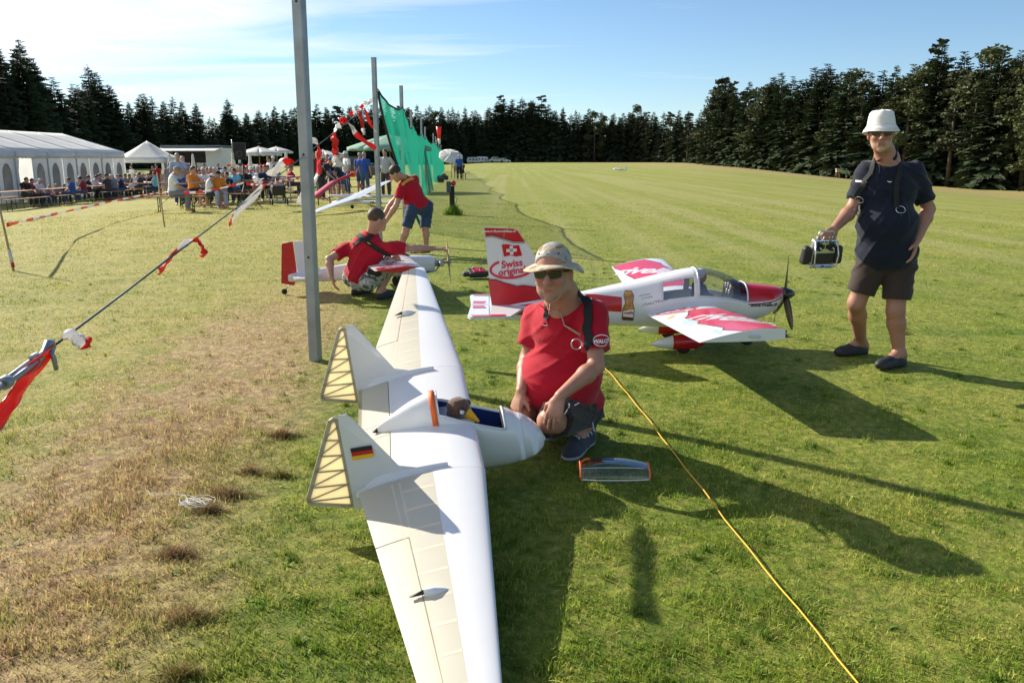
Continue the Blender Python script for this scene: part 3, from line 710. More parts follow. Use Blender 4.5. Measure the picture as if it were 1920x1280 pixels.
def hair_field(J, cutd=0.020, grow=1.0, s=1.0):
    R = head_frame(J); c = J['head']; F = Field(); s = J.get('hs', 1.0)
    F.ell(c+R @ np.array([0, -0.016, 0.040])*s, np.array([0.083, 0.101, 0.090])*s*grow, R, 0.01)
    n = R @ np.array([0, 0.72, -0.69]); F.cut(c+n*cutd*s, n); return F
def shoe_field(A, T, clog=False, s=1.0):
    F = Field(); d = unit(np.array([(T-A)[0], (T-A)[1], 0])); z0 = min(A[2]-0.075, T[2]-0.03); x = np.array([d[1], -d[0], 0]); R = np.stack([x, d, np.array([0, 0, 1.])], 1)
    b = np.array([A[0], A[1], z0]); L = np.linalg.norm((T-A)[:2])+0.075
    F.ell(b+d*(L-0.085)+np.array([0, 0, 0.030]), np.array([0.050, 0.105, 0.048])*s, R, 0.03).ell(b+d*0.0+np.array([0, 0, 0.04]), np.array([0.043, 0.075, 0.055])*s, R, 0.03)
    F.cap(b-d*0.025+np.array([0, 0, 0.012]), b+d*(L-0.05)+np.array([0, 0, 0.012]), 0.040, 0.046, 0.02)
    if not clog: F.cap(b+np.array([0, 0, 0.05]), b+np.array([0, 0, 0.105])-d*0.01, 0.045, 0.046, 0.03, flat=True)
    F.cap(b+d*0.03+np.array([0, 0, 0.07]), b+d*(L-0.13)+np.array([0, 0, 0.05]), 0.040, 0.038, 0.03)
    F.cut(b+np.array([0, 0, 0.0]), (0, 0, -1)); return F
def add_part(name, F, h, m, root, loc, disp=None, tintfn=None, link_mat=False):
    V, Q = F.build(h, disp); t = None
    if tintfn is not None: t = tintfn(V)
    elif m is M_SKIN: t = np.ones((len(V), 3))
    o = link(name, mesh_np(name, V-np.asarray(loc, float), Q, [m], tint=t), root)
    return o
def bvh_of(objs):
    V = []; F = []
    for o in objs:
        k = len(V); M_ = o.matrix_world if o.parent is None else o.parent.matrix_basis @ o.matrix_basis
        V += [M_ @ v.co for v in o.data.vertices]; F += [[i+k for i in p.vertices] for p in o.data.polygons]
    return BVHTree.FromPolygons(V, F)
def strap(name, bvh, pts, w, m, root, loc, off=0.005, n=30):
    P = np.array(pts, float); tt = np.linspace(0, len(P)-1, n); i = np.minimum(tt.astype(int), len(P)-2); f = (tt-i)[:, None]; C = P[i]*(1-f)+P[i+1]*f
    pos = []; nor = []
    for c in C:
        q, nn, _, _ = bvh.find_nearest(Vector(c)); pos.append(np.array(q)); nor.append(np.array(nn))
    pos = np.array(pos); nor = np.array(nor)
    for _ in range(4): nor[1:-1] = (nor[:-2]+nor[1:-1]*2+nor[2:])/4; pos[1:-1] = (pos[:-2]+2*pos[1:-1]+pos[2:])/4
    nor /= np.linalg.norm(nor, axis=1)[:, None]; T = np.gradient(pos, axis=0); W = np.cross(T, nor); W /= np.linalg.norm(W, axis=1)[:, None]+1e-9
    mb = MB().ribbon(pos+nor*off-np.asarray(loc, float), W*w/2, 0); mb.sm = [False]*len(mb.sm); o = mb.build(name, m, root); return solid(o, 0.003, 1)
def patch_on(name, bvh, c, d, up, shapes, mats, root, loc, off=0.003, ml=0.03):
    "print laid on clothing by looking along d at c"
    d = unit(d); x = unit(np.cross(d, up)); y = np.cross(x, d); c = np.asarray(c, float)
    def fn(u, v):
        p = c+x*u+y*v; h = bvh.ray_cast(Vector(p-d*0.4), Vector(d), 0.9)
        q = np.array(h[0]) if h[0] is not None else p
        return q-d*off-np.asarray(loc, float)
    return print_on(shapes, fn, ml).build(name, mats, root)
def ellipse(rx, ry, n=28, c=(0, 0)): return [(c[0]+rx*math.cos(2*math.pi*i/n), c[1]+ry*math.sin(2*math.pi*i/n)) for i in range(n)]
def ring_shape(rx, ry, w, n=36, c=(0, 0)): return stroke_shape([(c[0]+rx*math.cos(2*math.pi*i/n), c[1]+ry*math.sin(2*math.pi*i/n)) for i in range(n+1)], w)
def glasses(J, root, loc, lens, wide=0.030, tall=0.019):
    R = head_frame(J); c = J['head']; s = J.get('hs', 1.0)
    def W(p): return c+R @ (np.array(p)*s)-np.asarray(loc, float)
    m = MB()
    for q in (-1, 1):
        V = []; n = 18
        for yy in (0.0, 0.004):
            for i in range(n):
                t = 2*math.pi*i/n; ct, st = math.cos(t), math.sin(t); ex = abs(ct)**0.6*np.sign(ct); ey = abs(st)**0.7*np.sign(st)
                x = q*0.034+ex*wide; V.append(W((x, 0.104-abs(x)**2*4.5+yy, 0.004+ey*tall)))
        m.add(V, [[i, (i+1) % n, n+(i+1) % n, n+i] for i in range(n)]+[list(range(n))[::-1], list(range(n, 2*n))], 0, False)
        m.bar(W((q*0.062, 0.090, 0.012)), W((q*0.085, 0.0, 0.006)), 0.006*s, 0.008*s, 1)
    m.bar(W((-0.010, 0.110, 0.010)), W((0.010, 0.110, 0.010)), 0.005, 0.005, 1)
    return m.build('sunglasses', [lens, lens], root)
V3 = lambda *a: np.array(a, float)
# ================================================================ the four men in the foreground
RED = (0.42, 0.006, 0.022)
M_REDSHIRT = cloth('red_polo', RED, vs=5)
M_BLACKSTRAP = mat('black_webbing', (0.009, 0.009, 0.010), 0.8, var=0.2, vs=60, bump=0.2, bs=300)
M_STEEL = mat('polished_steel', (0.55, 0.55, 0.56), 0.25, 1.0, var=0.1)
M_LENS = mat('dark_lens', (0.008, 0.008, 0.010), 0.08, spec=0.6, coat=0.5, var=0.0)
M_WHITEPRINT = mat('white_print', (0.78, 0.78, 0.76), 0.6, var=0.03)
M_BLACKRUBBER = mat('black_rubber', (0.02, 0.02, 0.022), 0.6, var=0.2, vs=20)
M_LACE = mat('pale_lace', (0.62, 0.64, 0.68), 0.8)

def face_tint(J, beard=None, blush=0.0, lips=(0.85, 0.62, 0.62), tan=(1, 1, 1)):
    R = head_frame(J); c = J['head']; s = J.get('hs', 1.0)
    def f(V):
        L = ((V-c) @ R)/s; t = np.ones((len(V), 3)); near = np.linalg.norm(L, axis=1) < 0.19
        if beard is not None:
            m = sstep(-0.040, -0.062, L[:, 2])*sstep(-0.02, 0.03, L[:, 1])*near*sstep(-0.150, -0.118, L[:, 2]); m = np.maximum(m, near*sstep(-0.040, -0.05, L[:, 2])*sstep(0.07, 0.085, L[:, 1])*(np.abs(L[:, 0]) < 0.04)*0.8)
            n = 0.75+0.4*np.sin(L[:, 0]*410)*np.sin(L[:, 2]*380+L[:, 1]*300); m = np.where((np.abs(L[:, 0]) < 0.024) & (L[:, 2] > -0.090) & (L[:, 2] < -0.055), m*0.15, m); m = np.clip(m*n*beard[3], 0, 1)[:, None]; t = t*(1-m)+np.array(beard[:3])*m
        q = near & (L[:, 1] > 0.086) & (np.abs(L[:, 0]) < 0.021) & (L[:, 2] < -0.064) & (L[:, 2] > -0.079); t[q] *= np.array(lips)
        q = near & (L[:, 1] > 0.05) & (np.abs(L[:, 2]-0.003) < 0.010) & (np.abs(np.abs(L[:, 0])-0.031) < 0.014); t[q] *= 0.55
        if blush: q = near[:, None]*(np.exp(-((np.abs(L[:, 0])-0.035)/0.02)**2-((L[:, 2]+0.03)/0.025)**2)[:, None]); t = t*(1-q*blush*np.array([0.0, 0.35, 0.35]))
        return t*np.array(tan)
    return f
def kneeling_man():
    base = V3(0.27, 4.24, 0)
    J = dict(head=at(1037, 508, 4.06), look=V3(-0.30, -0.95, -0.08), hup=V3(-0.04, 0.05, 1), neck=at(1056, 558, 4.18),
             ls=at(1112, 590, 4.12), rs=at(1008, 594, 4.36), le=at(1118, 686, 4.00), lw=at(1050, 742, 3.84), re=at(989, 672, 4.34), rw=at(977, 733, 4.12),
             lh=at(1094, 768, 4.34), rh=at(1036, 765, 4.48), lk=at(1030, 789, 3.90), la=at(1100, 812, 4.28), lt=at(1074, 840, 4.09),
             rk=at(975, 778, 4.12), ra=at(1062, 812, 4.58), rt=at(1035, 838, 4.40))
    J['la'][2] = 0.125; J['lt'][2] = 0.035; J['ra'][2] = 0.10; J['rt'][2] = 0.035
    J['lcalf'] = V3(0.2, 0.3, -0.9); J['rcalf'] = V3(0.2, 0.3, -0.9)
    J['ld'] = V3(-0.30, -0.22, -0.90); J['ln'] = V3(0.35, 0.75, -0.25); J['lcurl'] = [0.50, 0.34, 0.30, 0.42]
    J['rd'] = V3(-0.25, -0.35, -0.88); J['rn'] = V3(0.5, 0.4, -0.2); J['rcurl'] = [0.25, 0.3, 0.35, 0.4]; J['hs'] = 1.08; J['jowl'] = 1.34
    t = thing('person', 'man in red polo and tan sun hat crouching at the white glider\'s nose', 'man', base)
    F = body_field(J, 1.0); body = add_part('body', F, 0.0055, M_SKIN, t, base, tintfn=face_tint(J, (0.86, 1.08, 1.24, 0.75), 0.9, tan=(0.92, 0.82, 0.78)))
    F = shirt_field(J, 1.17, belly=0.098, slv=0.70, hem=0.035, s=1.05)
    l, f, u = torso_frame(J); F.sub(J['neck']+f*0.085+u*0.0, V3(0.030, 0.05, 0.055), np.stack([l, f, u], 1), 0.015)
    shirt = add_part('shirt', F, 0.008, M_REDSHIRT, t, base, folds(0.0065, 3, 24))
    M_S = cloth('brown_black_shorts', (0.040, 0.033, 0.028)); F = shorts_field(J, 1.02, 0.86, 0.112, 0.098); shorts = add_part('shorts', F, 0.009, M_S, t, base, folds(0.011, 5, 30))
    bv = bvh_of([shirt]); bs = bvh_of([shorts])
    # white piping on the shorts
    a, b = J['lh'], J['lk']
    for q, (p0, p1) in enumerate(((at(1060, 776, 3.95), at(1075, 748, 3.98)), (at(1090, 750, 4.0), at(1114, 738, 4.02)))):
        strap('piping', bs, [p0, (p0+p1)/2+V3(0, 0, 0.004), p1], 0.006, M_WHITEPRINT, t, base, 0.003, 10)
    # harness
    S, N = J['ls'], J['neck']; dn = [at(1091, 548+8, 4.0), at(1083, 600, 3.9), at(1080, 640, 3.88), at(1088, 672, 3.88)]
    top = S*0.55+N*0.45+V3(0, 0, 0.07); strap('harness_strap', bv, [top+f*-0.22-u*0.1, top+f*-0.05]+dn, 0.046, M_BLACKSTRAP, t, base, 0.006, 40)
    top2 = J['rs']*0.5+N*0.5+V3(0, 0, 0.07); strap('harness_strap', bv, [top2-f*0.2-u*0.1, top2, at(1010, 575, 4.1), at(1001, 596, 4.1)], 0.032, M_BLACKSTRAP, t, base, 0.006, 30)
    c = at(1081, 645, 3.86); R = frame(V3(-0.15, -1, 0.1)); m = MB(); m.tube([c-base+R @ V3(0.025*math.cos(q), 0.025*math.sin(q), 0) for q in np.linspace(0, 2*math.pi, 25)], 0.003, 6, cap=False); m.build('harness_ring', M_STEEL, t)
    # hat
    Rh = head_frame(J) @ rotx(0.10)*0.90; hc = J['head']+Rh @ V3(0, -0.010, 0.058)
    def warp(v, r, q):
        if r > 0.11: v = v+np.array([0, 0, -0.018*math.cos(2*q)*((r-0.1)/0.07)+0.012*math.sin(3*q+1)*((r-0.1)/0.07)])
        return v*np.array([1.0, 1.1, 1.0])
    prof = [(0.0, 0.088), (0.035, 0.087), (0.062, 0.078), (0.080, 0.060), (0.089, 0.030), (0.091, 0.000), (0.093, -0.012), (0.120, -0.020), (0.150, -0.032), (0.166, -0.044), (0.167, -0.047), (0.150, -0.037), (0.118, -0.025), (0.088, -0.018)]
    M_HAT = bpy.data.materials.new('desert_camouflage'); M_HAT.use_nodes = True; nt = M_HAT.node_tree; b = nt.nodes['Principled BSDF']; b.inputs['Roughness'].default_value = 0.9
    tc = nt.nodes.new('ShaderNodeTexCoord'); n1 = nt.nodes.new('ShaderNodeTexNoise'); n1.inputs['Scale'].default_value = 15; n1.inputs['Detail'].default_value = 2.5
    rp = nt.nodes.new('ShaderNodeValToRGB'); nt.links.new(tc.outputs['Object'], n1.inputs['Vector']); nt.links.new(n1.outputs['Fac'], rp.inputs[0]); rp.color_ramp.interpolation = 'CONSTANT'
    e = rp.color_ramp.elements; e[0].position = 0; e[0].color = (0.24, 0.16, 0.09, 1); e[1].position = 0.40; e[1].color = (0.46, 0.36, 0.23, 1)
    k = e.new(0.53); k.color = (0.56, 0.50, 0.40, 1); k = e.new(0.66); k.color = (0.33, 0.25, 0.15, 1)
    nt.links.new(rp.outputs[0], b.inputs['Base Color'])
    o = MB().lathe(prof, 40, hc-base, Rh, 0, warp).build('sun_hat', M_HAT, t)
    for q in (0.9, 2.2, 1.55): MB().lathe([(0.0, 0.003), (0.005, 0.003), (0.006, 0.0)], 8, hc-base+Rh @ V3(0.090*math.cos(q), 0.099*math.sin(q), 0.042), Rh @ frame(V3(math.cos(q), math.sin(q), 0.2))).build('eyelet', mat('dark_brass', (0.05, 0.045, 0.04), 0.4, 0.5), o)
    glasses(J, t, base, M_LENS)
    hr = add_part('hair', hair_field(J, -0.004), 0.006, M_HAIR['grey'], t, base)
    # chin cord of the hat
    H = head_frame(J); W = lambda *p: J['head']+H @ V3(*p)
    m = MB(); knot = W(0.0, 0.095, -0.175)
    for q in (-1, 1): m.tube([W(q*0.082, 0.02, 0.03)-base, W(q*0.077, 0.055, -0.05)-base, W(q*0.045, 0.085, -0.115)-base, W(0, 0.09, -0.142)-base], 0.0022, 6)
    def onshirt(p):
        q, nn, _, _ = bv.find_nearest(Vector(p)); return np.array(q)+np.array(nn)*0.006
    m.tube([W(0, 0.09, -0.142)-base, W(0.004, 0.11, -0.19)-base]+[onshirt(at(*p))-base for p in ((1036, 590, 4.0), (1046, 612, 4.0), (1062, 626, 4.0), (1068, 627, 4.0))], 0.0026, 6)
    m.tube([onshirt(at(*p))-base for p in ((1036, 590, 4.0), (1040, 610, 4.0), (1052, 624, 4.0), (1066, 629, 4.0))], 0.0026, 6)
    m.build('chin_cord', mat('pale_cord', (0.42, 0.36, 0.28), 0.8), t)
    # sleeve badge
    d = unit(V3(-0.15, 1, 0.02)); el = ring_shape(0.042, 0.026, 0.004); Vt, Ft = text_shape('WALCH', 0.024, 0.25, 0.0012); Vs, Fs = text_shape('FAHRSCHULE', 0.0085, 0.1, 0.0003)
    patch_on('sleeve_badge', bv, at(1127, 637, 4.0), d, V3(0, 0, 1), [(*el, 0), (Vt-np.array([0, 0.004]), Ft, 0), (Vs+np.array([0, 0.012]), Fs, 0)][:2], [M_WHITEPRINT], t, base)
    patch_on('chest_emblem', bv, at(1033, 622, 4.0), d, V3(0, 0, 1), [(*stroke_shape([(-0.010, 0.0), (-0.003, -0.004), (0.006, -0.002), (0.010, 0.006)], 0.004), 0)], [M_WHITEPRINT], t, base)
    pl = stroke_shape([(0, 0.05), (0.003, 0.0), (0.010, -0.05)], 0.024); patch_on('placket', bv, at(1031, 600, 4.0), d, V3(0.1, 0, 1), [(*pl, 0)], [M_REDSHIRT], t, base, 0.0045)
    # trainers
    for a, nm in (('l', 'shoe'), ('r', 'shoe')):
        sh = add_part(nm, shoe_field(J[a+'a'], J[a+'t']), 0.006, cloth('charcoal_trainer', (0.045, 0.050, 0.060)), t, base)
        F = shoe_field(J[a+'a'], J[a+'t'], s=1.05); z0 = min(J[a+'a'][2]-0.075, J[a+'t'][2]-0.03); F.cut((0, 0, z0+0.020), (0, 0, 1)); add_part('sole', F, 0.006, mat('pale_sole', (0.42, 0.43, 0.45), 0.7), sh, base-base)
        sh.children[-1].location = -V3(*base)
        d = unit(V3(*(J[a+'t']-J[a+'a'])[:2], 0)); x = V3(d[1], -d[0], 0); bsh = bvh_of([sh]); m = MB(); A = J[a+'a']
        for i in range(5):
            q = A+d*(0.045+0.028*i)+V3(0, 0, 0.02-0.010*i); P = []
            for e in np.linspace(-1, 1, 7):
                h = bsh.find_nearest(Vector(q+x*0.03*e+d*0.018*e*(1 if i % 2 else -1))); P.append(np.array(h[0])+np.array(h[1])*0.002-base)
            m.tube(P, 0.0042, 5)
        for s_ in (-1, 1): m.tube([A+d*0.04+V3(0, 0, 0.03)-base, A+d*0.06+x*0.05*s_+V3(0, 0, 0.045)-base, A+d*0.10+x*0.075*s_+V3(0, 0, 0.0)-base, A+d*0.06+x*0.055*s_+V3(0, 0, -0.02)-base], 0.0036, 5)
        m.build('lace', M_LACE, sh)
        for s_ in (-1, 1):
            for i in range(3):
                m = MB()
                P = []
                for e in np.linspace(0, 1, 5):
                    q = A+d*(0.01+0.035*i+0.02*e)+x*0.05*s_+V3(0, 0, -0.045+0.05*e); h = bsh.find_nearest(Vector(q)); P.append(np.array(h[0])+np.array(h[1])*0.0015-base)
                m.tube(P, 0.0045, 5)
                m.build('side_stripe', mat('silver_stripe', (0.55, 0.60, 0.66), 0.4), sh)
    return t
kneeling_man()

def standing_man():
    base = V3(*gr(1632, 682)[:2], 0); Yf = base[1]
    P = lambda x, y, d=0.0: at(x, y, Yf+d)
    J = dict(head=P(1652, 250, -0.10), look=V3(-0.32, -0.95, -0.05), hup=V3(-0.05, 0, 1), neck=P(1662, 291, 0.0), ls=P(1713, 322, -0.02), rs=P(1625, 322, 0.06),
             le=P(1741, 392, 0.03), lw=P(1719, 450, -0.10), re=P(1598, 392, 0.02), rw=P(1566, 427, -0.16), lh=P(1687, 490, 0), rh=P(1637, 488, 0.04),
             lk=P(1679, 583, -0.06), rk=P(1606, 568, 0.04), la=V3(*gr(1684, 686)[:2], 0.095), ra=V3(*gr(1612, 664)[:2], 0.095))
    J['lt'] = J['la']+V3(-0.135, -0.07, -0.06); J['rt'] = J['ra']+V3(-0.14, -0.04, -0.06)
    J['ld'] = V3(-0.28, -0.25, -0.9); J['ln'] = V3(-0.8, 0.35, 0.15); J['lcurl'] = [0.30, 0.45, 0.6, 0.7]
    J['rd'] = V3(-0.55, -0.25, -0.55); J['rn'] = V3(-0.5, 0.3, -0.6); J['rcurl'] = 1.15; J['jowl'] = 1.12
    t = thing('person', 'standing man in a white bucket hat, navy polo and brown shorts', 'man', base)
    add_part('body', body_field(J, 1.0, s=1.12), 0.0062, M_SKIN, t, base, tintfn=face_tint(J, (1.45, 1.95, 2.35, 1.0), 0.6, tan=(0.78, 0.70, 0.66)))
    F = shirt_field(J, 1.22, belly=0.035, slv=0.76, hem=-0.01, s=1.04); l, f, u = torso_frame(J); F.sub(J['neck']+f*0.085, V3(0.03, 0.05, 0.05), np.stack([l, f, u], 1), 0.015)
    F.p = [q for q in F.p if q[0] != 'x']; F.ell((J['lh']+J['rh'])/2+u*0.08, V3(0.195, 0.165, 0.26), np.stack([l, f, u], 1), 0.06); F.cut((J['lh']+J['rh'])/2-u*0.045, -u)
    M_N = cloth('navy_polo', (0.008, 0.012, 0.026)); shirt = add_part('shirt', F, 0.009, M_N, t, base, folds(0.008, 9, 22))
    F = shorts_field(J, 1.08, 0.78, 0.112, 0.106); F.p = [q if q[0] != 'c' else q[:5]+(0.012, q[6]) for q in F.p]; add_part('shorts', F, 0.010, cloth('brown_shorts', (0.046, 0.032, 0.027)), t, base, folds(0.012, 12, 22))
    bv = bvh_of([shirt]); d = unit(V3(0.2, 1, 0.0)); kx = Yf-0.2
    top = J['rs']*0.62+J['neck']*0.38+V3(0, 0, 0.07)
    strap('harness_strap', bv, [top-f*0.16, top, P(1618, 315, -0.2), P(1612, 345, -0.2), P(1609, 380, -0.2)], 0.036, M_BLACKSTRAP, t, base, 0.006)
    top = J['ls']*0.6+J['neck']*0.4+V3(0, 0, 0.07)
    strap('harness_strap', bv, [top-f*0.16, top, P(1692, 330, -0.25), P(1690, 360, -0.25), P(1690, 380, -0.25)], 0.036, M_BLACKSTRAP, t, base, 0.006)
    for (px, py, dd) in ((1692, 384, -0.22), (1611, 385, -0.12)):
        h = bv.find_nearest(Vector(P(px, py, dd))); c = np.array(h[0])+np.array(h[1])*0.012-base; R = frame(np.array(h[1])); m = MB()
        m.tube([c+R @ V3(0.030*math.cos(q), 0.030*math.sin(q), 0) for q in np.linspace(0, 2*math.pi, 22)], 0.0035, 6, cap=False)
        m.bar(c-V3(0, 0, 0.04), c-V3(0, 0, 0.075), 0.018, 0.01); m.tube([c-V3(0, 0, 0.075), c-V3(0.008, 0, 0.10), c-V3(0, 0, 0.115)], 0.004, 6); m.build('snap_hook', M_STEEL, t)
    patch_on('chest_print', bv, P(1622, 341, -0.15), d, V3(0.05, 0, 1), [(*poly_shape([(-0.034, -0.007), (0.034, -0.007), (0.034, 0.007), (-0.034, 0.007)]), 0)], [M_WHITEPRINT], t, base)
    patch_on('chest_emblem', bv, P(1673, 341, -0.2), d, V3(0, 0, 1), [(*stroke_shape([(-0.014, 0.003), (0.0, -0.004), (0.014, 0.0)], 0.005), 0)], [M_WHITEPRINT], t, base)
    pl = stroke_shape([(0, 0.09), (0.004, 0.0), (0.010, -0.09)], 0.03); patch_on('placket', bv, P(1652, 322, -0.2), d, V3(0.1, 0, 1), [(*pl, 0)], [M_N], t, base, 0.005)
    Rh = head_frame(J) @ rotx(0.12)*0.95; hc = J['head']+Rh @ V3(0, -0.012, 0.068)
    prof = [(0.0, 0.098), (0.040, 0.097), (0.070, 0.090), (0.084, 0.076), (0.092, 0.040), (0.098, 0.000), (0.100, -0.010), (0.114, -0.034), (0.128, -0.058), (0.130, -0.061), (0.128, -0.063), (0.112, -0.038), (0.096, -0.014)]
    wp = lambda v, r, q: (v+np.array([0, 0, 0.006*math.sin(2*q+0.7)*(r > 0.105)+0.004*math.sin(5*q)*(r < 0.09)]))*np.array([1, 1.1, 1])
    o = MB().lathe(prof, 40, hc-base, Rh, 0, wp).build('bucket_hat', cloth('white_cotton', (0.74, 0.72, 0.70)), t)
    m = MB()
    for rr, zz in ((0.1185, -0.040), (0.1235, -0.049), (0.1015, -0.011)):
        m.tube([hc-base+Rh @ (wp(V3(rr*math.cos(q), rr*math.sin(q), zz), rr, q)*V3(1.005, 1.005, 1)) for q in np.linspace(0, 2*math.pi, 41)], 0.0012, 4, cap=False)
    m.build('stitching', cloth('hat_seam', (0.62, 0.60, 0.58)), o)
    glasses(J, t, base, M_LENS, 0.032, 0.020)
    add_part('hair', hair_field(J, -0.008), 0.006, M_HAIR['white'], t, base)
    for a in 'lr':
        sh = add_part('clog', shoe_field(J[a+'a'], J[a+'t'], clog=True, s=0.98), 0.007, M_BLACKRUBBER, t, base)
    # the transmitter in his right hand
    c = P(1545, 470, -0.20); c = c-V3(0, 0, 0)
    tx = thing('radio_transmitter', 'silver radio control transmitter with two sticks held by the man in the bucket hat', 'radio control', c); tx.rotation_euler = (0.20, 0, 0.22)
    MS = mat('brushed_silver', (0.62, 0.63, 0.65), 0.30, 0.85, var=0.08); MBk = mat('black_plastic', (0.016, 0.016, 0.018), 0.45)
    bevel(MB().box((0, 0.02, -0.01), (0.18, 0.05, 0.18)).build('case', MS, tx), 0.012)
    bevel(MB().box((0, -0.0085, -0.055), (0.165, 0.012, 0.075)).build('screen_panel', MBk, tx), 0.006)
    bevel(MB().box((-0.125, 0.02, -0.035), (0.07, 0.07, 0.135), taper=0.8).build('hand_rest', MBk, tx), 0.022, 3); bevel(MB().box((0.125, 0.02, -0.035), (0.07, 0.07, 0.135), taper=0.8).build('hand_rest', MBk, tx), 0.022, 3)
    for s_ in (-1, 1):
        m = MB(); Rr = rotx(math.pi/2); m.lathe([(0.030, 0.0), (0.030, 0.010), (0.024, 0.012), (0.020, 0.004), (0, 0.004)], 20, (s_*0.050, -0.008, 0.030), Rr); g_ = m.build('stick_gimbal', MBk, tx)
        MB().tube([(s_*0.050, -0.010, 0.030), (s_*0.050, -0.040, 0.024)], [0.004, 0.0055], 8).build('stick', MS, g_)
    m = MB(); m.tube([(-0.055, 0.01, 0.08), (-0.058, 0.01, 0.128), (-0.045, 0.01, 0.140), (0.045, 0.01, 0.140), (0.058, 0.01, 0.128), (0.055, 0.01, 0.08)], 0.006, 8); m.build('carrying_handle', MS, tx)
    for x in (-0.07, -0.045, -0.02, 0.02, 0.045, 0.07): MB().tube([(x, 0.01, 0.078), (x*1.03, -0.005, 0.104)], [0.005, 0.004], 6).build('toggle_switch', MS, tx)
    for x in (-0.06, -0.03, 0, 0.03, 0.06): MB().box((x, -0.0072, 0.066), (0.018, 0.004, 0.010)).build('trim_button', MBk, tx)
    for x in (-0.012, 0.012): MB().box((x, -0.0072, 0.030), (0.012, 0.005, 0.030)).build('trim_button', MBk, tx)
    m = MB()
    for s_ in (-1, 1): m.tube([(s_*0.085, -0.012, 0.075), (s_*0.092, -0.045, -0.02), (s_*0.085, -0.05, -0.105), (s_*0.06, -0.03, -0.118)], 0.0055, 8)
    m.tube([(-0.06, -0.03, -0.118), (0.06, -0.03, -0.118)], 0.0055, 8); m.build('guard_bar', MS, tx)
    bevel(MB().box((0, -0.004, -0.112), (0.20, 0.03, 0.028)).build('base_bar', MS, tx), 0.006)
    MB().lathe([(0.011, 0), (0.011, 0.003), (0, 0.003)], 16, (0.0, -0.020, -0.112), rotx(math.pi/2)).build('blue_badge', mat('blue_badge', (0.02, 0.05, 0.35), 0.4), tx)
    return t
standing_man()

def crouching_man():
    base = V3(-1.62, 9.15, 0); P = at
    J = dict(head=P(706, 412, 9.12), look=V3(0.75, 0.62, -0.25), hup=V3(0.1, 0, 1), neck=P(697, 440, 9.15), ls=P(650, 466, 9.20), rs=P(736, 465, 9.02),
             le=P(617, 486, 9.05), lw=P(621, 519, 8.95), re=P(775, 466, 9.05), rw=P(812, 466, 9.25), lh=P(660, 520, 9.25), rh=P(690, 527, 9.05),
             lk=P(700, 503, 9.62), rk=P(741, 487, 9.20), la=P(668, 548, 9.35), lt=P(690, 556, 9.55), ra=P(714, 549, 9.08), rt=P(732, 557, 9.22))
    # back is towards the camera: his left arm is on the picture's left
    for k in ('la', 'ra'): J[k][2] = 0.10
    for k in ('lt', 'rt'): J[k][2] = 0.035
    J['lcalf'] = V3(-0.3, -0.5, -0.3); J['rcalf'] = V3(-0.5, -0.3, -0.2)
    J['ld'] = V3(0.25, 0.2, -0.9); J['ln'] = V3(0.9, 0.3, 0.2); J['lcurl'] = 0.35; J['rd'] = V3(0.9, 0.35, -0.1); J['rn'] = V3(0, 0.1, -1); J['rcurl'] = 0.25
    t = thing('person', 'young man in a red polo and grey camouflage shorts crouching with his back turned', 'man', base)
    add_part('body', body_field(J, 0.95), 0.007, M_SKIN, t, base)
    F = shirt_field(J, 1.12, belly=0.05, slv=0.62, hem=0.06, s=1.08); shirt = add_part('shirt', F, 0.010, M_REDSHIRT, t, base, folds(0.009, 15, 22))
    M_C = bpy.data.materials.new('grey_camouflage'); M_C.use_nodes = True; nt = M_C.node_tree; b = nt.nodes['Principled BSDF']; b.inputs['Roughness'].default_value = 0.9
    tc = nt.nodes.new('ShaderNodeTexCoord'); n1 = nt.nodes.new('ShaderNodeTexNoise'); n1.inputs['Scale'].default_value = 11; n1.inputs['Detail'].default_value = 1.5; n1.inputs['Distortion'].default_value = 1.5
    rp = nt.nodes.new('ShaderNodeValToRGB'); rp.color_ramp.interpolation = 'CONSTANT'; e = rp.color_ramp.elements
    e[0].position = 0; e[0].color = (0.10, 0.11, 0.12, 1); e[1].position = 0.42; e[1].color = (0.50, 0.50, 0.47, 1); k = e.new(0.52); k.color = (0.27, 0.29, 0.29, 1); k = e.new(0.62); k.color = (0.55, 0.54, 0.50, 1)
    nt.links.new(tc.outputs['Object'], n1.inputs['Vector']); nt.links.new(n1.outputs['Fac'], rp.inputs[0]); nt.links.new(rp.outputs[0], b.inputs['Base Color'])
    add_part('shorts', shorts_field(J, 1.0, 0.9, 0.112, 0.100), 0.010, M_C, t, base, folds(0.010, 17, 28))
    add_part('hair', hair_field(J, 0.012), 0.007, M_HAIR['brown'], t, base)
    bv = bvh_of([shirt]); l, f, u = torso_frame(J)
    strap('harness_strap', bv, [P(655, 424, 9.1), P(690, 448, 8.9), P(703, 490, 8.8), P(722, 505, 8.9)], 0.055, M_BLACKSTRAP, t, base, 0.006)
    strap('harness_strap', bv, [P(650, 455, 9.0), P(680, 440, 8.9), P(700, 432, 9.0)], 0.05, M_BLACKSTRAP, t, base, 0.006)
    strap('chest_band', bv, [P(652, 452, 9.0), P(672, 449, 8.9), P(694, 460, 8.9)], 0.022, mat('yellow_print', (0.62, 0.36, 0.03), 0.7), t, base, 0.004)
    bevel(MB().box(P(702, 510, 8.86)-base, (0.15, 0.08, 0.07), 0, rotz(-0.1) @ roty(0.25)).build('belt_bag', M_BLACKSTRAP, t), 0.02)
    for a in 'lr': add_part('sandal', shoe_field(J[a+'a'], J[a+'t'], clog=True), 0.008, M_BLACKRUBBER, t, base)
crouching_man()

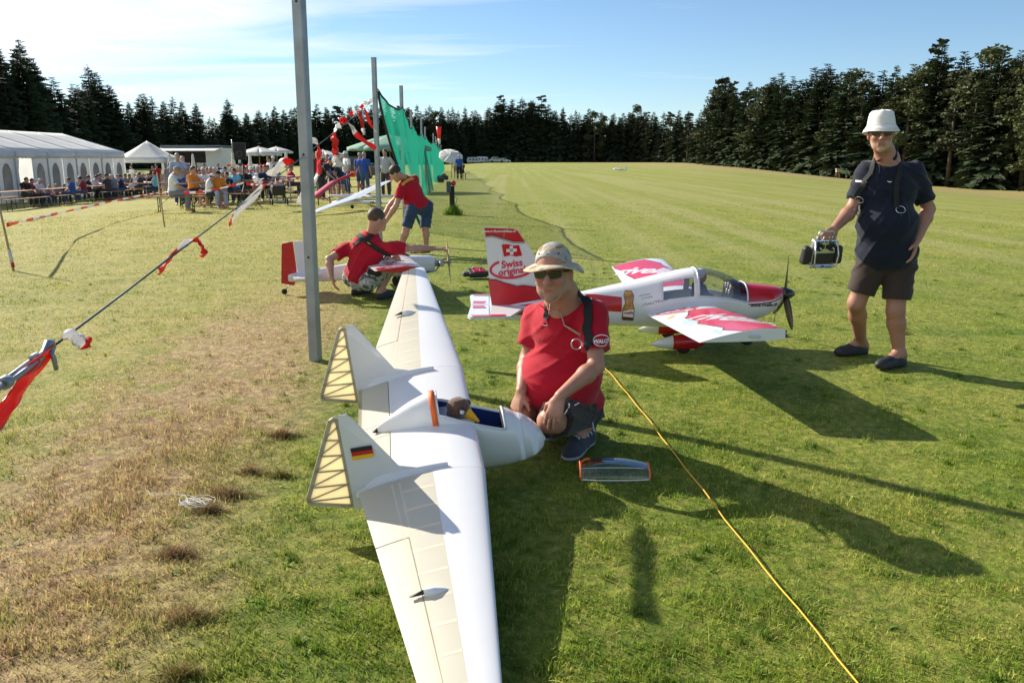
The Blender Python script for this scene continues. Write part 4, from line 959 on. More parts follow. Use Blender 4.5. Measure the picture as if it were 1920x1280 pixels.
def bending_man():
    base = V3(-1.52, 13.5, 0); P = lambda x, y, d=0.0: at(x, y, 13.5+d)
    J = dict(head=P(742, 325, -0.15), look=V3(-0.75, 0.15, -0.65), hup=V3(-0.6, -0.1, 0.75), neck=P(760, 336, 0), ls=P(753, 352, -0.16), rs=P(777, 337, 0.10),
             le=P(743, 385, -0.25), lw=P(722, 417, -0.25), re=P(735, 380, 0.25), rw=P(716, 410, 0.1), lh=P(774, 390, -0.1), rh=P(801, 386, 0.1),
             lk=P(762, 428, -0.15), rk=P(797, 428, 0.05), la=P(750, 474, -0.1), ra=P(799, 474, 0.1))
    for k in ('la', 'ra'): J[k][2] = 0.10
    J['lt'] = J['la']+V3(-0.17, -0.05, -0.06); J['rt'] = J['ra']+V3(-0.17, -0.05, -0.06)
    t = thing('person', 'man in a red polo and denim shorts bending forward beside the second grey post', 'man', base)
    J['ld'] = V3(-0.4, 0, -0.8); J['rd'] = V3(-0.4, 0, -0.8); J['ln'] = V3(0, 1, 0); J['rn'] = V3(0, -1, 0)
    # seen from his left: shoulders one behind the other
    add_part('body', body_field(J, 0.95, s=1.05), 0.008, M_SKIN, t, base)
    F = shirt_field(J, 1.12, belly=0.03, slv=0.62, hem=0.07, s=1.02); shirt = add_part('shirt', F, 0.011, M_REDSHIRT, t, base, folds(0.010, 21, 22))
    add_part('shorts', shorts_field(J, 0.98, 0.96, 0.104, 0.090), 0.011, cloth('blue_denim', (0.035, 0.060, 0.115), var=0.35, vs=5), t, base, folds(0.010, 23, 28))
    add_part('hair', hair_field(J, 0.016), 0.008, M_HAIR['dark'], t, base)
    bv = bvh_of([shirt]); strap('chest_band', bv, [P(753, 336, -0.4), P(770, 322, -0.3), P(785, 318, -0.1)], 0.045, mat('yellow_print', (0.62, 0.36, 0.03), 0.7), t, base, 0.004, 16)
    for a in 'lr': add_part('shoe', shoe_field(J[a+'a'], J[a+'t']), 0.010, M_BLACKRUBBER, t, base)
bending_man()
# ================================================================ model aircraft
M_WHITE = mat('white_lacquer', (0.72, 0.72, 0.73), 0.22, var=0.02, coat=0.3)
M_CREAM = mat('cream_film', (0.64, 0.60, 0.485), 0.42, var=0.05, vs=4, transl=0.16)
M_RIBTONE = mat('film_over_rib', (0.72, 0.61, 0.46), 0.42, var=0.03)
M_FRAME = mat('bare_plywood', (0.44, 0.38, 0.27), 0.7, var=0.15, vs=20)
M_FILM = mat('rudder_film', (0.90, 0.82, 0.60), 0.45, var=0.06, vs=8, transl=0.75)
M_RED = mat('red_lacquer', (0.50, 0.008, 0.018), 0.22, var=0.03, coat=0.3)
M_PINKRED = mat('red_film', (0.62, 0.02, 0.06), 0.30, var=0.03, coat=0.3)
M_DKRED = mat('dark_red_line', (0.20, 0.005, 0.012), 0.3)
M_ORANGE = mat('orange_band', (0.80, 0.13, 0.015), 0.6)
M_BLUE = mat('blue_lining', (0.012, 0.045, 0.20), 0.8)
M_DARK = mat('dark_grey', (0.03, 0.03, 0.032), 0.6)
M_TYRE = mat('tyre_rubber', (0.018, 0.018, 0.018), 0.8)
M_GREYMETAL = mat('grey_metal', (0.33, 0.33, 0.34), 0.35, 0.9)
M_LINE = mat('panel_gap', (0.30, 0.25, 0.19), 0.8)
def glass_mat(name, tint, alpha):
    m = bpy.data.materials.new(name); m.use_nodes = True; nt = m.node_tree; nt.nodes.remove(nt.nodes['Principled BSDF'])
    t = nt.nodes.new('ShaderNodeBsdfTransparent'); t.inputs[0].default_value = (*tint, 1); g = nt.nodes.new('ShaderNodeBsdfGlossy'); g.inputs['Roughness'].default_value = 0.04
    f = nt.nodes.new('ShaderNodeLayerWeight'); f.inputs[0].default_value = 0.35; r = nt.nodes.new('ShaderNodeMath'); r.operation = 'MULTIPLY_ADD'; r.inputs[1].default_value = 0.55; r.inputs[2].default_value = alpha
    nt.links.new(f.outputs['Fresnel'], r.inputs[0]); ms = nt.nodes.new('ShaderNodeMixShader'); nt.links.new(r.outputs[0], ms.inputs[0]); nt.links.new(t.outputs[0], ms.inputs[1]); nt.links.new(g.outputs[0], ms.inputs[2])
    nt.links.new(ms.outputs[0], nt.nodes['Material Output'].inputs[0]); return m
M_GLASS = glass_mat('clear_plastic', (0.93, 0.95, 0.96), 0.05)
def airfoil_t(f): f = np.clip(f, 0, 1); return 5*(0.2969*np.sqrt(f)-0.1260*f-0.3516*f**2+0.2843*f**3-0.1036*f**4)

def herm(x, X, Y):
    X = np.asarray(X, float); Y = np.asarray(Y, float); x = min(max(x, X[0]), X[-1]); i = int(np.clip(np.searchsorted(X, x)-1, 0, len(X)-2)); h = X[i+1]-X[i]; t = (x-X[i])/h
    d = np.diff(Y)/np.diff(X)
    def sl(k):
        if k == 0: return d[0]
        if k == len(X)-1: return d[-1]
        if d[k-1]*d[k] <= 0: return 0.0
        w1 = 2*(X[k+1]-X[k])+(X[k]-X[k-1]); w2 = (X[k+1]-X[k])+2*(X[k]-X[k-1]); return (w1+w2)/(w1/d[k-1]+w2/d[k])
    return float((2*t**3-3*t*t+1)*Y[i]+(t**3-2*t*t+t)*h*sl(i)+(-2*t**3+3*t*t)*Y[i+1]+(t**3-t*t)*h*sl(i+1))
def flying_wing():
    t = thing('model_glider', 'large white and cream tailless model glider with two fins in front of the crouching man', 'model glider', (-0.1821, 3.7529, 0.3165))
    t.rotation_mode = 'XYZ'; R = rotz(0.1522) @ rotx(0.196) @ roty(-0.1403); t.matrix_world = Matrix.Translation((-0.1821, 3.7529, 0.3165)) @ Matrix([list(r) for r in R]).to_4x4()
    Y1, S, CR, TK = 0.492, 2.0, 0.533, 0.135
    def le(s): a = max(0, (abs(s)-Y1)/(S-Y1)); return -0.112*a
    def te(s): a = max(0, (abs(s)-Y1)/(S-Y1)); return -CR+(CR-0.262)*a
    def surf(x, s, up=1, off=0.0):
        L, T = le(s), te(s); c = L-T; f = (L-x)/c; th = TK if abs(s) < Y1 else TK-0.025*(abs(s)-Y1)/(S-Y1)
        z = abs(s)*math.tan(0.0502)+c*(0.018*math.sin(math.pi*np.clip(f, 0, 1))+(1 if up > 0 else -0.75)*float(airfoil_t(f))*th)
        return np.array([x, s, z+off*up])
    FR = np.concatenate([0.42*(np.linspace(0, 1, 12)**2), np.linspace(0.42, 1, 11)[1:]])
    def skin(s0, s1, f0, f1, ns, mats, mi, name, zoff=0.0):
        m = MB(); fr = FR[(FR >= f0-1e-6) & (FR <= f1+1e-6)]; fr = np.unique(np.concatenate([[f0], fr, [f1]]))
        for up in (1, -1):
            P = []
            for s in np.linspace(s0, s1, ns): L, T = le(s), te(s); P.append([surf(L-(L-T)*f, s, up) for f in fr])
            P = np.array(P)
            if (up > 0) == (s1 > s0): P = P[::-1]
            m.grid(P, mi)
        for s in (s0, s1):
            L, T = le(s), te(s); a = [surf(L-(L-T)*f, s, 1) for f in fr]; b = [surf(L-(L-T)*f, s, -1) for f in fr]
            m.grid(np.array([a, b]), 0, smooth=False)
        a = []; b = []
        for s in np.linspace(s0, s1, ns): L, T = le(s), te(s); x = L-(L-T)*f1; a.append(surf(x, s, 1)); b.append(surf(x, s, -1))
        m.grid(np.array([a, b]), 0, smooth=False)
        return m.build(name, mats, t)
    skin(-Y1, Y1, 0.0, 0.735, 9, [M_WHITE], 0, 'centre_panel')
    for s in (-1, 1):
        skin(s*(Y1+0.002), s*(S-0.0), 0.0, 0.405, 12, [M_WHITE], 0, 'leading_edge_skin')
        skin(s*(Y1+0.002), s*(S-0.0), 0.405, 0.70, 25, [M_CREAM], 0, 'wing_panel')
        skin(s*(Y1+0.002), s*(0.905), 0.70, 1.0, 5, [M_CREAM], 0, 'trailing_panel')
        a = skin(s*0.912, s*1.985, 0.706, 1.0, 12, [M_CREAM], 0, 'aileron')
        # ribs showing through the film
        for i, q in enumerate(np.linspace(0.60, 1.94, 11)):
            m = MB(); P = [surf(le(s*q)-(le(s*q)-te(s*q))*f, s*q, 1, 0.0005) for f in np.linspace(0.41, 0.70, 8)]; m.ribbon(P, np.tile([[0, 0.007, 0]], (8, 1))); m.build('rib', M_RIBTONE, t)
        for f in (0.675, 0.735):
            m = MB(); ss = np.linspace(s*0.52, s*1.97, 20); P = [surf(le(q)-(le(q)-te(q))*f, q, 1, 0.0004) for q in ss]; m.ribbon(P, np.tile([[0.006, 0, 0]], (20, 1))); m.build('spar_line', M_RIBTONE, t)
        # gap of the aileron
        m = MB(); ss = np.linspace(s*0.91, s*1.985, 20); P = [surf(le(q)-(le(q)-te(q))*0.703, q, 1, 0.0012) for q in ss]; m.ribbon(P, np.tile([[0.0016, 0, 0]], (20, 1)))
        P = [surf(le(s*0.909)-(le(s*0.909)-te(s*0.909))*f, s*0.909, 1, 0.0012) for f in np.linspace(0.70, 0.99, 6)]; m.ribbon(P, np.tile([[0, 0.0014, 0]], (6, 1))); m.build('aileron_gap', M_LINE, t)
        # aileron horn with its little fairing
        q = s*1.25; p = surf(le(q)-(le(q)-te(q))*0.58, q, 1); m = MB()
        P = []
        for x, w, h in ((0.055, 0.0, 0.0), (0.03, 0.010, 0.012), (0.0, 0.015, 0.022), (-0.03, 0.012, 0.024), (-0.036, 0.0, 0.024)): P.append([p+[x, -w, -0.004], p+[x, -w*0.6, h*0.9], p+[x, 0, h], p+[x, w*0.6, h*0.9], p+[x, w, -0.004]])
        m.grid(P).build('horn_fairing', M_WHITE, t); m = MB(); m.add([p+[-0.035, 0, 0], p+[-0.035, 0, 0.022], p+[-0.085, -0.006, 0.002], p+[-0.085, 0.006, 0.0], p+[-0.037, 0.004, 0.0]], [(0, 1, 2), (1, 4, 3), (1, 3, 2), (0, 2, 3, 4)]); m.build('slot', M_DARK, t)
    # elevator between the fins
    for a, b in ((-Y1+0.036, -0.062), (0.062, Y1-0.036)): skin(a, b, 0.742, 1.03, 5, [M_CREAM], 0, 'elevator')
    skin(-0.058, 0.058, 0.742, 0.99, 3, [M_CREAM], 0, 'elevator_centre')
    # fins and rudders
    for s in (-0.468, 0.468):
        zo = 0.0 if s < 0 else 0.0; prof = [(-0.165, 0.045), (-0.352, 0.108), (-0.498, 0.362), (-0.516, 0.384), (-0.546, 0.386), (-0.5515, 0.35), (-0.562, 0.0), (-0.565, -0.065), (-0.50, -0.062)]
        m = MB(); th = 0.012; k = len(prof)
        def half(i): x, z = prof[i]; e = 0.002 if i in (0, 1, 2, 3, 4) else 0.010; return e
        V = [(x, s-half(i), z) for i, (x, z) in enumerate(prof)]+[(x, s+half(i), z) for i, (x, z) in enumerate(prof)]
        # thickened middle
        cx, cz = -0.47, 0.12; tri = [list(q) for q in tessellate_polygon([[Vector((p[0], p[1], 0)) for p in prof]])]
        m.add(V, tri+[[q+k for q in f[::-1]] for f in tri]+[[i, (i+1) % k, k+(i+1) % k, k+i] for i in range(k)])
        fin = m.build('fin', M_WHITE, t); bevel(fin, 0.002, 1)
        m = MB(); g = []
        for x, z, w in ((-0.150, 0.028, 0.002), (-0.25, 0.03, 0.020), (-0.36, 0.028, 0.024), (-0.46, 0.02, 0.020), (-0.545, 0.0, 0.012)):
            g.append([(x, s-w-0.008, z), (x, s-w*0.5, z+0.025), (x, s-w*0.25, z+0.055), (x, s+w*0.25, z+0.055), (x, s+w*0.5, z+0.025), (x, s+w+0.008, z)])
        m.grid(g).build('fin_fillet', M_WHITE, t)
        # rudder: bars of a built-up frame with film stretched inside
        out = [(-0.556, 0.345), (-0.558, 0.366), (-0.566, 0.372), (-0.585, 0.362), (-0.736, 0.035), (-0.742, 0.012), (-0.735, -0.002), (-0.720, -0.005), (-0.575, -0.045), (-0.568, -0.035)]
        rd = MB()
        def B(a, b, w=0.0105, m_=None): (m_ or rd).bar((a[0], s, a[1]), (b[0], s, b[1]), 0.011, w, 0, (0, 1, 0)) if False else (m_ or rd).bar((a[0], s, a[1]), (b[0], s, b[1]), w, 0.011, 0, (0, 1, 0))
        L = len(out)
        for i in range(L): B(out[i], out[(i+1) % L], 0.017)
        for px_, pz_ in out: rd.box((px_, s, pz_), (0.014, 0.0105, 0.014), 0, roty(0.4))
        rud = rd.build('rudder', M_FRAME, t)
        def lx(z): return -0.585+(z-0.362)*(0.151/0.327)     # trailing edge
        def hx(z): return -0.556-(0.345-z)*0.0316
        zs = [0.285, 0.215, 0.145, 0.075, 0.012]
        for i, z in enumerate(zs):
            m2 = MB(); B((hx(z), z-0.012), (lx(z), z+0.0), 0.0065, m2); m2.build('rudder_rib', M_FRAME, rud)
            zt = zs[i-1] if i else 0.350
            m2 = MB(); B((hx(z), zt-0.012), (lx(z), z+0.004), 0.005, m2); m2.build('diagonal_rib', M_FRAME, rud)
        m2 = MB(); inner = out; k = len(inner); V = [(x, s-0.0035, z) for x, z in inner]+[(x, s+0.0035, z) for x, z in inner]; tri = [list(q) for q in tessellate_polygon([[Vector((p[0], p[1], 0)) for p in inner]])]
        m2.add(V, tri+[[q+k for q in f[::-1]] for f in tri]); m2.build('rudder_film', M_FILM, rud)
        m2 = MB()
        for z in (0.30, 0.14, -0.01): m2.box((-0.5525, s, z), (0.006, 0.012, 0.022))
        m2.build('hinge', M_FRAME, rud)
        if s < 0:
            for i, (c_, nm) in enumerate((((0.012, 0.012, 0.012), 'flag_black'), ((0.55, 0.01, 0.015), 'flag_red'), ((0.80, 0.50, 0.02), 'flag_gold'))):
                MB().box((-0.484, s-0.0125, 0.222-0.0185*i), (0.086, 0.002, 0.0183), 0, roty(0.02)).build('flag_stripe', mat(nm, c_, 0.5, var=0.02), fin)
    # pod
    ST = [(-0.452, -0.012, 0.040, 0.003), (-0.43, -0.05, 0.060, 0.018), (-0.36, -0.09, 0.102, 0.048), (-0.27, -0.14, 0.147, 0.075), (-0.175, -0.19, 0.172, 0.094), (-0.160, -0.20, 0.170, 0.097), (-0.06, -0.245, 0.125, 0.108),
          (0.04, -0.262, 0.075, 0.112), (0.135, -0.262, 0.026, 0.108), (0.155, -0.260, 0.018, 0.106), (0.21, -0.252, -0.018, 0.098), (0.225, -0.250, -0.024, 0.096), (0.27, -0.236, -0.062, 0.080), (0.30, -0.218, -0.098, 0.060), (0.318, -0.198, -0.130, 0.036), (0.327, -0.172, -0.162, 0.006)]
    A = np.linspace(-math.pi/2, 1.5*math.pi, 41)[:-1]
    def sec(x, g=1.0):
        zb, zt, hw = [herm(x, [q[0] for q in ST], [q[i] for q in ST]) for i in (1, 2, 3)]; zc = (zb+zt)/2-0.01; r = []
        for a in A: ca, sa = math.cos(a), math.sin(a); r.append((x, hw*g*np.sign(ca)*abs(ca)**0.85, zc+((zt-zc) if sa > 0 else (zc-zb))*np.sign(sa)*abs(sa)**0.9*g))
        return r
    xs = np.unique(np.concatenate([[q[0] for q in ST], np.linspace(-0.45, 0.33, 40)])); op = lambda i, j: -0.158 < (xs[i]+xs[i+1])/2 < 0.136 and 0.62 < (A[j]+A[(j+1) % 40])/2 < math.pi-0.62
    P = np.array([sec(x) for x in xs])
    def pod(g, sel, name, m_, par):
        m = MB(); PP = np.array([sec(x, g) for x in xs]); n = 40; m.V = [tuple(v) for v in PP.reshape(-1, 3)]
        for i in range(len(xs)-1):
            for j in range(n):
                if sel(i, j): m.F.append([i*n+j, i*n+(j+1) % n, (i+1)*n+(j+1) % n, (i+1)*n+j]); m.m.append(0); m.sm.append(True)
        return m.build(name, m_, par)
    body = pod(1.0, lambda i, j: not op(i, j), 'fuselage_pod', M_WHITE, t); solid(body, 0.006, -1)
    pod(0.93, lambda i, j: -0.165 < xs[i] < 0.14 and not op(i, j), 'cockpit_lining', M_BLUE, t)
    m = MB()
    for x in (-0.158, 0.136):
        q = sec(x, 0.96); m.add(q, [list(range(len(q)))])
    m.build('cockpit_bulkhead', M_BLUE, t)
    m = MB(); q = np.array(sec(0.131, 0.90)); top = q[(A > 0.2) & (A < math.pi-0.2)]; c = top.mean(0)
    m.add(list(top)+[c-[0, 0, 0.03]], [[i, i+1, len(top)] for i in range(len(top)-1)]); m.build('foil_panel', mat('crumpled_foil', (0.62, 0.63, 0.66), 0.25, 0.9, bump=1.0, bs=70), t)
    # rim of the opening, strap, seam
    m = MB(); mask = (A > 0.55) & (A < math.pi-0.55)
    for x in (0.138, 0.144): pass
    q = np.array(sec(0.139, 1.01))[mask]; m.tube(q, 0.005, 6); q = np.array(sec(-0.158, 1.01))[mask]; m.tube(q, 0.004, 6)
    for j in (np.argmin(abs(A-0.62)), np.argmin(abs(A-(math.pi-0.62)))): m.tube([np.array(sec(x, 1.0))[j] for x in np.linspace(-0.158, 0.138, 12)], 0.004, 6)
    m.build('cockpit_rim', M_WHITE, t)
    m = MB(); mk = (A > 0.02) & (A < math.pi-0.02)
    a, b = np.array(sec(-0.192, 1.02))[mk], np.array(sec(-0.166, 1.02))[mk]; m.grid(np.array([a, b])); solid(m.build('orange_strap', M_ORANGE, t), 0.003, 1)
    m = MB(); a, b = np.array(sec(0.217, 1.003)), np.array(sec(0.219, 1.003)); m.grid(np.array([a, b]), closed=True); m.build('nose_seam', mat('fine_seam', (0.35, 0.34, 0.32), 0.6), t)
    m = MB(); m.add([(-0.452, 0, 0.012), (-0.452, 0, 0.040), (-0.478, 0.012, 0.028), (-0.478, -0.012, 0.024)], [(0, 1, 2), (0, 3, 1), (1, 3, 2), (0, 2, 3)]); m.build('tail_slot', M_DARK, t)
    m = MB(); m.lathe([(0.0, -0.012), (0.03, -0.014), (0.042, -0.008), (0.042, 0.008), (0.03, 0.014), (0, 0.012)], 24, (-0.04, 0, -0.255), rotx(math.pi/2)); m.build('wheel', M_TYRE, t)
    m = MB(); m.ribbon([(0.25, 0, -0.248), (0.15, 0, -0.268), (0.05, 0, -0.272), (-0.0, 0, -0.27)], np.tile([[0, 0.016, 0]], (4, 1))); solid(m.build('skid', M_FRAME, t), 0.008)
    # plush bird as pilot
    M4 = Matrix.Translation((-0.1821, 3.7529, 0.3165)) @ Matrix([list(r) for r in R]).to_4x4()
    b = thing('plush_bird', 'brown plush bird with a yellow beak sitting in the open cockpit of the white glider', 'plush toy', M4 @ Vector((-0.085, 0.0, 0.02)))
    b.matrix_world = M4 @ Matrix.Translation((-0.085, 0, -0.015)) @ Matrix.Rotation(-0.45, 4, 'Z') @ Matrix.Rotation(0.25, 4, 'Y') @ Matrix.Scale(0.88, 4)
    F = Field(); F.ell((0, 0, 0.115), (0.062, 0.052, 0.050), k=0.02).ell((-0.01, 0, 0.04), (0.05, 0.05, 0.09), k=0.03).ell((0.01, 0.0, 0.145), (0.04, 0.035, 0.022), k=0.02)
    V, Q = F.build(0.004, folds(0.0015, 31, 60)); link('plush_body', mesh_np('plush_body', V, Q, [mat('brown_plush', (0.115, 0.050, 0.028), 0.95, var=0.3, vs=40, bump=0.5, bs=200, sheen=0.5)]), b)
    F = Field(); F.cap((0.045, 0, 0.105), (0.115, 0, 0.062), 0.026, 0.010, 0.01).cap((0.04, 0, 0.085), (0.09, 0, 0.052), 0.018, 0.010, 0.01); V, Q = F.build(0.004); link('beak', mesh_np('beak', V, Q, [mat('yellow_felt', (0.80, 0.42, 0.02), 0.8)]), b)
    for s in (-1, 1):
        c = np.array([0.030, s*0.040, 0.125]); e = MB().lathe([(0, 0.024), (0.010, 0.022), (0.018, 0.014), (0.020, 0.0)], 16, c, frame((0.55, s*0.83, 0.1))).build('eye_patch', M_DARK, b)
        MB().lathe([(0, 0.030), (0.007, 0.029), (0.0125, 0.022), (0.014, 0.012)], 16, c, frame((0.55, s*0.83, 0.1))).build('eye', mat('glass_eye', (0.55, 0.58, 0.62), 0.15), e)
flying_wing()

def loose_canopy():
    c = V3(0.50, 3.83, 0); t = thing('cockpit_canopy', 'clear cockpit canopy with orange taped edges lying on the grass', 'canopy', c, 0.0)
    L, Wd, Hh = 0.335, 0.17, 0.085; P = []
    for x in np.linspace(-0.5, 0.5, 15):
        h = Hh*(1-1.1*x*x)*(0.95-0.15*x); w = Wd*(0.5)*(1-0.55*x*x); P.append([(x*L, -w*math.cos(a), 0.008+h*math.sin(a)) for a in np.linspace(0, math.pi, 15)])
    MB().grid(P).build('clear_shell', M_GLASS, t)
    m = MB(); m.tube([p[0] for p in P], 0.003, 6); m.tube([p[-1] for p in P], 0.003, 6); m.build('lower_edge', M_WHITE, t)
    for e in (0, -1): MB().tube(P[e], 0.0045, 6).build('orange_edge', M_ORANGE, t)
    m = MB(); m.tube([(-0.49*L, -0.02, 0.075), (-0.43*L, -0.02, 0.092), (-0.36*L, -0.02, 0.095)], 0.006, 6); m.build('orange_tab', M_ORANGE, t)
    m = MB(); m.ribbon([(x, -0.002, 0.0935-0.25*x*x) for x in np.linspace(-0.11, 0.0, 6)], np.tile([[0, 0.009, 0]], (6, 1))); m.build('tape_strip', M_DARK, t)
loose_canopy()

def sport_plane():
    t = thing('model_aeroplane', 'big red and white low-wing model aeroplane parked between the crouching man and the man in the bucket hat', 'model aeroplane', (1.37, 6.73, 0), 0.03)
    t['label'] = 'big red and white low-wing model aeroplane with clear canopy and white lettering'
    ST = [(-1.66, 0.275, 0.345, 0.012), (-1.55, 0.245, 0.355, 0.030), (-1.02, 0.205, 0.42, 0.085), (-0.55, 0.182, 0.51, 0.145), (-0.18, 0.172, 0.595, 0.185), (0.06, 0.170, 0.645, 0.195), (0.13, 0.170, 0.652, 0.195), (0.30, 0.178, 0.628, 0.19), (0.42, 0.19, 0.585, 0.185),
          (0.525, 0.205, 0.532, 0.178), (0.68, 0.243, 0.513, 0.160), (0.78, 0.30, 0.500, 0.130), (0.835, 0.355, 0.492, 0.095), (0.845, 0.375, 0.485, 0.075)]
    SX = [q[0] for q in ST]
    def dims(x): return [herm(x, SX, [q[i] for q in ST]) for i in (1, 2, 3)]
    A = np.concatenate([np.radians(np.linspace(-90, -5, 14)), np.radians(np.linspace(-5, 8, 3)[1:]), np.radians(np.linspace(8, 48, 7)[1:]), np.radians(np.linspace(48, 90, 7)[1:])])
    A = np.concatenate([A, math.pi-A[::-1][1:], ])[:-1]; A = np.where(A > math.pi*1.5, A-2*math.pi, A); n = len(A)
    def pt(x, a, off=0.0):
        zb, zt, hw = dims(x); zc = zb+(zt-zb)*0.48; ca, sa = math.cos(a), math.sin(a); e = 0.62
        top_e = 0.80; h = (zt-zc) if sa > 0 else (zc-zb)
        return np.array([x, -(hw+off)*np.sign(ca)*abs(ca)**(e if sa < 0 else 0.72), zc+(h+off)*np.sign(sa)*abs(sa)**(0.85)])
    xs = np.unique(np.round(np.concatenate([np.linspace(-1.66, 0.845, 44), [-0.162, 0.083, 0.13, 0.525]]), 4))
    Am = [(A[j]+A[(j+1) % n])/2 if abs(A[j]-A[(j+1) % n]) < 3 else math.pi*1.5 for j in range(n)]
    d8, d48 = math.radians(7.9), math.radians(48.1)
    def cls(i, j):
        x = (xs[i]+xs[i+1])/2; a = Am[j]
        if 0.13 < x < 0.525 and d8 < a < math.pi-d8: return 'canopy'
        if -0.162 < x < 0.083 and (d8 < a < d48 or math.pi-d48 < a < math.pi-d8): return 'window1' if a > 1.57 else 'window-1'
        if x > 0.525 and d8 < a < math.pi-d8: return 'cowl'
        return 'skin'
    def patch(name, want, m_, off=0.0):
        m = MB(); m.V = [tuple(pt(x, a, off)) for x in xs for a in A]
        for i in range(len(xs)-1):
            for j in range(n):
                if cls(i, j) in want: m.F.append([i*n+j, (i+1)*n+j, (i+1)*n+(j+1) % n, i*n+(j+1) % n]); m.m.append(0); m.sm.append(True)
        if 'skin' in want: m.F.append(list(range((len(xs)-1)*n, len(xs)*n))); m.m.append(0); m.sm.append(False)
        me = m.mesh(name, m_); bm = bmesh.new(); bm.from_mesh(me); bmesh.ops.delete(bm, geom=[v for v in bm.verts if not v.link_faces], context='VERTS'); bmesh.ops.recalc_face_normals(bm, faces=bm.faces); bm.to_mesh(me); bm.free()
        return link(name, me, t)
    solid(patch('fuselage', ('skin',), M_WHITE), 0.006, -1); patch('canopy', ('canopy',), M_GLASS); patch('side_window', ('window-1',), M_GLASS); patch('side_window', ('window1',), M_GLASS); patch('cowling', ('cowl',), M_RED)
    # frames
    up = [a for a in A if d8-0.02 <= a <= math.pi-d8+0.02]
    MB().tube([pt(0.118, a, 0.001) for a in up], 0.006, 6).build('canopy_frame', M_WHITE, t)
    MB().tube([pt(0.525, a, 0.0) for a in up], 0.007, 6).build('canopy_frame', M_WHITE, t)
    m = MB()
    for s in (1, -1): m.tube([pt(x, d8 if s > 0 else math.pi-d8, 0.0) for x in np.linspace(0.13, 0.525, 12)], 0.004, 5)
    m.build('canopy_sill', M_WHITE, t)
    m = MB(); lo = math.radians(3)
    for s in (1, -1):
        P = np.array([pt(x, lo if s > 0 else math.pi-lo, 0.001) for x in np.linspace(0.53, 0.84, 14)]); m.ribbon(P, np.tile([[0, 0, 0.005]], (14, 1)))
    m.build('cowl_pinstripe', M_DKRED, t)
    # cabin: floor, panel, seat back, pilot
    MB().box((0.0, 0, 0.36), (1.0, 0.26, 0.03)).build('cabin_floor', mat('grey_carpet', (0.18, 0.17, 0.17), 0.9), t)
    m = MB(); pn = [pt(0.47, a)*np.array([1, 0.9, 0.985]) for a in up]; m.add(pn+[q-np.array([0.06, 0, 0]) for q in pn], [list(range(len(pn))), list(range(len(pn), 2*len(pn)))[::-1]]+[[i, i+1, len(pn)+i+1, len(pn)+i] for i in range(len(pn)-1)]); m.build('instrument_panel', M_DARK, t)
    m = MB()
    for y, z in ((-0.07, 0.50), (0.0, 0.51), (0.07, 0.50), (-0.035, 0.455), (0.035, 0.455)): m.lathe([(0.022, 0), (0.022, 0.006), (0.017, 0.007), (0, 0.006)], 14, (0.410, y, z), roty(-math.pi/2))
    m.build('instrument_dials', mat('dial_face', (0.6, 0.6, 0.6), 0.3, 0.5), t)
    bevel(MB().box((-0.17, 0, 0.46), (0.03, 0.22, 0.22), 0, roty(-0.2)).build('seat_back', mat('tan_seat', (0.30, 0.22, 0.16), 0.9), t), 0.01)
    s_ = 0.46; pb = V3(0.16, -0.03, 0.352)
    J = {k: pb+np.array(v)*s_ for k, v in dict(head=(0.02, 0, 0.50), neck=(0, 0, 0.36), ls=(0, 0.17, 0.31), rs=(0, -0.17, 0.31), le=(0.15, 0.20, 0.12), re=(0.15, -0.20, 0.12), lw=(0.36, 0.13, 0.12), rw=(0.36, -0.13, 0.12), lh=(-0.06, 0.08, -0.10), rh=(-0.06, -0.08, -0.10), lk=(0.35, 0.09, 0.02), rk=(0.35, -0.09, 0.02), la=(0.6, 0.09, -0.1), ra=(0.6, -0.09, -0.1), lt=(0.66, 0.09, -0.1), rt=(0.66, -0.09, -0.1)).items()}
    J['look'] = V3(1, 0, 0); F = Field(); sc = s_
    F.ell(J['head'], np.array([0.11, 0.09, 0.12])*sc, k=0.01).cap(J['head'], J['neck'], 0.05*sc, k=0.01)
    for a in 'lr': F.cap(J[a+'e'], J[a+'w'], 0.045*sc, 0.032*sc, 0.01).ell(J[a+'w']+V3(0.02, 0, 0), (0.025, 0.015, 0.012))
    pil = thing('pilot_figure', 'small pilot doll with white helmet under the canopy of the red and white aeroplane', 'doll', (1.37, 6.73, 0), 0.03)
    V, Q = F.build(0.006); link('body', mesh_np('body', V, Q, [M_SKIN], tint=np.ones((len(V), 3))), pil)
    F = Field(); F.ell(J['neck']-V3(0, 0, 0.09), (0.06, 0.08, 0.10), k=0.03).cap(J['ls'], J['rs'], 0.04, k=0.03)
    for a in 'lr': F.cap(J[a+'s'], J[a+'e'], 0.034, 0.028, 0.02).cap(J[a+'e'], J[a+'e']*0.4+J[a+'w']*0.6, 0.027, 0.022, 0.01)
    V, Q = F.build(0.007); link('flight_suit', mesh_np('flight_suit', V, Q, [cloth('violet_grey', (0.16, 0.13, 0.20))]), pil)
    F = Field(); F.ell(J['head']+V3(-0.010, 0, 0.022), (0.058, 0.050, 0.048)); n_ = unit(V3(0.8, 0, -0.6)); F.cut(J['head']+V3(0.012, 0, 0.0), n_); V, Q = F.build(0.006); link('helmet', mesh_np('helmet', V, Q, [M_WHITE]), pil)
    # cowl furniture, spinner, propeller
    MB().lathe([(0.0, 0.125), (0.018, 0.118), (0.040, 0.085), (0.052, 0.045), (0.057, 0.0), (0, 0.0)], 24, (0.848, 0, 0.432), roty(math.pi/2)).build('spinner', mat('black_gloss', (0.012, 0.012, 0.014), 0.15, coat=0.5), t)
    pr = bpy.data.objects
    M_PROP = mat('dark_wood_propeller', (0.10, 0.07, 0.05), 0.35, coat=0.4)
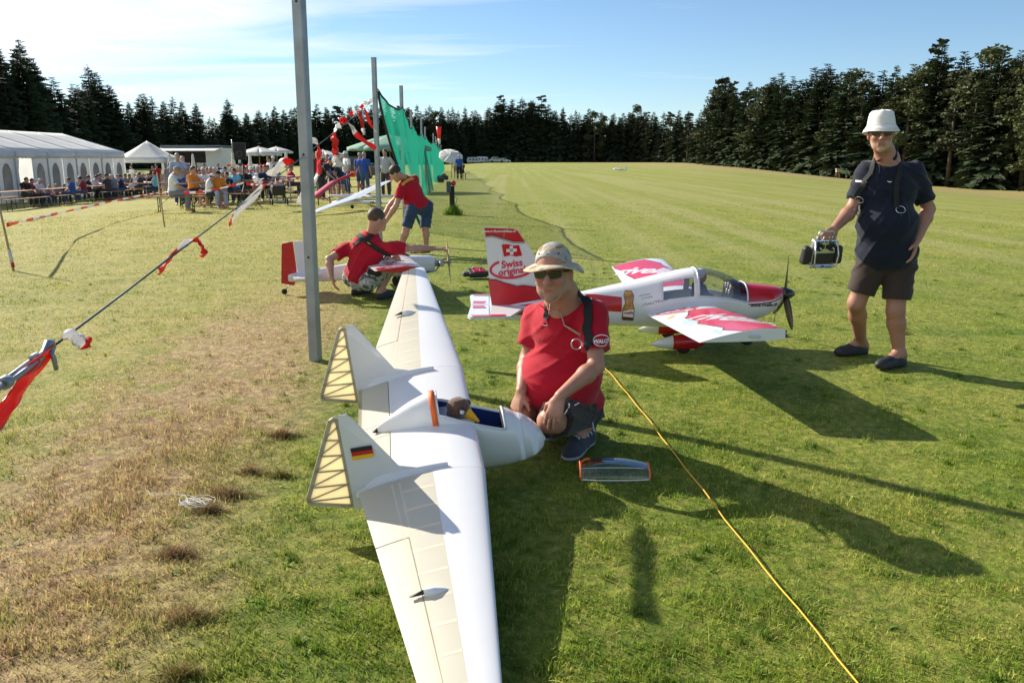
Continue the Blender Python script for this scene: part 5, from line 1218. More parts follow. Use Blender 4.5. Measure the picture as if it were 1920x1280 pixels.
    for k, ang in enumerate((0.06, 2.45, -2.25)):
        P = []
        for r, w, tw in ((0.03, 0.022, 0.9), (0.08, 0.030, 0.75), (0.16, 0.034, 0.55), (0.25, 0.030, 0.40), (0.31, 0.020, 0.32), (0.335, 0.006, 0.3)):
            c = V3(0.888, math.sin(ang)*r*-1, 0.432+math.cos(ang)*r); side = V3(0, math.cos(ang), math.sin(ang)); ch = side*math.cos(tw)+V3(1, 0, 0)*math.sin(tw); nn = np.cross(ch, V3(0, -math.sin(ang), math.cos(ang)))
            P.append([c-ch*w, c+nn*w*0.16, c+ch*w, c-nn*w*0.10])
        MB().grid(P, closed=True).build('propeller_blade', M_PROP, t)
    # wings
    def ztop(x, y, off=0.0, lo=False):
        f = np.clip((0.285-x)/0.57, 0, 1); th = 0.165*0.57; return 0.310+0.075*x+0.085*(abs(y)-0.15)+(-0.6 if lo else 1.0)*float(airfoil_t(f))*th+0.008*math.sin(math.pi*f)+(-off if lo else off)
    fr = np.concatenate([0.5*np.linspace(0, 1, 10)**2, np.linspace(0.5, 1, 8)[1:]])
    wings = {}
    for s in (-1, 1):
        ys = np.concatenate([np.linspace(0.10, 1.70, 9), [1.76, 1.80, 1.815]]); m = MB(); rowsT = []; rowsB = []
        for y in ys:
            e = max(0, (y-1.70)/0.115); lx = 0.285-0.045*e**2.2; tx = -0.285+0.0*e; T = []; Bm = []
            for f in fr:
                x = lx-(lx-tx)*f; zt_, zb_ = ztop(x, y), ztop(x, y, lo=True); T.append((x, s*y, zt_)); Bm.append((x, s*y, zb_))
            rowsT.append(T); rowsB.append(Bm)
        T, Bm = np.array(rowsT), np.array(rowsB)
        m.grid(T if s < 0 else T[::-1]); m.grid(Bm[::-1] if s < 0 else Bm); m.grid(np.array([T[-1], Bm[-1]]), smooth=False); m.grid(np.array([T[:, -1], Bm[:, -1]]), smooth=False)
        w = m.build('wing', M_WHITE, t); wings[s] = w
        m = MB(); P = [(-0.135, s*y, ztop(-0.135, y, 0.0015)) for y in np.linspace(0.75, 1.78, 12)]; m.ribbon(P, np.tile([[0.0018, 0, 0]], (12, 1))); P = [(x, s*0.75, ztop(x, 0.75, 0.0015)) for x in np.linspace(-0.135, -0.28, 5)]; m.ribbon(P, np.tile([[0, 0.0018, 0]], (5, 1))); m.build('aileron_gap', M_LINE, w)
        bevel(MB().box((0.05, s*1.822, 0.468), (0.07, 0.016, 0.018)).build('navigation_light', mat('clear_lamp', (0.5, 0.55, 0.6), 0.1), w), 0.006)
        def on(u, v, e1, c): e2 = np.array([-e1[1], e1[0]]); p = np.array(c)+e1*u+e2*v; return V3(p[0], p[1], ztop(min(0.28, max(-0.28, p[0])), abs(p[1]), 0.002))
        if s < 0: e1 = unit([0.50, -0.86]); c = (0.10, -1.15)
        else: e1 = unit([0.80, -0.60]); c = (-0.02, 1.32)
        if s < 0: band = [(-0.24, -0.62), (-0.13, -0.70), (-0.09, -0.68), (0.08, -1.0), (0.10, -1.0), (0.275, -0.62), (0.275, -0.62)]; band = [(-0.03, -0.50), (0.275, -0.42), (0.278, -1.72), (0.17, -1.80), (-0.02, -1.80), (-0.09, -1.62), (-0.06, -1.55), (-0.13, -1.15), (-0.10, -1.10), (-0.13, -0.80), (-0.09, -0.72)]
        else: band = [(-0.17, 0.62), (0.275, 0.62), (0.278, 1.05), (0.235, 1.20), (0.25, 1.26), (0.17, 1.52), (0.18, 1.58), (0.05, 1.78), (-0.27, 1.80), (-0.27, 1.70), (-0.20, 1.45), (-0.22, 1.38), (-0.16, 1.05), (-0.19, 0.98)]
        ident = lambda u, v: V3(u, v, ztop(min(0.282, u), abs(v), 0.0013))
        print_on([(*poly_shape(band), 0)], ident, 0.05).build('red_band', M_PINKRED, w)
        bl = band+[band[0]]; print_on([(*stroke_shape(bl, 0.010), 0)], lambda u, v: V3(u, v, ztop(min(0.282, u), abs(v), 0.0017)), 0.05).build('band_outline', M_DKRED, w)
        Vt, Ft = text_shape('rivella', 0.37 if s < 0 else 0.32, 0.15, 0.008, 0.92); print_on([(Vt*np.array([0.92, 1.0]), Ft, 0)], lambda u, v: on(u, v, e1, c), 0.04).build('lettering', M_WHITE, w)
        if s < 0:
            e1b = unit([0.75, -0.66]); cb = (-0.10, -0.36)
            rg = ring_shape(0.16, 0.085, 0.016, 40); Vt, Ft = text_shape('Swiss\noriginal', 0.062, 0.1, 0.002)
            print_on([(*rg, 0), (Vt-np.array([0, 0.015]), Ft, 0)], lambda u, v: on(u, v, e1b, cb), 0.03).build('roundel', M_PINKRED, w)
            fl = poly_shape([(0.0, 0.04), (0.12, 0.05), (0.13, 0.14), (0.06, 0.145), (-0.01, 0.13)]); print_on([(*fl, 0)], lambda u, v: on(u, v, e1b, cb)+V3(0, 0, 0.0006), 0.03).build('flag_emblem', M_RED, w)
            cr = [poly_shape([(0.045, 0.088), (0.082, 0.088), (0.082, 0.102), (0.045, 0.102)]), poly_shape([(0.057, 0.076), (0.070, 0.076), (0.070, 0.114), (0.057, 0.114)])]
            print_on([(*q, 0) for q in cr], lambda u, v: on(u, v, e1b, cb)+V3(0, 0, 0.0011), 0.03).build('white_cross', M_WHITE, w)
            print_on([(*stroke_shape([(0.27, -0.36), (0.18, -0.45), (0.05, -0.49), (-0.08, -0.5)], 0.014), 0)], ident, 0.03).build('gold_line', mat('gold_print', (0.72, 0.42, 0.10), 0.4), w)
            print_on([(*stroke_shape([(-0.16, -0.56), (-0.22, -0.64)], 0.03), 0)], ident, 0.03).build('gold_mark', mat('gold_print', (0.72, 0.42, 0.10), 0.4), w)
            bl_ = mat('pale_blue_print', (0.45, 0.66, 0.80), 0.3)
            print_on([(*poly_shape([(-0.15, -0.86), (-0.14, -1.05), (-0.17, -1.2), (-0.20, -1.0)]), 0), (*poly_shape([(-0.11, -1.52), (-0.10, -1.66), (-0.14, -1.72), (-0.15, -1.6)]), 0)], ident, 0.03).build('ice_print', bl_, w)
    # fin, stabiliser
    fin = [(-1.594, 0.982), (-1.36, 0.972), (-1.325, 0.955), (-1.19, 0.76), (-0.90, 0.455), (-0.98, 0.40), (-1.52, 0.34), (-1.535, 0.34)]
    k = len(fin); hh = [0.004, 0.004, 0.004, 0.006, 0.004, 0.03, 0.02, 0.004]; V = [(x, -hh[i]-0.006, z) for i, (x, z) in enumerate(fin)]+[(x, hh[i]+0.006, z) for i, (x, z) in enumerate(fin)]
    tri = [list(q) for q in tessellate_polygon([[Vector((p[0], p[1], 0)) for p in fin]])]
    f_ = MB().add(V, tri+[[q+k for q in f[::-1]] for f in tri]+[[i, (i+1) % k, k+(i+1) % k, k+i] for i in range(k)]).build('fin', M_WHITE, t); bevel(f_, 0.003, 2)
    yo = -0.0135
    side = lambda u, v, o=0.0: V3(u, yo-o-max(0, (0.62-v))*0.085, v)
    top = [(-1.593, 0.981), (-1.36, 0.972), (-1.325, 0.955), (-1.268, 0.87), (-1.36, 0.872), (-1.40, 0.885), (-1.50, 0.915), (-1.535, 0.922), (-1.585, 0.915)]
    bot = [(-1.566, 0.565), (-1.50, 0.56), (-1.44, 0.538), (-1.33, 0.508), (-1.28, 0.515), (-1.16, 0.50), (-0.96, 0.49), (-0.90, 0.455), (-0.98, 0.40), (-1.52, 0.34), (-1.535, 0.34)]
    print_on([(*poly_shape(top), 0), (*poly_shape(bot), 0)], lambda u, v: side(u, v), 0.06).build('red_print', M_RED, f_)
    print_on([(*stroke_shape(top[3:9], 0.008), 0), (*stroke_shape(bot[0:7], 0.008), 0), (*stroke_shape([(p[0], p[1]-0.012) for p in top[3:9]], 0.004), 0)], lambda u, v: side(u, v, 0.001), 0.04).build('dark_outline', M_DKRED, f_)
    rg = np.array([( -1.375+0.17*math.cos(q), 0.652+0.075*math.sin(q)+0.10*math.cos(q)*0.12) for q in np.linspace(2.2, 5.9, 30)]); Vs, Fs = text_shape('Swiss', 0.080, 0.05, 0.002); Vo, Fo = text_shape('original', 0.076, 0.05, 0.002); ro = rotz(0.13)[:2, :2]
    print_on([(*stroke_shape(rg, 0.02), 0), (Vs @ ro.T+[-1.372, 0.690], Fs, 0), (Vo @ ro.T+[-1.372, 0.630], Fo, 0)], lambda u, v: side(u, v, 0.0012), 0.03).build('roundel', M_PINKRED, f_)
    fl = [(-1.455, 0.845), (-1.41, 0.850), (-1.36, 0.838), (-1.315, 0.842), (-1.290, 0.757), (-1.34, 0.750), (-1.385, 0.760), (-1.435, 0.748)]
    print_on([(*poly_shape(fl), 0)], lambda u, v: side(u, v, 0.0014), 0.05).build('flag_emblem', M_RED, f_)
    cr = lambda w, h: (poly_shape([(-w, -h), (w, -h), (w, h), (-w, h)]))
    print_on([(q[0] @ rotz(0.05)[:2, :2].T+[-1.375, 0.800], q[1], 0) for q in (cr(0.042, 0.0125), cr(0.0135, 0.036))], lambda u, v: side(u, v, 0.0022), 0.05).build('white_cross', M_WHITE, f_)
    Vt, Ft = text_shape('www.rc-flugmodellbau.ch', 0.026, 0.15, 0.0005); print_on([(Vt+[-1.475, 0.953], Ft, 0)], lambda u, v: side(u, v, 0.0012), 0.05).build('lettering', M_WHITEPRINT, f_)
    MB().box((-1.455, yo+0.0004, 0.64), (0.0022, 0.0015, 0.66), 0, roty(0.07)).build('rudder_gap', mat('pale_gap', (0.45, 0.42, 0.42), 0.6), f_)
    for s in (-1, 1):
        pl = [(-1.24, 0.015), (-1.40, 0.49), (-1.44, 0.52), (-1.70, 0.53), (-1.72, 0.50), (-1.70, 0.02)]
        m = MB(); k = len(pl); zz = 0.345; V = [(x, s*y, zz+0.011*(0.6 if y > 0.4 else 1)) for x, y in pl]+[(x, s*y, zz-0.011*(0.6 if y > 0.4 else 1)) for x, y in pl]; F = [list(range(k)), list(range(k, 2*k))[::-1]]+[[i, (i+1) % k, k+(i+1) % k, k+i] for i in range(k)]
        st = bevel(m.add(V, F).build('stabiliser', M_WHITE, t), 0.005, 2)
        for pg in ([(-1.43, 0.45), (-1.44, 0.515), (-1.69, 0.525), (-1.70, 0.47)], [(-1.60, 0.05), (-1.58, 0.16), (-1.69, 0.17), (-1.69, 0.05)]):
            V2, F2 = poly_shape(pg); MB().add([(v[0], s*v[1], 0.345+0.0125) for v in V2], F2).build('red_tip_print', M_PINKRED, st)
        MB().box((-1.56, s*0.27, 0.3572), (0.004, 0.46, 0.0015)).build('elevator_gap', M_LINE, st)
    # side prints on the near flank
    def flank(u, v, o=0.0015):
        zb, zt, hw = dims(u); zc = zb+(zt-zb)*0.48; r = (v-zc)/((zt-zc) if v > zc else (zc-zb)); sa = np.sign(r)*min(0.999, abs(r))**(1/0.85); ca = math.sqrt(max(0, 1-sa*sa)); return V3(u, -(hw*abs(ca)**(0.72 if v > zc else 0.62))-o, v)
    print_on([(*poly_shape([(-1.50, 0.335), (-1.02, 0.395), (-0.80, 0.450), (-0.70, 0.452), (-0.49, 0.435), (-0.49, 0.315), (-0.62, 0.322), (-0.74, 0.298), (-0.95, 0.305), (-1.1, 0.268), (-1.5, 0.285)]), 0)], flank, 0.05).build('side_band', M_RED, t)
    Vt, Ft = text_shape('rivella', 0.14, 0.15, 0.004, 0.95); print_on([(Vt+[-0.84, 0.365], Ft, 0)], lambda u, v: flank(u, v, 0.0025), 0.03).build('side_lettering', M_WHITEPRINT, t)
    bt = [(-0.485, 0.285), (-0.395, 0.278), (-0.392, 0.36), (-0.405, 0.405), (-0.398, 0.455), (-0.412, 0.485), (-0.462, 0.487), (-0.475, 0.455), (-0.462, 0.405), (-0.482, 0.36)]; bt = [(p[0], 0.245+(p[1]-0.278)*1.15) for p in bt]
    bo = print_on([(*poly_shape(bt), 0)], lambda u, v: flank(u, v, 0.003), 0.04).build('bottle_print', mat('amber_print', (0.46, 0.22, 0.06), 0.3, var=0.55, vs=18), t)
    print_on([(*stroke_shape(bt+[bt[0]], 0.005), 0)], lambda u, v: flank(u, v, 0.0034), 0.04).build('bottle_outline', mat('brown_print', (0.13, 0.05, 0.025), 0.4), bo)
    print_on([(*poly_shape([(-0.478, 0.278), (-0.396, 0.270), (-0.396, 0.338), (-0.478, 0.322)]), 0)], lambda u, v: flank(u, v, 0.0038), 0.04).build('bottle_label', M_WHITEPRINT, bo)
    Vt, Ft = text_shape('rivella', 0.032, 0.1, 0.001); print_on([(Vt @ rotz(0.08)[:2, :2].T+[-0.437, 0.309], Ft, 0)], lambda u, v: flank(u, v, 0.0046), 0.03).build('bottle_lettering', M_RED, bo)
    print_on([(*poly_shape([(-0.478, 0.247), (-0.398, 0.242), (-0.397, 0.268), (-0.478, 0.276)]), 0)], lambda u, v: flank(u, v, 0.0036), 0.04).build('bottle_base', mat('brown_print', (0.13, 0.05, 0.025), 0.4), bo)
    # handwriting
    M_INK = mat('ink', (0.08, 0.08, 0.10), 0.6); r = np.random.default_rng(3); sh = []
    for y0, x0, x1, amp in ((0.445, -0.355, -0.27, 0.005), (0.425, -0.335, -0.25, 0.006), (0.375, -0.33, -0.12, 0.014)):
        x = np.linspace(x0, x1, 60); sh.append((*stroke_shape(np.stack([x+0.004*np.sin(x*300), y0+(x-x0)*0.25+amp*np.sin(x*260+np.sin(x*90)*2)*(0.4+0.6*r.random(60))], 1), 0.0028), 0))
    print_on(sh, lambda u, v: flank(u, v, 0.002), 0.05).build('handwriting', M_INK, t)
    Vt, Ft = text_shape('www.rivella.ch', 0.040, 0.1, 0.0012); print_on([(Vt+[0.665, 0.368], Ft, 0)], lambda u, v: flank(u, v, 0.002), 0.04).build('web_lettering', M_DARK, t)
    Vt, Ft = text_shape('HB-YRI', 0.030, 0.1, 0.0004); print_on([(*stroke_shape([(0.28, 0.315), (0.44, 0.318)], 0.005), 0)], lambda u, v: flank(u, v, 0.002), 0.04).build('vent_line', mat('pale_grey_print', (0.45, 0.45, 0.47), 0.5), t)
    # undercarriage
    def gear(x, y, z0, red, steer):
        P = []
        for a, zb, zt, w in ((-0.27, 0.075, 0.085, 0.003), (-0.20, 0.050, 0.115, 0.028), (-0.10, 0.034, 0.150, 0.046), (0.0, 0.030, 0.165, 0.052), (0.09, 0.040, 0.150, 0.045), (0.15, 0.065, 0.125, 0.028), (0.175, 0.090, 0.10, 0.004)):
            zc = (zb+zt)/2; P.append([(x+a, y+w*math.cos(q), zc+(zt-zb)/2*math.sin(q)) for q in np.linspace(0, 2*math.pi, 17)[:-1]])
        sp = MB().grid(P, (lambda i, j: 0 if i < 2 else 1) if red else 0, closed=True).build('wheel_spat', [M_WHITE, M_RED], t)
        MB().lathe([(0, -0.018), (0.035, -0.022), (0.058, -0.014), (0.060, 0.0), (0.058, 0.014), (0.035, 0.022), (0, 0.018)], 24, (x-0.01, y, 0.060), rotx(math.pi/2)).build('wheel', M_TYRE, sp)
        MB().tube([(x, y, 0.13), (x+(0.0 if not steer else -0.03), y*0.75, z0)], [0.012, 0.016], 8).build('gear_leg', M_WHITE if not steer else M_GREYMETAL, t); return sp
    gear(0.0, -0.29, 0.30, True, False); gear(0.0, 0.29, 0.30, True, False); g3 = gear(0.60, 0.0, 0.26, False, True)
    Vt, Ft = text_shape('rivella', 0.055, 0.1, 0.001); print_on([(Vt+[0.565, 0.095], Ft, 0)], lambda u, v: V3(u, -0.056, v), 0.03).build('lettering', M_DARK, g3)
    MB().tube([(0.82, -0.02, 0.36), (0.80, -0.03, 0.20)], 0.003, 5).build('vent_tube', M_GREYMETAL, t)
sport_plane()

def aerobatic_plane():
    t = thing('model_aeroplane', 'slender white model aeroplane with red rudder beside the young crouching man', 'model aeroplane', (-1.63, 9.70, 0), 0.30)
    ST = [(-0.98, 0.14, 0.235, 0.010), (-0.5, 0.13, 0.30, 0.05), (0.0, 0.15, 0.37, 0.085), (0.45, 0.17, 0.40, 0.09), (0.68, 0.19, 0.39, 0.085), (0.72, 0.22, 0.37, 0.07)]
    P = []
    for x, zb, zt, w in ST: P.append([(x, w*np.sign(math.cos(q))*abs(math.cos(q))**0.6, (zb+zt)/2+(zt-zb)/2*np.sign(math.sin(q))*abs(math.sin(q))**0.6) for q in np.linspace(0, 2*math.pi, 21)[:-1]])
    m = MB().grid(P, closed=True); m.add(P[-1], [list(range(20))]); m.build('fuselage', M_WHITE, t)
    P = [[(x, w*math.cos(q), z+h*math.sin(q)) for q in np.linspace(0, math.pi, 9)] for x, w, z, h in ((-0.12, 0.01, 0.34, 0.01), (0.02, 0.06, 0.35, 0.09), (0.18, 0.075, 0.37, 0.11), (0.34, 0.05, 0.39, 0.06), (0.44, 0.01, 0.40, 0.0))]; MB().grid(P).build('canopy', mat('smoked_canopy', (0.03, 0.03, 0.035), 0.1, coat=0.5), t)
    def slab(pts, th, nm, m_, par, axis):
        k = len(pts); V = []
        for s in (-1, 1): V += [((p[0], s*th, p[1]) if axis == 'v' else (p[0], p[1], p[2]+s*th)) for p in pts]
        tri = [list(q) for q in tessellate_polygon([[Vector((p[0], p[1], 0)) for p in pts]])]
        return MB().add(V, tri+[[q+k for q in f[::-1]] for f in tri]+[[i, (i+1) % k, k+(i+1) % k, k+i] for i in range(k)]).build(nm, m_, par)
    slab([(-0.62, 0.26), (-0.76, 0.60), (-0.90, 0.605), (-0.87, 0.2), (-0.86, 0.2)], 0.010, 'fin', M_WHITE, t, 'v')
    slab([(-0.875, 0.2), (-0.906, 0.605), (-1.03, 0.58), (-1.06, 0.13), (-0.92, 0.10)], 0.009, 'rudder', M_RED, t, 'v')
    for s in (-1, 1):
        slab([(-0.60, s*0.02, 0.22), (-0.74, s*0.38, 0.22), (-0.92, s*0.38, 0.22), (-0.94, s*0.02, 0.22)], 0.008, 'stabiliser', M_WHITE, t, 'h')
        P = []; 
        for y, lx, tx, z in ((0.07, 0.42, -0.20, 0.375), (0.6, 0.40, -0.16, 0.375), (1.12, 0.38, -0.14, 0.375)):
            fr = np.concatenate([0.4*np.linspace(0, 1, 7)**2, np.linspace(0.4, 1, 6)[1:]]); c = lx-tx
            P.append([(lx-c*f, s*y, z+c*0.14*float(airfoil_t(f))) for f in fr]+[(lx-c*f, s*y, z-c*0.12*float(airfoil_t(f))) for f in fr[::-1]])
        m = MB().grid(P, closed=True); m.add(P[-1], [list(range(len(P[-1])))], 1); w = m.build('wing', [M_WHITE, M_RED], t)
        zt = lambda x, y: 0.377+0.50*0.14*float(airfoil_t((0.34-x)/0.52))+0.006
        print_on([(*poly_shape([(0.02, 0.70), (0.10, 0.70), (0.10, 0.86), (0.02, 0.86)]), 0), (*poly_shape([(-0.12, 1.0), (0.22, 1.06), (0.24, 1.11), (-0.125, 1.11)]), 0)], lambda u, v: V3(u, s*v, zt(u, v)), 0.05).build('red_print', M_PINKRED, w)
        MB().tube([(0.30, s*0.08, 0.17), (0.32, s*0.28, 0.075)], 0.010, 6).build('gear_leg', M_GREYMETAL, t)
        MB().lathe([(0, -0.02), (0.04, -0.02), (0.062, -0.012), (0.062, 0.012), (0.04, 0.02), (0, 0.02)], 20, (0.32, s*0.30, 0.063), rotx(math.pi/2)).build('wheel', M_TYRE, t)
    MB().tube([(-0.95, 0, 0.14), (-1.02, 0, 0.045)], 0.006, 6).build('tail_strut', M_GREYMETAL, t); MB().lathe([(0, -0.01), (0.032, -0.01), (0.032, 0.01), (0, 0.01)], 14, (-1.03, 0, 0.033), rotx(math.pi/2)).build('tail_wheel', M_TYRE, t)
    m = MB(); r = np.random.default_rng(5)
    e = MB().box((0.78, 0, 0.30), (0.12, 0.10, 0.08)).build('engine_block', M_GREYMETAL, t); bevel(e, 0.01)
    for s in (-1, 1):
        m = MB()
        for i in range(5): m.lathe([(0.034, -0.003), (0.034, 0.003)], 14, (0.79, s*(0.06+0.015*i), 0.30), rotx(math.pi/2)); 
        m.tube([(0.79, s*0.04, 0.30), (0.79, s*0.14, 0.30)], 0.025, 12); m.tube([(0.77, s*0.10, 0.28), (0.72, s*0.11, 0.22), (0.60, s*0.10, 0.20)], 0.012, 8); m.build('cylinder_head', M_GREYMETAL, e)
    MB().tube([(0.84, 0, 0.30), (0.90, 0, 0.30)], 0.014, 10).build('prop_shaft', M_GREYMETAL, t)
    MB().lathe([(0.026, 0), (0.022, 0.03), (0.010, 0.05), (0, 0.055)], 14, (0.895, 0, 0.30), roty(math.pi/2)).build('spinner', M_GREYMETAL, t)
    P = []
    for r_, w_, tw in ((-0.25, 0.008, 0.35), (-0.19, 0.022, 0.4), (-0.05, 0.020, 0.8), (0.05, 0.020, -0.8+math.pi), (0.19, 0.022, -0.4+math.pi), (0.25, 0.008, -0.35+math.pi)):
        c = V3(0.905, 0.35*r_, 0.30+r_*0.94); ch = V3(math.sin(tw), math.cos(tw)*0.94, -math.cos(tw)*0.35); P.append([c-ch*w_, c+V3(0.004, 0, 0), c+ch*w_, c-V3(0.004, 0, 0)])
    MB().grid(P, closed=True).build('propeller', mat('pale_wood', (0.45, 0.30, 0.16), 0.4), t)
aerobatic_plane()
# ================================================================ posts, net, wires, tapes on the field
M_GALV = mat('galvanised_steel', (0.30, 0.33, 0.36), 0.45, 0.55, var=0.18, vs=5, bump=0.1, bs=40)
M_ROPE = mat('dark_rope', (0.020, 0.022, 0.024), 0.8)
POSTS = [(-1.52, 6.22), (-2.50, 15.7), (-2.78, 21.6), (-3.75, 31.8), (-4.25, 40.0), (-4.95, 48.5), (-5.6, 60.5), (-6.2, 69.0), (-7.1, 80.0), (-8.0, 93.0), (-9.3, 111.0)]
def posts():
    words = ['tall grey steel post nearest the camera beside the white glider', 'grey steel post at the front end of the green net', 'grey steel post just behind the front corner of the green net']
    for i, (x, y) in enumerate(POSTS):
        lab = words[i] if i < 3 else 'grey post standing up behind the green net, number %s along it' % ['', '', '', 'four', 'five', 'six', 'seven', 'eight', 'nine', 'ten', 'eleven'][i]
        if i >= 3: lab = ['thin grey post above the sagging middle of the green net', 'grey post halfway along the green net', 'grey post past the middle of the green net', 'small grey post on the rear half of the green net', 'small grey post near the rear of the green net', 'very small grey post near the net\'s far end', 'tiny grey post before the last one of the net', 'tiny grey post at the far end of the green net'][i-3]
        t = thing('steel_post', lab, 'post', (x, y, 0), -0.25, 'grey posts along the field')
        h = 3.42 if i == 0 else 3.3; w = 0.078
        p = MB().box((0, 0, h/2-0.1), (w, w, h+0.2)).build('pole', M_GALV, t); bevel(p, 0.008)
        if i < 3:
            if i == 0: t.rotation_euler[1] = 0.006
            MB().box((0, 0, h+0.004), (w+0.006, w+0.006, 0.008)).build('end_cap', M_GALV, t)
            for z in (0.8, 1.55, 2.6): MB().lathe([(0.009, 0.0), (0.009, 0.002), (0, 0.002)], 10, (0, -w/2-0.0005, z), rotx(math.pi/2)).build('bolt_hole', M_DARK, t)
posts()
def net_xy(s):
    ys = [p[1] for p in POSTS[1:]]; xs = [p[0] for p in POSTS[1:]]; return np.interp(s, ys, xs)
M_NET = bpy.data.materials.new('green_netting'); M_NET.use_nodes = True
def net_mat():
    nt = M_NET.node_tree; N = nt.nodes.new; L = nt.links.new; b = nt.nodes['Principled BSDF']; b.inputs['Base Color'].default_value = (0.010, 0.22, 0.150, 1); b.inputs['Roughness'].default_value = 0.6
    a = N('ShaderNodeAttribute'); a.attribute_name = 'tint'; sp = N('ShaderNodeSeparateColor'); L(a.outputs['Color'], sp.inputs[0])
    tr = N('ShaderNodeBsdfTranslucent'); tr.inputs[0].default_value = (0.010, 0.27, 0.18, 1); m1 = N('ShaderNodeMixShader'); m1.inputs[0].default_value = 0.55; L(b.outputs[0], m1.inputs[1]); L(tr.outputs[0], m1.inputs[2])
    # cords are round: seen along the net the upright ones close up, seen square on they leave open meshes
    geo = N('ShaderNodeNewGeometry'); dt = N('ShaderNodeVectorMath'); dt.operation = 'DOT_PRODUCT'; L(geo.outputs['Incoming'], dt.inputs[0]); L(geo.outputs['Normal'], dt.inputs[1])
    ab = N('ShaderNodeMath'); ab.operation = 'ABSOLUTE'; L(dt.outputs['Value'], ab.inputs[0]); mxx = N('ShaderNodeMath'); mxx.operation = 'MAXIMUM'; mxx.inputs[1].default_value = 0.09; L(ab.outputs[0], mxx.inputs[0])
    th = N('ShaderNodeMath'); th.operation = 'DIVIDE'; th.inputs[0].default_value = 0.10; L(mxx.outputs[0], th.inputs[1]); ws = []
    for i in (0, 1):
        m = N('ShaderNodeMath'); m.operation = 'MULTIPLY'; m.inputs[1].default_value = 17.0; L(sp.outputs[i], m.inputs[0]); f = N('ShaderNodeMath'); f.operation = 'FRACT'; L(m.outputs[0], f.inputs[0])
        g = N('ShaderNodeMath'); g.operation = 'LESS_THAN'; g.inputs[1].default_value = 0.13; L(f.outputs[0], g.inputs[0]); ws.append(g.outputs[0])
        if i == 0: L(th.outputs[0], g.inputs[1])
    mx = N('ShaderNodeMath'); mx.operation = 'MAXIMUM'; L(ws[0], mx.inputs[0]); L(ws[1], mx.inputs[1])
    t = N('ShaderNodeBsdfTransparent'); ms = N('ShaderNodeMixShader'); L(mx.outputs[0], ms.inputs[0]); L(t.outputs[0], ms.inputs[1]); L(m1.outputs[0], ms.inputs[2]); L(ms.outputs[0], nt.nodes['Material Output'].inputs[0])
net_mat()
def net():
    t = thing('safety_net', 'long green safety net hanging between the grey posts', 'net', (-2.5, 15.7, 0)); o0 = np.array([-2.5, 15.7, 0])
    S = np.concatenate([np.linspace(15.9, 24, 40), np.linspace(24, 60, 110)[1:], np.linspace(60, 111, 70)[1:]]); T = np.linspace(0, 1, 22); P = []; C = []
    py = np.array([p[1] for p in POSTS[1:]])
    def sag(s): i = int(np.clip(np.searchsorted(py, s)-1, 0, len(py)-2)); f = (s-py[i])/(py[i+1]-py[i]); return 2.78-0.34*4*f*(1-f)*(0.9 if i else 0.55)
    for s in S:
        zt = sag(s); row = []; cr = []
        near = max(0.0, 1-(s-15.9)/7.0)
        for v in T:
            q = s+near*(1-v)*1.9+0.05*math.sin(v*9+s); z = 0.04+(zt-0.04)*v
            bil = (1-v)*0.30*(1+0.4*math.sin(s*0.35))+0.05*math.sin(s*1.3+2*v)*(1-v*0.6)+0.03*math.sin(s*3.7+1.5*v)*(1-v*0.5)+near*(1-v)**2*0.35
            row.append((net_xy(q)+0.05+bil, q, z)); cr.append((s, z*1.0+0.3*math.sin(s), 0))
        P.append(row); C.append(cr)
    P = np.array(P)-o0; n, k = P.shape[:2]; i, j = np.meshgrid(np.arange(n-1), np.arange(k-1), indexing='ij'); i = i.ravel(); j = j.ravel()
    Q = np.stack([i*k+j, (i+1)*k+j, (i+1)*k+j+1, i*k+j+1], 1); link('netting', mesh_np('netting', P.reshape(-1, 3), Q, [M_NET], tint=np.array(C).reshape(-1, 3)), t)
    MB().tube([P[q, -1]+[0, 0, 0.012] for q in range(0, n, 3)], 0.022, 5).build('top_rope', M_ROPE, t); MB().tube(list(P[0]), 0.024, 5).build('edge_rope', M_ROPE, t)
    r = np.random.default_rng(2); m = MB()
    for q in range(8): m.tube([np.array([0.6+0.1*q+0.1*math.sin(a*2+q), 1.0+0.25*math.cos(a+q)-1.3, 0.03+0.05*abs(math.sin(a+q))]) for a in np.linspace(0, 5, 14)], 0.005, 4)
    MB().tube([np.array(at(712, 172, 15.7))-o0, P[0, -1]], 0.010, 5).build('tie_rope', M_ROPE, t)
net()

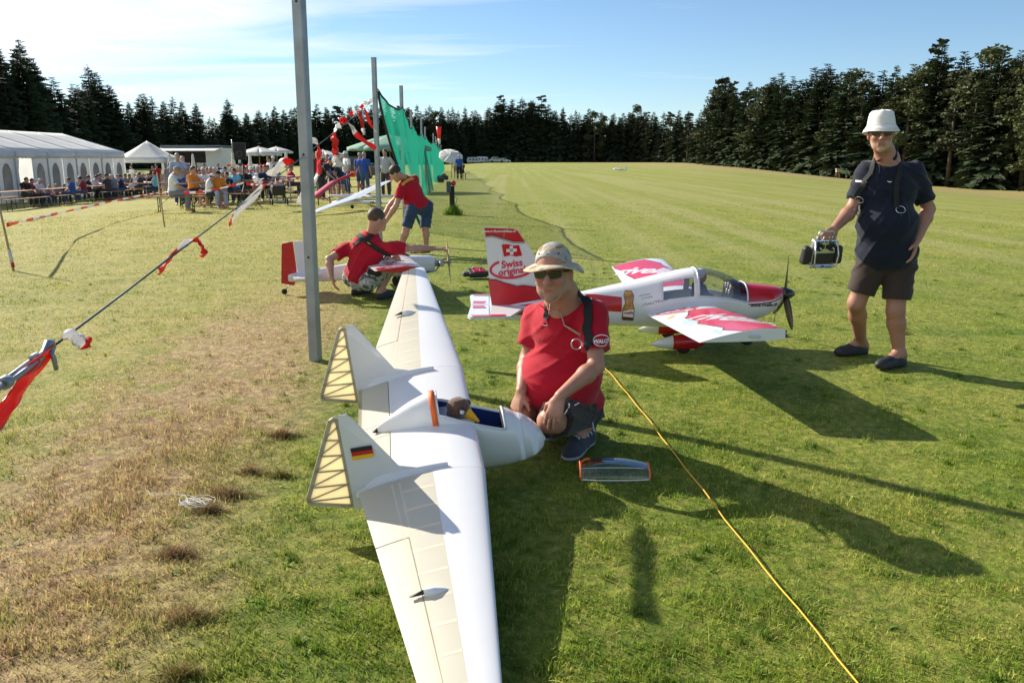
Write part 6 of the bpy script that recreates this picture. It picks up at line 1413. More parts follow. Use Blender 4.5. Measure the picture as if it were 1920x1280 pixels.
M_WIRE = mat('steel_wire', (0.055, 0.075, 0.085), 0.5, 0.6); M_TAPE_R = mat('red_plastic_tape', (0.80, 0.035, 0.03), 0.30, var=0.06, transl=0.42, coat=0.2); M_TAPE_W = mat('white_plastic_tape', (0.85, 0.83, 0.82), 0.35, var=0.05, transl=0.42, coat=0.2)
WA = np.array(at(92, 655, 1.95)); WB = np.array(at(708, 182, 15.66))
def wire(s): return WA+(WB-WA)*s+np.array([0, 0, -0.02*4*s*(1-s)])
def s_of(px):
    lo, hi = -0.2, 1.0
    def f(s): p = wire(s)-[0, 0, EYE]; d = p[1]*_c-p[2]*_s; return 960+1550*p[0]/d
    for _ in range(50):
        m = (lo+hi)/2
        if f(m) < px: lo = m
        else: hi = m
    return lo
def guy_wire():
    t = thing('guy_wire', 'doubled steel guy wire with turnbuckle rising from the left foreground to the post', 'wire', (WA[0], WA[1], 0)); o0 = np.array([WA[0], WA[1], 0])
    e = s_of(92)
    mid = s_of(350)
    MB().tube([wire(s)-o0 for s in np.linspace(e+0.002, 1, 24)], 0.0032, 6).build('strand', M_WIRE, t)
    MB().tube([wire(s)-o0+np.array([0.009*math.sin(math.pi*min(1, (s-e)/(mid-e)*1.2)), 0, 0.006*math.sin(math.pi*(s-e)/(mid-e))]) for s in np.linspace(e+0.002, mid, 14)], 0.0032, 6).build('strand', M_WIRE, t)
    d = unit(wire(e+0.02)-wire(e)); p = wire(e)-o0; x = unit(np.cross(d, [0, 0, 1])); z = np.cross(x, d)
    # hook, threaded body and rod of the turnbuckle
    q = 0.62; d, x, z = d*q, x*q, z*q; R_ = lambda *r: [a*q for a in r]
    MB().tube([p-d*0.10, p-d*0.055, p-d*0.03+z*0.008, p+z*0.028, p+d*0.030+z*0.020, p+d*0.034-z*0.004, p+d*0.010-z*0.020], R_(0.013, 0.013, 0.014, 0.014, 0.0135, 0.012, 0.010), 10).build('hook', M_GALV, t)
    for s in (-1, 1): MB().tube([p-d*0.10+x*s*0.013, p-d*0.36+x*s*0.013], 0.0085*q, 8).build('turnbuckle_rail', M_GALV, t)
    for a, b in ((0.095, 0.13), (0.335, 0.37)): MB().tube([p-d*a, p-d*b], 0.024*q, 8).build('turnbuckle_nut', M_GALV, t)
    MB().tube([p-d*0.37, p-d*0.9, p-d*5.5], 0.0125*q, 10).build('threaded_rod', M_GALV, t)
    MB().tube([p+z*0.012, p+x*0.012-z*0.04, p+x*0.014-z*0.085], R_(0.009, 0.010, 0.009), 8).build('split_pin', M_GALV, t)
guy_wire()
SCL = [1.0]
def flutter(name, label, p0, dirs, w, cols, loose=0.02, seed=0, group='red and white tapes tied to the guy wire', twist=0.6, side=None, par=None):
    "a strip of barrier tape that follows the polyline, crumpled; cols = colour per segment"
    sc = SCL[0]; w = w*sc; loose = loose*sc; r = np.random.default_rng(seed); P = [np.array(p0, float)]
    for d in dirs: P.append(P[-1]+np.array(d, float)*sc)
    P = np.array(P); n = 9*(len(P)-1)+1; tt = np.linspace(0, len(P)-1, n); i = np.minimum(tt.astype(int), len(P)-2); f = (tt-i)[:, None]; C = P[i]*(1-f)+P[i+1]*f
    for _ in range(3): C[1:-1] = (C[:-2]+C[1:-1]*2+C[2:])/4
    T = np.gradient(C, axis=0); T /= np.linalg.norm(T, axis=1)[:, None]; sd = np.array(side if side is not None else (0.3, -0.5, 1.0)); W = np.cross(T, np.cross(sd, T)); W /= np.linalg.norm(W, axis=1)[:, None]; Nn = np.cross(T, W)
    ph = r.uniform(0, 6, 4); cols_n = 7; G = []
    for a in range(n):
        u = tt[a]; tw = twist*math.sin(u*1.7+ph[0]); wd = w*(0.25+0.55*min(1, u*1.6))*(0.9+0.12*math.sin(2.3*u+ph[1])); row = []
        for b in np.linspace(-1, 1, cols_n): row.append(C[a]+(W[a]*math.cos(tw)+Nn[a]*math.sin(tw))*b*wd/2+Nn[a]*(0.8*loose*math.sin(3*b+3*u+ph[2])*min(1, u*2)+0.5*loose*math.sin(8*b-4*u+ph[3])))
        G.append(row)
    o0 = P[0]; m = MB().grid(np.array(G)-o0, lambda i_, j_: cols[min(len(cols)-1, int(tt[i_]*len(cols)/(len(P)-1)))])
    o = m.build(name, [M_TAPE_R, M_TAPE_W], None, o0); solid(o, 0.0008); tag(o, label, 'tape', group)
    return o
def tapes():
    def w(px): SCL[0] = float(np.interp(px, (92, 360, 500, 600, 690), (0.61, 0.64, 0.68, 0.75, 0.95))); return wire(s_of(px))
    dn = np.array([0, 0, -1.0]); along = unit(WB-WA)
    p = w(92); flutter('barrier_tape', 'red and white tape hanging behind the turnbuckle in the left corner', p+[0, 0.02, 0.0], [-along*0.16+dn*0.03, -along*0.2+dn*0.03, -along*0.2+dn*0.04, -along*0.16+dn*0.05], 0.15, [0, 0, 0, 0, 1, 1], 0.012, 1, twist=0.2)
    p = w(118); flutter('barrier_tape', 'short white tape knot with red end just above the turnbuckle', p, [V3(0.03, 0, 0.012), V3(0.05, 0.0, -0.018), V3(0.03, 0, -0.02)], 0.075, [1, 1, 1, 0], 0.016, 2)
    p = w(362); flutter('barrier_tape', 'long red tape with white knot at the middle of the guy wire', p, [-along*0.16+V3(-0.01, 0, 0.02), -along*0.24+dn*0.02, -along*0.2+dn*0.03, -along*0.06], 0.062, [1, 1, 0, 0, 0], 0.008, 3, twist=0.3)
    flutter('barrier_tape', 'bunched red tape hanging from the knot at the middle of the guy wire', p, [V3(0.03, 0, 0.0), V3(0.025, 0.0, -0.035), V3(0.0, 0, -0.045), V3(-0.01, 0, -0.02)], 0.075, [0], 0.012, 4)
    p = w(497); flutter('barrier_tape', 'white lettered tape with red ends lying along the upper guy wire', p, [-along*0.25+dn*0.0, -along*0.45+dn*0.02, -along*0.45+dn*0.02, -along*0.15+dn*0.01], 0.105, [0, 1, 1, 1, 1, 1, 1, 0], 0.006, 5, twist=0.12)
    flutter('barrier_tape', 'small white and red tape knot beside the loudspeaker stand', p, [V3(-0.02, 0, 0.02), V3(-0.04, 0, 0.035), V3(-0.03, 0, -0.015)], 0.07, [0, 1, 1], 0.015, 6)
    p = w(552); flutter('barrier_tape', 'red and white tape fluttering left of the nearest post', p, [V3(-0.03, 0, 0.03), V3(-0.07, 0, -0.02), V3(-0.09, 0, -0.08), V3(-0.07, 0, -0.04)], 0.11, [0, 0, 1, 1], 0.012, 7)
    p = w(597); flutter('barrier_tape', 'long tape hanging down just right of the nearest post', p, [V3(0.01, 0, -0.12), V3(-0.03, 0, -0.2), V3(-0.13, 0, -0.2), V3(-0.1, 0, -0.14)], 0.14, [0, 0, 1, 1], 0.02, 8)
    flutter('barrier_tape', 'white tape scrap blowing left of the wire behind the nearest post', p, [V3(-0.05, 0, 0.05), V3(-0.09, 0, 0.0)], 0.10, [1], 0.02, 9)
    p = w(627); flutter('barrier_tape', 'crumpled red and white tape hanging between the two near posts', p, [V3(0.0, 0, -0.13), V3(0.01, 0, -0.14), V3(0.0, 0, -0.14)], 0.16, [0, 0, 1], 0.045, 10)
    flutter('barrier_tape', 'white tape flap above the wire between the two near posts', p, [V3(0.03, 0, 0.06), V3(0.05, 0, 0.02)], 0.10, [1], 0.02, 11)
    p = w(652); flutter('barrier_tape', 'red tape streaming to the right below the wire', p, [V3(0.10, 0, -0.14), V3(0.14, 0, -0.14), V3(0.12, 0, -0.06)], 0.09, [1, 0, 0], 0.02, 12)
    flutter('barrier_tape', 'red knot of tape where the streaming tape is tied', p, [V3(-0.05, 0, 0.03), V3(-0.05, 0, -0.03)], 0.12, [0], 0.03, 13)
    p = w(676); flutter('barrier_tape', 'white and red tape hanging straight near the second post', p, [V3(0.0, 0, -0.10), V3(0.03, 0, -0.14), V3(0.01, 0, -0.10)], 0.09, [0, 0, 1], 0.03, 14)
    flutter('barrier_tape', 'red scrap of tape curling along the wire near the second post', p, [V3(-0.08, 0, -0.01), V3(-0.09, 0, -0.03)], 0.08, [0, 1, 0], 0.02, 15)
    p = w(683); flutter('barrier_tape', 'narrow red tape hanging beside the second post', p, [V3(0.05, 0, -0.14), V3(0.08, 0, -0.16), V3(0.04, 0, -0.06)], 0.08, [0, 0, 1], 0.015, 16)
    p = w(692); flutter('barrier_tape', 'white tape bow tied at the top of the second post', p, [V3(-0.08, 0, 0.02), V3(-0.07, 0, -0.08)], 0.09, [1, 1, 0], 0.02, 17)
    flutter('barrier_tape', 'short white and red end of tape beside the bow', p, [V3(0.01, 0, 0.06), V3(0.05, 0, 0.01)], 0.07, [1], 0.02, 18)
tapes()
M_STAKE = mat('raw_wood', (0.42, 0.30, 0.17), 0.85, var=0.2, vs=12, bump=0.2)
def stakes():
    for (px, pb, pt, lab) in ((26, 505, 360, 'wooden stake wrapped with tape at the left edge of the meadow'), (309, 424, 326, 'thin wooden stake in front of the bench of the seated old man')):
        p = gr(px, pb); h = (pb-pt)/1550*p[1]*1.0; t = thing('wooden_stake', lab, 'stake', p); lean = -0.10 if px < 100 else -0.055
        MB().tube([(0, 0, -0.1), (lean*h, 0, h)], [0.018, 0.015], 7).build('shaft', M_STAKE, t)
        if px < 100:
            MB().tube([(lean*0.04, 0, 0.04), (lean*0.28, 0, 0.28)], 0.0205, 7).build('white_tape_wrap', M_TAPE_W, t)
            MB().tube([(lean*0.03, 0, 0.03), (lean*0.10, 0, 0.10)], 0.022, 7).build('red_tape_wrap', M_TAPE_R, t)
    def band(name, lab, pts, w=0.06, per=0.55):
        P = np.array(pts, float); L = np.linalg.norm(np.diff(P, axis=0), axis=1).sum(); n = max(8, int(L/0.18)); tt = np.linspace(0, len(P)-1, n); i = np.minimum(tt.astype(int), len(P)-2); f = (tt-i)[:, None]; C = P[i]*(1-f)+P[i+1]*f
        for _ in range(2): C[1:-1] = (C[:-2]+2*C[1:-1]+C[2:])/4
        W = np.tile([[0, 0, 1.0]], (n, 1))*w/2; ph = np.sin(np.arange(n)*0.31)*0.9; W = np.stack([np.sin(ph)*0.5, 0*ph, np.cos(ph)], 1)*w/2
        o = MB().grid(np.stack([C-W, C+W], 1)-P[0], lambda a, b: int((a*L/n)/per) % 2).build(name, [M_TAPE_R, M_TAPE_W], None, P[0]); solid(o, 0.001); tag(o, lab, 'tape')
    a = gr(30, 440); s1 = gr(26, 505); s2 = gr(309, 424)
    band('barrier_tape', 'sagging red and white barrier tape in front of the marquee tables', [s1+V3(-0.02, 0, 0.62), np.array(at(100, 402, 16.5)), np.array(at(190, 382, 22)), np.array(at(262, 367, 26)), np.array(at(303, 361, 28.5)), np.array(at(345, 360, 28))])
    band('barrier_tape', 'red and white barrier tape tied to the loudspeaker stand before the benches', [np.array(at(345, 361, 24.2)), np.array(at(365, 362, 24.2)), np.array(at(395, 357, 24.2)), np.array(at(430, 350, 24.2)), np.array(at(457, 343, 24.4))], 0.075, 0.18)
    band('barrier_tape', 'red and white barrier tape running right from the loudspeaker stand', [np.array(at(462, 345, 24.4)), np.array(at(482, 347, 24.6)), np.array(at(510, 345, 25.5)), np.array(at(535, 337, 27)), np.array(at(560, 334, 28))], 0.07, 0.2)
    band('barrier_tape', 'red and white barrier tape stretched in front of the parked white car', [np.array(at(425, 310, 55)), np.array(at(455, 310.5, 55)), np.array(at(505, 309, 56))], 0.12, 0.5)
stakes()
def yellow_rope():
    P = []; n = 40
    for i in range(n):
        f = i/(n-1); x = 0.60+0.50*f+0.002*math.sin(i*0.9)+0.006*math.sin(f*9); y = 6.9-5.6*f; P.append((x, y, float(ground_z(x, y))+0.026+0.004*math.sin(i*1.7)))
    o = MB().tube(P, 0.0032, 7).build('rope', mat('yellow_cord', (0.85, 0.42, 0.02), 0.5, var=0.1, vs=60), None); tag(o, 'thin yellow rope stretched across the grass behind the crouching man', 'rope')
yellow_rope()
def post_box():
    p = gr(848, 402); t = thing('control_post', 'dark wooden post with grey box and red button beside the mown strip', 'post', p, 0.1); t.scale = (1, 1, 1)
    MB().box((0, 0, 0.38), (0.14, 0.14, 0.80)).build('post', mat('dark_timber', (0.035, 0.025, 0.018), 0.9, bump=0.3), t); bevel(MB().box((-0.09, -0.09, 0.76), (0.13, 0.12, 0.30)).build('grey_box', mat('dark_grey_box', (0.06, 0.07, 0.08), 0.6), t), 0.01)
    MB().lathe([(0.07, 0.0), (0.075, 0.04), (0.04, 0.07), (0, 0.075)], 14, (0.04, -0.07, 0.86), rotx(math.pi/2)).build('red_button', M_RED, t)
    MB().tube([(0.06, -0.07, 0.5), (0.14, -0.06, 0.44), (0.12, -0.05, 0.34), (0.07, -0.07, 0.3)], 0.008, 5).build('cable_loop', M_ROPE, t)
    n = 900; r = RNG; a = r.uniform(0, 6.28, n); rr = np.abs(r.normal(0, 0.13, n)); x = p[0]+0.05+rr*np.cos(a); y = p[1]-0.05+rr*np.sin(a)
    blades(x, y, r.uniform(0.10, 0.34, n)*np.clip(1.2-rr*2.2, 0.3, 1.2), r.uniform(0.010, 0.02, n), np.abs(r.normal(0.35, 0.25, n)), 'tall_grass_tuft', np.tile([[0.55, 0.85, 0.5]], (n, 1))*r.uniform(0.6, 1.2, (n, 1)))
post_box()
def grass_clods():
    r = RNG
    for i, (px, py, R_, n) in enumerate(((530, 812, 0.11, 420), (425, 925, 0.12, 420), (395, 955, 0.09, 260), (530, 885, 0.08, 160), (330, 1040, 0.13, 260), (1690, 622, 0.14, 120), (1468, 632, 0.06, 90), (360, 1160, 0.14, 240), (345, 1270, 0.10, 200), (470, 880, 0.10, 180))):
        p = gr(px, py); n *= 3; R_ *= 1.0; a = r.uniform(0, 6.28, n); rr = R_*r.random(n)**0.8*(0.65+0.35*np.sin(3*a+i)); x = p[0]+rr*np.cos(a)*1.4; y = p[1]+rr*np.sin(a)*0.7
        o = blades(x, y, r.uniform(0.02, 0.060, n)*np.clip(1.5-1.2*rr/R_, 0.3, 1.5), r.uniform(0.002, 0.0042, n), r.uniform(0.5, 1.45, n), 'dried_clippings', np.tile([[1.0, 0.80, 1.0]], (n, 1))*r.uniform(0.5, 1.15, (n, 1)), True)
grass_clods()
def lying_transmitter():
    t = thing('radio_transmitter', 'red and black radio transmitter lying on the grass left of the red fin', 'radio control', (-0.46, 10.8, 0.0), 0.3)
    bevel(MB().box((0, 0, 0.06), (0.24, 0.20, 0.07), 0, rotx(0.25)).build('case', M_DARK, t), 0.015)
    bevel(MB().box((0.02, -0.005, 0.085), (0.16, 0.15, 0.05), 0, rotx(0.25)).build('red_faceplate', M_RED, t), 0.01)
    for s in (-1, 1):
        MB().tube([(s*0.05, 0, 0.11), (s*0.05, -0.02, 0.15)], [0.014, 0.006], 8).build('stick', M_GREYMETAL, t); bevel(MB().box((s*0.15, -0.02, 0.05), (0.10, 0.10, 0.06)).build('hand_rest', M_DARK, t), 0.02)
    MB().tube([(0.05, 0.08, 0.09), (0.11, 0.06, 0.26)], [0.006, 0.003], 6).build('aerial', M_DARK, t)
lying_transmitter()

def white_string():
    p = gr(330, 945); r = np.random.default_rng(12); P = []; q = np.array([-0.20, 0.10])
    for i in range(90):
        a = i*0.55+2.5*math.sin(i*0.21); c = np.array([0.10, -0.02])*min(1, i/30)+np.array([-0.19+0.012*i, 0.09-0.004*i])*max(0, 1-i/30); w = 0.012+0.075*min(1, i/30)
        x, y = p[0]+c[0]+w*math.cos(a*0.9), p[1]+c[1]+w*0.9*math.sin(a*1.13); P.append((x, y, float(ground_z(x, y))+0.030+0.008*math.sin(i*1.3)))
    for _ in range(2): P = [tuple((np.array(P[max(0, i-1)])+2*np.array(P[i])+np.array(P[min(len(P)-1, i+1)]))/4) for i in range(len(P))]
    tag(MB().tube(P, 0.0013, 5).build('string', mat('white_twine', (0.75, 0.73, 0.70), 0.8), None), 'tangle of thin white string lying in the dry grass', 'string')
white_string()
# ================================================================ the gathering on the left: tents, tables, people
M_PVC = mat('white_tent_fabric', (0.92, 0.92, 0.93), 0.45, var=0.03, vs=1.2, transl=0.6, bump=0.1, bs=3)
M_PVCWIN = mat('tent_window_film', (0.30, 0.26, 0.23), 0.2, var=0.25, vs=1.5, coat=0.4)
M_ALU = mat('tent_frame', (0.45, 0.46, 0.47), 0.4, 0.7)
M_TAN = mat('tan_curtain', (0.40, 0.27, 0.14), 0.85, var=0.15, vs=2)
TX = -25.0; TZ = -0.62
def marquee():
    Y0, Y1, bay = 30.5, 54.5, 3.0; ez, rz_ = 1.93, 3.08; Wd = 7.6; nb = int((Y1-Y0)/bay)
    t = thing('marquee', 'long white party marquee with arched window panels on the left of the field', 'tent', (TX, Y0, TZ)); o = np.array([TX, Y0, TZ]); RX = TX-Wd/2; e = ez-TZ; rg = rz_-TZ
    for i in range(nb):
        y0, y1 = i*bay, (i+1)*bay
        for s, nm in ((0, 'roof_panel'), (1, 'roof_panel')):
            P = []; n = 6
            for a in np.linspace(0, 1, n):
                row = []
                for b in np.linspace(0, 1, 7):
                    x = -Wd/2*b if s == 0 else -Wd+Wd/2*b; sagz = -0.05*math.sin(math.pi*a)*math.sin(math.pi*b); row.append((x+(0.05 if s == 0 and b == 0 else 0), y0+0.012+(bay-0.024)*a, e+(rg-e)*b+sagz+0.02))
                P.append(row)
            solid(MB().grid(np.array(P)[::-1] if s == 0 else np.array(P)).build(nm, M_PVC, t), 0.008)
        # valance with a wavy hem
        P = []; 
        for a in np.linspace(0, 1, 25): hem = e-0.36-0.03*abs(math.sin(a*math.pi*8)); P.append([(0.07, y0+0.02+(bay-0.04)*a, e+0.02), (0.09+0.012*math.sin(a*20+i), y0+0.02+(bay-0.04)*a, hem)])
        solid(MB().grid(P).build('valance', M_PVC, t), 0.006)
        # wall panels; the fourth bay from the near end stands open
        open_ = i == nb-4
        for h in range(2):
            ya, yb = y0+0.05+h*bay/2, y0+bay/2+h*bay/2-0.02; wy = yb-ya
            if open_ and h == 0: yb = ya+0.12; 
            if open_ and h == 0:
                P = [[(0.0+0.05*math.sin(b*9), ya+0.28*c, e*b) for b in np.linspace(0, 1, 6)] for c in np.linspace(0, 1, 5)]; solid(MB().grid(P).build('wall_panel', M_PVC, t), 0.008); continue
            cy = (ya+yb)/2; ww, wz0, wz1 = wy*0.27, 0.62, 1.35; arch = [(cy-ww, wz0)]+[(cy-ww*math.cos(q), wz1+ww*1.5*math.sin(q)) for q in np.linspace(0, math.pi, 11)]+[(cy+ww, wz0)]
            outer = [(ya, 0), (yb, 0), (yb, e), (ya, e)]
            T = tessellate_polygon([[Vector((p[0], p[1], 0)) for p in outer], [Vector((p[0], p[1], 0)) for p in arch]]); allp = outer+arch
            w = solid(MB().add([(0.006*math.sin(p[0]*5), p[0], p[1]) for p in allp], [list(f) for f in T]).build('wall_panel', M_PVC, t), 0.008)
            V2, F2 = poly_shape(arch); MB().add([(-0.004, p[0], p[1]) for p in V2], F2).build('window', M_PVCWIN, w)
    for i in range(nb+1):
        y = i*bay; MB().box((0.0, y, e/2), (0.09, 0.09, e)).build('leg', M_ALU if i < nb else M_PVC, t); MB().box((-Wd, y, e/2), (0.09, 0.09, e)).build('leg', M_ALU, t)
        m = MB(); m.bar((0.06, y, e+0.035), (-Wd/2, y, rg+0.035), 0.03, 0.012); m.bar((-Wd/2, y, rg+0.035), (-Wd, y, e+0.035), 0.03, 0.012); m.build('roof_seam', mat('seam_grey', (0.35, 0.36, 0.38), 0.6), t)  # plain grey bars along the seams between roof panels
    # gables, rear wall, inner curtain
    for y in (0.0, nb*bay):
        solid(MB().add([(-0.05, y, 0), (-Wd+0.05, y, 0), (-Wd+0.05, y, e), (-Wd/2, y, rg), (-0.05, y, e)], [(0, 1, 2, 3, 4)]).build('gable_wall', M_PVC, t), 0.01)
    solid(MB().add([(-Wd, 0.05, 0), (-Wd, nb*bay-0.05, 0), (-Wd, nb*bay-0.05, e), (-Wd, 0.05, e)], [(0, 1, 2, 3)]).build('rear_wall', M_PVC, t), 0.01)
    solid(MB().grid([[(-1.6+0.1*math.sin(a*14), (nb-4)*bay-1.0+a*3.5, z) for z in (0.0, e)] for a in np.linspace(0, 1, 16)]).build('inner_curtain', M_TAN, t), 0.01)
marquee()
def gazebo():
    p = at(280, 320, 58.0); z = float(terrain(p[0], 58)); t = thing('gazebo', 'white pop-up pavilion with a pointed roof between marquee and food trailer', 'tent', (p[0], 58.0, z), 0.1); h, w, rg = 2.15, 1.75, 3.35
    c = [(-w, -w), (w, -w), (w, w), (-w, w)]
    for i in range(4):
        a, b = c[i], c[(i+1) % 4]; P = []
        for f in np.linspace(0, 1, 7): e = 1-f; P.append([(a[0]*e+(b[0]*e-a[0]*e)*g, a[1]*e+(b[1]*e-a[1]*e)*g, h+(rg-h)*(f**1.25)) for g in np.linspace(0, 1, 5)])
        solid(MB().grid(P).build('roof_panel', M_PVC, t), 0.006); m = MB(); m.grid([[(a[0]+(b[0]-a[0])*g, a[1]+(b[1]-a[1])*g, h) for g in np.linspace(0, 1, 9)], [(a[0]+(b[0]-a[0])*g, a[1]+(b[1]-a[1])*g, h-0.28-0.03*math.sin(g*25)) for g in np.linspace(0, 1, 9)]]); solid(m.build('valance', M_PVC, t), 0.006)
        MB().box((a[0]*0.98, a[1]*0.98, h/2), (0.05, 0.05, h)).build('leg', M_ALU, t)
    solid(MB().add([(-w, w-0.02, 0.1), (w, w-0.02, 0.1), (w, w-0.02, 1.1), (-w, w-0.02, 1.1)], [(0, 1, 2, 3)]).build('counter_front', mat('counter_grey', (0.25, 0.22, 0.22), 0.7), t), 0.02)
gazebo()
def food_trailer():
    Y = 62.0; a = at(302, 300, Y); b = at(418, 300, Y); z = float(terrain(a[0], Y)); cx = (a[0]+b[0])/2; L = b[0]-a[0]
    t = thing('food_trailer', 'white food trailer with its long serving hatch folded up', 'trailer', (cx, Y, z)); H = EYE+(298-274)/1550*Y-z; Wt = 2.2
    MW = mat('trailer_white', (0.72, 0.72, 0.70), 0.45, var=0.04); MI = mat('trailer_inside', (0.10, 0.09, 0.085), 0.8)
    bevel(MB().box((0, Wt/2, H-0.10), (L, Wt, 0.2)).build('roof', mat('roof_grey', (0.10, 0.12, 0.12), 0.6), t), 0.03)
    for x, w in ((-L/2+0.09, 0.18), (L/2-0.62, 1.24)): MB().box((x, 0.03, H/2+0.2), (w, 0.06, H-0.6)).build('front_wall', MW, t)
    MB().box((-0.4, 0.04, 0.75), (L-1.5, 0.06, 0.80)).build('counter_front', MW, t); MB().box((-0.4, -0.12, 1.17), (L-1.4, 0.45, 0.05)).build('counter_top', M_ALU, t)
    MB().box((0, Wt-0.03, H/2+0.2), (L, 0.06, H-0.6)).build('rear_wall', MI, t); MB().box((-L/2+0.03, Wt/2, H/2+0.2), (0.06, Wt-0.1, H-0.6)).build('side_wall', MW, t); MB().box((L/2-0.03, Wt/2, H/2+0.2), (0.06, Wt-0.1, H-0.6)).build('side_wall', MW, t)
    MB().box((0, Wt/2, 0.45), (L, Wt, 0.12)).build('chassis', M_DARK, t)
    solid(MB().add([(-L/2+0.2, 0.0, H-0.22), (L/2-0.1, 0.0, H-0.22), (L/2-0.1, -1.35, H-0.40), (-L/2+0.2, -1.35, H-0.40)], [(0, 1, 2, 3)]).build('serving_hatch', MW, t), 0.05)
    for x in (-1.2, 0.2): MB().box((x, Wt-0.4, 1.55), (0.9, 0.5, 0.6)).build('kitchen_unit', M_GREYMETAL, t)
    for x in (-0.9, 0.9): MB().lathe([(0, -0.1), (0.3, -0.1), (0.32, 0), (0.3, 0.1), (0, 0.1)], 18, (x, 0.25, 0.32), rotx(math.pi/2)).build('wheel', M_TYRE, t)
food_trailer()
M_PARA = mat('parasol_cloth', (0.74, 0.72, 0.68), 0.8, var=0.04, transl=0.25); M_PARAG = mat('green_parasol_cloth', (0.25, 0.42, 0.33), 0.8, var=0.05, transl=0.25); M_POLEW = mat('parasol_wood', (0.32, 0.21, 0.12), 0.7)
def parasol(px, Y, top_py, w, label, m_=M_PARA, tilt=0.0, n=8, val=0.12):
    p = at(px, top_py, Y); z = float(terrain(p[0], Y)); H = p[2]-z; t = thing('parasol', label, 'parasol', (p[0], Y, z), 0.3, 'open parasols'); r = w/2
    MB().tube([(0, 0, 0), (0, 0, H-0.03)], 0.025, 8).build('pole', M_POLEW, t)
    R = rotx(tilt)
    for i in range(n):
        a, b = 2*math.pi*i/n, 2*math.pi*(i+1)/n; P = []
        for f in np.linspace(0, 1, 5): P.append([R @ V3(r*f*math.cos(q)*(1-0.03*math.sin(math.pi*(q-a)/(b-a))), r*f*math.sin(q), -r*0.30*f**1.15)+V3(0, 0, H) for q in np.linspace(a, b, 5)])
        P.append([q-np.array([0, 0, val*(1+0.2*math.sin(9*k))]) for k, q in enumerate(P[-1])]); solid(MB().grid(P).build('canopy_panel', m_, t), 0.004)
        MB().tube([R @ V3(r*math.cos(a), r*math.sin(a), -r*0.30-0.01)+V3(0, 0, H), R @ V3(r*0.45*math.cos(a), r*0.45*math.sin(a), -r*0.13)+V3(0, 0, H-0.03), (0, 0, H-0.45)], 0.010, 4).build('rib', M_POLEW, t)
    MB().lathe([(0.05, 0), (0.04, 0.05), (0, 0.07)], 8, (0, 0, H-0.01)).build('finial', M_POLEW, t)
parasol(485, 46, 275, 2.4, 'open cream parasol behind the black loudspeaker'); parasol(518, 58, 275, 2.2, 'smaller open cream parasol behind and right of the first one')
parasol(606, 50, 281, 2.4, 'open white parasol just right of the nearest post'); parasol(730, 40, 252, 4.0, 'big pale green parasol behind the second post', M_PARAG, 0.0, 8, 0.16)
parasol(632, 60, 285, 1.6, 'small pale green parasol beside the white one', M_PARAG); parasol(846, 66, 286, 1.9, 'tilted white parasol at the far end of the green net', M_PARA, 0.55)
def folded(px, Y, top_py, bot_py, label, band=False):
    p = at(px, top_py, Y); z = float(terrain(p[0], Y)); H = p[2]-z; b = at(px, bot_py, Y)[2]-z; t = thing('folded_parasol', label, 'parasol', (p[0], Y, z), 0.0, 'folded parasols'); w = (H-b)*0.15
    MB().tube([(0, 0, 0), (0, 0, H)], 0.025, 8).build('pole', M_POLEW, t)
    wp = lambda v, r, q: v*np.array([1+0.18*math.cos(6*q), 1+0.18*math.cos(6*q), 1])
    MB().lathe([(0.02, H), (0.06, H-0.1), (w*0.6, (H+b)/2), (w*0.85, b+0.25), (w*0.95, b), (0.02, b+0.03)], 30, (0, 0, 0), None, 0, wp).build('folded_cloth', M_PARA, t)
    if band: MB().lathe([(w*1.02, b+0.38), (w*1.07, b+0.20)], 24, (0, 0, 0)).build('green_strap', mat('dark_green_strap', (0.02, 0.07, 0.05), 0.7), t)
folded(436, 44, 285, 314, 'folded white parasol left of the loudspeaker'); folded(449, 50, 295, 318, 'folded white parasol with dark strap right behind the loudspeaker stand', True); folded(468, 42, 288, 318, 'folded white parasol right of the loudspeaker'); folded(536, 44, 285, 315, 'folded white parasol left of the nearest post')
folded(317, 46, 288, 330, 'folded white parasol with green strap beside the pavilion', True); folded(361, 52, 288, 318, 'slim folded white parasol in front of the food trailer')
def loudspeaker():
    p = gr(461, 391); Y = p[1]; t = thing('loudspeaker', 'black loudspeaker box on a tall tripod stand', 'loudspeaker', p, 0.15); z1 = at(461, 300, Y)[2]-p[2]; z2 = at(461, 268, Y)[2]-p[2]
    bevel(MB().box((-0.06, 0, (z1+z2)/2), (0.34, 0.32, z2-z1)).build('speaker_cabinet', mat('black_cabinet', (0.008, 0.008, 0.009), 0.7), t), 0.02)
    MB().lathe([(0.11, 0), (0.10, 0.01), (0.03, -0.01), (0, 0.0)], 20, (-0.06, -0.163, z1+0.18), rotx(math.pi/2)).build('speaker_cone', M_DARK, t)
    MB().tube([(0, 0, 0.25), (0, 0, z1)], 0.020, 8).build('pole', M_DARK, t)
    for q in (0.2, 2.3, 4.4): MB().tube([(0, 0, 0.75), (0.5*math.cos(q), 0.5*math.sin(q), 0.0)], 0.013, 6).build('leg', M_DARK, t)
    MB().tube([(-0.30, 0.1, z2-0.5), (-0.30, 0.1, z2+0.1)], 0.012, 6).build('aerial', M_ALU, t)
loudspeaker()
M_BEERTOP = mat('orange_beech_board', (0.38, 0.17, 0.06), 0.5, var=0.15, vs=3); M_BEERLEG = mat('green_steel_leg', (0.02, 0.05, 0.035), 0.5)
